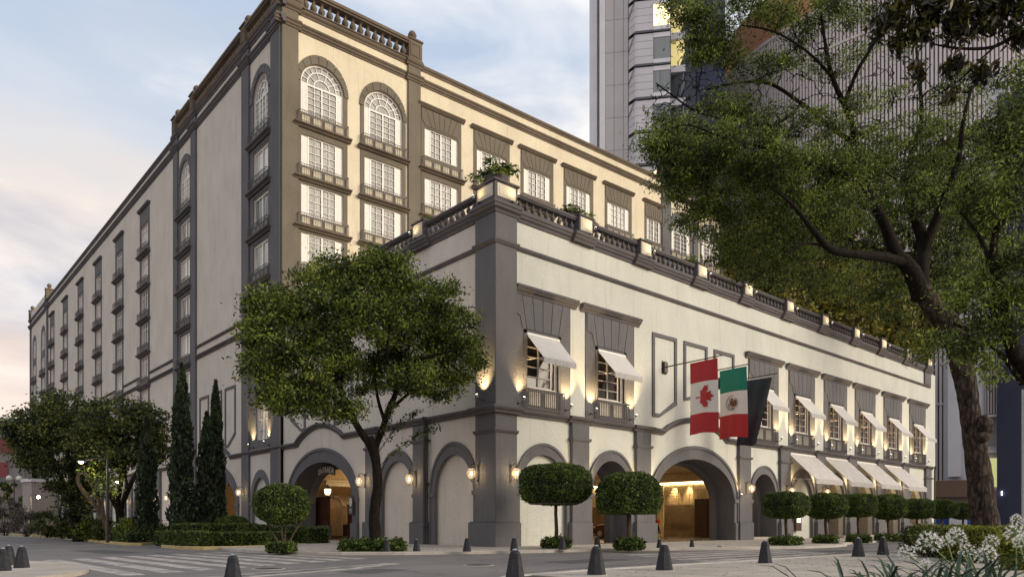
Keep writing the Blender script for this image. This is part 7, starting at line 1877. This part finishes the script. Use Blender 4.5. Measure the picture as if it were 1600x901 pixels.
litter('gutter_leaves', 'dry leaves gathered along the near edge of the road', 700, lambda r, n: np.c_[r.uniform(-10, 14, n), -12.85+np.abs(r.normal(0, 0.35, n))], ZR, M['dry'], 0.07, 2)
litter('kerb_leaves', 'dry leaves lying on the pavement round the street tree and hedges', 700, lambda r, n: np.c_[r.normal(-6.0, 1.6, n), r.normal(1.0, 2.2, n)], ZS, M['dry'], 0.07, 3)
def cover(x, y, z, r_, label):
    t = thing('manhole_cover', label, 'manhole cover', (x, y, z), 0.3)
    mb = MB(); mb.lathe([(r_+0.06, -0.05), (r_+0.06, 0.006), (r_+0.01, 0.008)], 24); part('cover_ring', mb, M['kerb'], t)
    mb = MB(); mb.lathe([(r_, -0.02), (r_, 0.010), (r_-0.02, 0.012)], 24); part('cover_plate', mb, M['iron'], t)
cover(-8.5, -9.3, ZR, 0.38, 'round manhole cover in the road in front of the corner')
cover(-13.6, -7.0, ZR, 0.36, 'round manhole cover near the left zebra crossing')
p = on_ground(1137, 855.5, -0.08)
t = thing('kerb_drain', 'dark drain opening in the kerb before the big carriage arch', 'drain', (p.x, p.y, -0.10), rad(-25))
mb = MB(); mb.box(-0.42, 0.42, -0.16, 0.2, -0.04, 0.13); part('drain_frame', mb, M['kerb'], t, bevel=0.01)
mb = MB(); mb.box(-0.32, 0.32, -0.17, -0.155, -0.02, 0.08); part('drain_mouth', mb, M['core'], t)
# ================================================================== buildings and things further off
M['conc_panel'] = plain('grey stone cladding', (0.56, 0.55, 0.59), rough=0.5, var=0.06, scale=0.3)
M['conc_panel2'] = plain('warm grey stone cladding', (0.52, 0.49, 0.49), rough=0.5, var=0.06, scale=0.3)
M['conc_light'] = plain('light cladding', (0.66, 0.66, 0.70), rough=0.5, var=0.05, scale=0.4)
M['joint'] = plain('dark joint', (0.10, 0.10, 0.12), rough=0.5)
M['blue_glass'] = glassy('dark blue glass', (0.012, 0.02, 0.055), (0.03, 0.045, 0.09), 0.5, 0.12, 0.3)
M['navy'] = plain('navy cladding', (0.012, 0.018, 0.055), rough=0.3, var=0.1, scale=0.5)
M['lit_office'] = emit('lit office window', (1.0, 0.82, 0.45), 0.75)
M['grey_glass'] = glassy('pale grey glass', (0.10, 0.12, 0.13), (0.22, 0.24, 0.25), 0.5, 0.1, 0.4)
# --- grey tower
DT = 120.0
tb = at(985, 817, DT); tb.z = 0
vd = (at(985, 817, DT)-CAMV); TA = math.atan2(vd.y, vd.x) - PI/2          # local y points away from the camera
tower = thing('office_tower', 'tall grey stone clad tower with lit windows rising behind the roof line', 'building', tb, TA)
def tx(px): return (px-985)*DT/FPX
HT = 110.0; FH = 5.46; Z2 = (817-2)/FPX*DT + CAM[2]
mb = MB(); mb.box(tx(921), tx(933), 0.5, 30, 0, HT); mb.box(tx(933), tx(937), 2.0, 30, 0, HT); mb.box(tx(937), tx(945.5), 0.0, 30, 0, HT); part('side_slab', mb, M['conc_light'], tower)
mb = MB(); mb.box(tx(945), tx(984), 1.4, 30, 0, HT); part('joint_backing', mb, M['joint'], tower)
mb = MB(); mb.box(tx(993), tx(1047), 0.15, 30, 0, HT); mb.box(tx(982), tx(993), 1.45, 30, 0, HT); part('joint_backing', mb, M['joint'], tower)
zt = Z2+FH
for k in range(9):
    z1 = zt-k*FH; z0 = z1-FH
    for a, b_ in ((945.5, 959.5), (959.5, 974), (974, 981.5)):
        mb = MB(); mb.box(tx(a)+0.03, tx(b_)-0.03, 1.2, 1.4, z0-2.0+0.03, z1-2.0-0.03); part('cladding_panel', mb, M['conc_panel2'], tower)
    zz = z0+0.35
    hh = (FH-0.55)/4
    for q in range(4):
        mb = MB()
        mb.poly([(tx(982), 1.3, zz+q*hh+0.03), (tx(992.5), 0.05, zz+q*hh+0.03), (tx(992.5), 0.05, zz+(q+1)*hh-0.03), (tx(982), 1.3, zz+(q+1)*hh-0.03)])
        mb.box(tx(992.5), tx(994.8), 0.0, 0.2, zz+q*hh+0.03, zz+(q+1)*hh-0.03); mb.box(tx(995), tx(1020), 0.0, 0.2, zz+q*hh+0.03, zz+(q+1)*hh-0.03); part('cladding_panel', mb, M['conc_panel'], tower)
    for a_, b_ in ((z0+0.3, z0+0.95), (z1-0.95, z1-0.2)): mb = MB(); mb.box(tx(1020)+0.03, tx(1046), 0.0, 0.2, a_, b_); part('spandrel', mb, M['conc_light'], tower)
    mb = MB(); mb.box(tx(1020.5), tx(1045.5), 0.08, 0.14, z0+0.95, z1-0.95); part('window', mb, M['lit_office'] if k in (1, 6) else M['grey_glass'], tower)
    mb = MB(); mb.box(tx(992), tx(1047), -0.15, 0.1, z0-0.05, z0+0.22); mb.poly([(tx(981.5), 1.2, z0-2.4), (tx(992), -0.15, z0-0.05), (tx(992), -0.15, z0+0.22), (tx(981.5), 1.2, z0-2.1)]); part('floor_groove', mb, M['joint'], tower)
mb = MB(); mb.box(tx(1047), tx(1110), 3, 30, 0, HT); part('glass_wing', mb, M['blue_glass'], tower)
for k in range(6):
    z1 = Z2-k*FH-0.5
    mb = MB(); mb.poly([(tx(1048), 2.9, z1), (tx(1068), 2.0, z1+0.9), (tx(1069), 2.0, z1-2.2), (tx(1062), 2.0, z1-4.2), (tx(1048), 2.9, z1-4.2)]); part('window', mb, emit('dim lit window', (0.8, 0.66, 0.28), 0.35) if k < 2 else M['grey_glass'], tower)
    mb = MB(); mb.box(tx(1047), tx(1070), 1.8, 2.95, z1-5.4, z1-4.3); part('spandrel', mb, M['conc_panel'], tower)
mb = MB(); mb.box(tx(1088), tx(1130), 1.5, 2.9, 0, HT); part('blue_fin', mb, M['navy'], tower)

# --- round building with vertical fins
RC, RR = 150.0, 43.0
cc = at(1430, 817, RC); cc.z = 0; vd = cc-CAMV; vd.z = 0; rnd = thing('round_office_building', 'curved pale building screened with close vertical fins, seen through the big tree', 'building', cc, 0)
a0 = math.atan2(-vd.y, -vd.x)
wm = plain('dark recessed glazing', (0.20, 0.165, 0.165), rough=0.5); fm2 = plain('pinkish white fins', (0.66, 0.60, 0.60), rough=0.6, var=0.05); om = plain('orange curved render', (0.55, 0.27, 0.14), rough=0.8, var=0.08)
mb = MB(); n = 72
pts = [(a0-1.7+3.4*k/n) for k in range(n+1)]
for k in range(n): 
    p, q = pts[k], pts[k+1]; mb.quad((RR*math.cos(p), RR*math.sin(p), 7), (RR*math.cos(q), RR*math.sin(q), 7), (RR*math.cos(q), RR*math.sin(q), 86), (RR*math.cos(p), RR*math.sin(p), 86))
    r2 = RR-6; mb.quad((r2*math.cos(p), r2*math.sin(p), 0), (r2*math.cos(q), r2*math.sin(q), 0), (r2*math.cos(q), r2*math.sin(q), 7), (r2*math.cos(p), r2*math.sin(p), 7))
    mb.quad((RR*math.cos(p), RR*math.sin(p), 7), (RR*math.cos(q), RR*math.sin(q), 7), (r2*math.cos(q), r2*math.sin(q), 7), (r2*math.cos(p), r2*math.sin(p), 7))
part('glazing', mb.mesh('glazing', wm, smooth=True, fix=False), None, rnd)
mb = MB(); nf = 250; 
for k in range(nf):
    a = a0-1.62+3.24*k/nf; c_, s_ = math.cos(a), math.sin(a); x, y = (RR+0.5)*c_, (RR+0.5)*s_; tx_, ty_ = -s_, c_; w_ = 0.17
    P = [(x-tx_*w_-c_*0.4, y-ty_*w_-s_*0.4), (x-tx_*w_, y-ty_*w_), (x+tx_*w_, y+ty_*w_), (x+tx_*w_-c_*0.4, y+ty_*w_-s_*0.4)]
    for q in range(3): mb.quad((*P[q], 7.3), (*P[q+1], 7.3), (*P[q+1], 86), (*P[q], 86))
part('fins', mb.mesh('fins', fm2, fix=False), None, rnd, kind='stuff')
for z in (7.0, 19, 31, 43, 55, 67, 79, 86):
    mb = MB()
    for k in range(n):
        p, q = pts[k], pts[k+1]; r1 = RR+0.62; h = 0.55 if z in (7.0, 86) else 0.3
        mb.quad((r1*math.cos(p), r1*math.sin(p), z), (r1*math.cos(q), r1*math.sin(q), z), (r1*math.cos(q), r1*math.sin(q), z+h), (r1*math.cos(p), r1*math.sin(p), z+h))
        mb.quad((r1*math.cos(p), r1*math.sin(p), z+h), (r1*math.cos(q), r1*math.sin(q), z+h), (RR*math.cos(q), RR*math.sin(q), z+h), (RR*math.cos(p), RR*math.sin(p), z+h))
        mb.quad((r1*math.cos(p), r1*math.sin(p), z), (r1*math.cos(q), r1*math.sin(q), z), (RR*math.cos(q), RR*math.sin(q), z), (RR*math.cos(p), RR*math.sin(p), z))
    part('floor_band', mb.mesh('floor_band', fm2, fix=False), None, rnd)
mb = MB(); r3 = RR-2.5
for k in range(n):
    p, q = pts[k], pts[k+1]; z1 = 97
    mb.quad((r3*math.cos(p), r3*math.sin(p), 80), (r3*math.cos(q), r3*math.sin(q), 80), (r3*math.cos(q), r3*math.sin(q), z1), (r3*math.cos(p), r3*math.sin(p), z1))
part('upper_wall', mb.mesh('upper_wall', om, smooth=True, fix=False), None, rnd)
# --- strip of office front and the navy slab at the right edge
DN = 88.0
def off_building(name, label, px0, px1, top, d, dep=12, mat='conc_light', cat='building'):
    c = at((px0+px1)/2, 817, d); c.z = 0; v = c-CAMV; t = thing(name, label, cat, c, math.atan2(v.y, v.x)-PI/2); k = d/FPX; hw = (px1-px0)/2*k; h = (817-top)/FPX*d+CAM[2]
    return t, hw, h, k
t, hw, h, k = off_building('navy_tower', 'dark navy blue slab behind the right edge trees', 1567, 1660, 470, DN)
mb = MB(); mb.box(-hw, hw, 0, 14, 0, h+26); part('cladding', mb, M['navy'], t)
mb = MB(); mb.box(-hw+(1573-1567)*k, -hw+(1574.2-1567)*k, -0.4, 0, 4.5, 5.0); part('small_light', mb, M['spot_face'], t)
t, hw, h, k = off_building('glass_office', 'narrow office front with louvres above a lit green glazed bay, left of the navy slab', 1542, 1567, 490, DN+3)
mb = MB(); mb.box(-hw, hw, 0.4, 12, 0, h+30); part('wall', mb, M['conc_panel'], t)
def zz_(py, d=DN+3): return CAM[2]+(817-py)/FPX*d
for y0, y1 in ((510, 546), (549, 583), (587, 645)):
    mb = MB(); mb.box(-hw+0.1, hw-0.5, 0.3, 0.42, zz_(y1), zz_(y0)); part('glazing', mb, wm, t)
    for q in range(5): 
        mb = MB(); x = -hw+0.3+q*0.3; mb.box(x-0.05, x+0.05, 0.0, 0.3, zz_(y1), zz_(y0)); part('louvre', mb, fm2, t)
mb = MB(); mb.box(-hw+0.1, hw-0.3, 0.25, 0.42, zz_(695), zz_(652)); part('window', mb, M['grey_glass'], t)
mb = MB(); mb.box(-hw+0.1, hw-0.3, 0.25, 0.42, zz_(760), zz_(715)); part('window', mb, emit('dim lit green glazing', (0.55, 0.58, 0.25), 0.42), t)
for y in (547, 585, 649, 705, 765): mb = MB(); mb.box(-hw, hw, -0.1, 0.4, zz_(y)-0.12, zz_(y)+0.12); part('floor_band', mb, fm2, t)
t, hw, h, k = off_building('pale_pier', 'tall pale rounded wall between the fin screens, behind the big trunk', 1486, 1545, 550, 92)
mb = MB(); mb.box(-hw, -hw+1.4, 0, 10, 7.0, 29); mb.lathe([(3.0, 0), (3.0, 22.0)], 28, c=(hw-2.4, 4.0, 0)); part('wall', mb, M['conc_light'], t)
mb = MB(); mb.lathe([(3.15, 22.0), (3.2, 22.25), (3.0, 22.4)], 28, c=(hw-2.4, 4.0, 0)); part('coping', mb, M['white'], t)
t, hw, h, k = off_building('parking_entrance', 'low dark recess with a brown soffit beyond the end of the cream front', 1461, 1525, 760, 86)
mb = MB(); mb.box(-hw, hw, 1.5, 8, 4.2, 6.2); part('soffit', mb, plain('brown soffit', (0.16, 0.10, 0.07), rough=0.7), t); mb = MB(); mb.box(-hw, hw, 3, 8, 0, 4.2); part('recess_wall', mb, wm, t)
M['blue_h'] = plain('blue hoarding', (0.01, 0.05, 0.25), rough=0.5)
for a_, b_ in ((-hw+0.3, -hw+1.7), (hw-1.9, hw-0.6)): mb = MB(); mb.box(a_, b_, 0.6, 0.8, 0, 2.2); part('blue_screen', mb, M['blue_h'], t)
mb = MB(); mb.box(-hw+1.8, -hw+3.6, 0.2, 0.6, 0, 2.0); part('pale_panel', mb, M['conc_light'], t)
M['pinkgrey2'] = plain('grey painted post', (0.28, 0.28, 0.30), rough=0.5)
t = thing('lamp_post', 'thin white lamp post at the right edge before the navy slab', 'lamp post', at(1597.5, 817, 40)*1 - Vector((0, 0, at(1597.5, 817, 40).z-ZP)), 0)
mb = MB(); mb.tube([(0, 0, 0), (0, 0, 8.5)], [0.06, 0.045], 10); part('pole', mb, M['pinkgrey2'], t)
mb = MB(); mb.lathe([(0.16, 0), (0.16, 0.3), (0.1, 0.4)], 10); part('base', mb, M['iron'], t)
shrub('yellowish roadside bush in front of the navy slab at the right edge', 1592, 700, 40, 10, 10, 'leaf_lime', 95, 200, group=None, leaf=0.1) if False else None
# --- ivy covered wall and trees beyond the terrace
ivy_a, ivy_b = Vector((51.5, 21.5, 0)), Vector((71, 9.5, 0))
iv = thing('ivy_wall', 'high wall wrapped in olive ivy behind the far half of the roof terrace', 'wall', ivy_a, math.atan2(ivy_b.y-ivy_a.y, ivy_b.x-ivy_a.x)); Li = (ivy_b-ivy_a).length
mb = MB(); mb.box(0, Li, 0.3, 4, 0, 33); part('masonry', mb, M['mould'], iv)
r = np.random.default_rng(77); n = 30000
u = r.uniform(0, 1, n); z = r.uniform(8, 34, n); lump = 0.9*np.sin(u*23+z*0.5)*np.sin(z*0.7+u*9)+0.5*np.sin(u*61)*np.sin(z*1.9)
C = np.c_[u*Li, -lump*0.9-0.3+r.normal(size=n)*0.35, z]; part('ivy', leaf_mesh('ivy', C, M['leaf_ivy'], 0.55, 0.32, rngs=r, droop=0.4), None, iv, kind='stuff')
GB = 'olive trees rising beyond the terrace'
for i, (px, by, d, blobs, lab) in enumerate((
        (1190, 560, 66, [(1175, 440, 45, 40, 66, 1), (1215, 480, 45, 45, 66, 1), (1165, 500, 35, 40, 66, .7), (1160, 385, 40, 30, 66, .6)], 'olive green tree just beyond the end of the main block'),
        (1280, 600, 70, [(1270, 470, 55, 40, 70, 1.1), (1310, 500, 50, 40, 70, 1), (1255, 520, 40, 30, 70, .7), (1270, 400, 60, 45, 70, .9)], 'olive green tree over the middle of the far terrace'),
        (1380, 640, 76, [(1370, 500, 50, 40, 76, 1), (1405, 540, 45, 35, 76, .9), (1340, 540, 35, 25, 76, .6), (1390, 440, 55, 40, 76, .9)], 'olive green tree over the far end of the terrace'),
        (1450, 660, 84, [(1430, 515, 34, 36, 84, .8), (1450, 480, 34, 36, 84, .7), (1440, 430, 40, 36, 84, .6)], 'dark olive tree behind the big trunk, beyond the cream front'))):
    base = at(px, 817, d); base.z = 0.0; tp = at(px, 520, d)
    tree('olive_green_tree', lab, 'tree', base, [[(base, 0.4), (base.lerp(tp, 0.5)+Vector((0.3, 0.2, 0)), 0.3), (tp, 0.16)]], PB(blobs), 46, 44, (0.62, 0.62, 0.42), M['leaf_ivy'], 0.55, 0.26, M['bark_dark'], GB, seed=200+i, twr=0.06)
# --- far left
t, hw, h, k = off_building('pink_building', 'low grey and pink banded building at the far left, down the street', -30, 47, 652, 118)
M['pinkgrey'] = plain('grey render', (0.36, 0.31, 0.29), rough=0.85, var=0.08); M['pink'] = plain('faded red render', (0.34, 0.10, 0.10), rough=0.85, var=0.1)
mb = MB(); mb.box(-hw, hw-0.5, 0.2, 14, 0, h-0.5); part('wall', mb, M['pinkgrey'], t)
def zf(py): return CAM[2]+(817-py)/FPX*118
for y0, y1 in ((664, 667), (685, 706), (722, 745)): mb = MB(); mb.box(-hw, hw-0.5 if y0 < 720 else -hw+(12+30)*k, 0.0, 0.2, zf(y1), zf(y0)); part('painted_band', mb, M['pink'], t)
mb = MB(); mb.box(-hw, hw-0.4, -0.1, 14.1, h-0.5, h); part('parapet', mb, M['conc_light'], t)
for x in range(3): mb = MB(); mb.box(-hw+(31+x*16)*k, -hw+(41+x*16)*k, 0.1, 0.22, zf(760), zf(730)); part('window', mb, M['grey_glass'], t)
t = thing('stone_gatepost', 'square pale stone pillar beside the far end of the arcade at the left', 'pillar', at(62, 817, 92)-Vector((0, 0, at(62, 817, 92).z)), rad(20))
mb = MB(); mb.box(-1.5, 1.5, -1, 1, 0, 6.2); part('pillar', mb, M['pinkgrey'], t); mb = MB(); mb.box(-1.7, 1.7, -1.2, 1.2, 6.2, 6.6); part('pillar_cap', mb, M['conc_light'], t)
# street lamps
def street_lamp(px, py, d, label, arm_px, lit=30, star=False):
    hd = at(px, py, d); ft = at(arm_px, py, d); base = Vector((ft.x, ft.y, -0.02)); t = thing('street_lamp', label, 'street lamp', base, 0, 'lit street lamps at the left')
    h = hd-base; mb = MB(); mb.tube([(0, 0, 0), (0, 0, h.z*0.5), (0, 0, h.z+0.2)], [0.09, 0.07, 0.05], 8); mb.tube([(0, 0, h.z+0.15), (h.x*0.5, h.y*0.5, h.z+0.18), (h.x, h.y, h.z+0.05)], 0.03, 6); part('pole', mb, M['iron'], t)
    mb = MB(); mb.lathe([(0.10, 0.08), (0.22, 0.03), (0.22, 0.0)], 10, c=tuple(h)); part('lamp_hood', mb, M['steel'], t)
    mb = MB(); mb.blob((h.x, h.y, h.z-0.03), 0.11 if not star else 0.15, 2, (1, 1, 0.5 if not star else 1)); part('lamp_glass', mb, emit('lit street lamp glass', (1.0, 0.88, 0.55), 18 if not star else 30), t)
    lamp('street_light', 'POINT', t, (h.x, h.y, h.z-0.4), lit, col=(1, 0.85, 0.55), size=0.2)
street_lamp(127, 721, 40, 'lit street lamp reaching out left of the second median tree', 168, 60)
street_lamp(184, 752, 43, 'lower lit street lamp among the median trees', 196, 40)
street_lamp(60, 775, 70, 'glaring white street light low at the left', 48, 120, True)
t = thing('globe_lamp', 'old post with white globe lamps far off at the left edge', 'street lamp', at(22, 817, 80)-Vector((0, 0, at(22, 817, 80).z)), 0)
mb = MB(); mb.tube([(0, 0, 0), (0, 0, 5.9)], [0.1, 0.05], 8); mb.tube([(-0.5, 0, 5.7), (0.5, 0, 5.7)], 0.03, 6); part('pole', mb, M['iron'], t)
for x in (-0.45, 0.45): mb = MB(); mb.blob((x, 0, 6.0), 0.3, 2); part('globe', mb, M['white'], t)
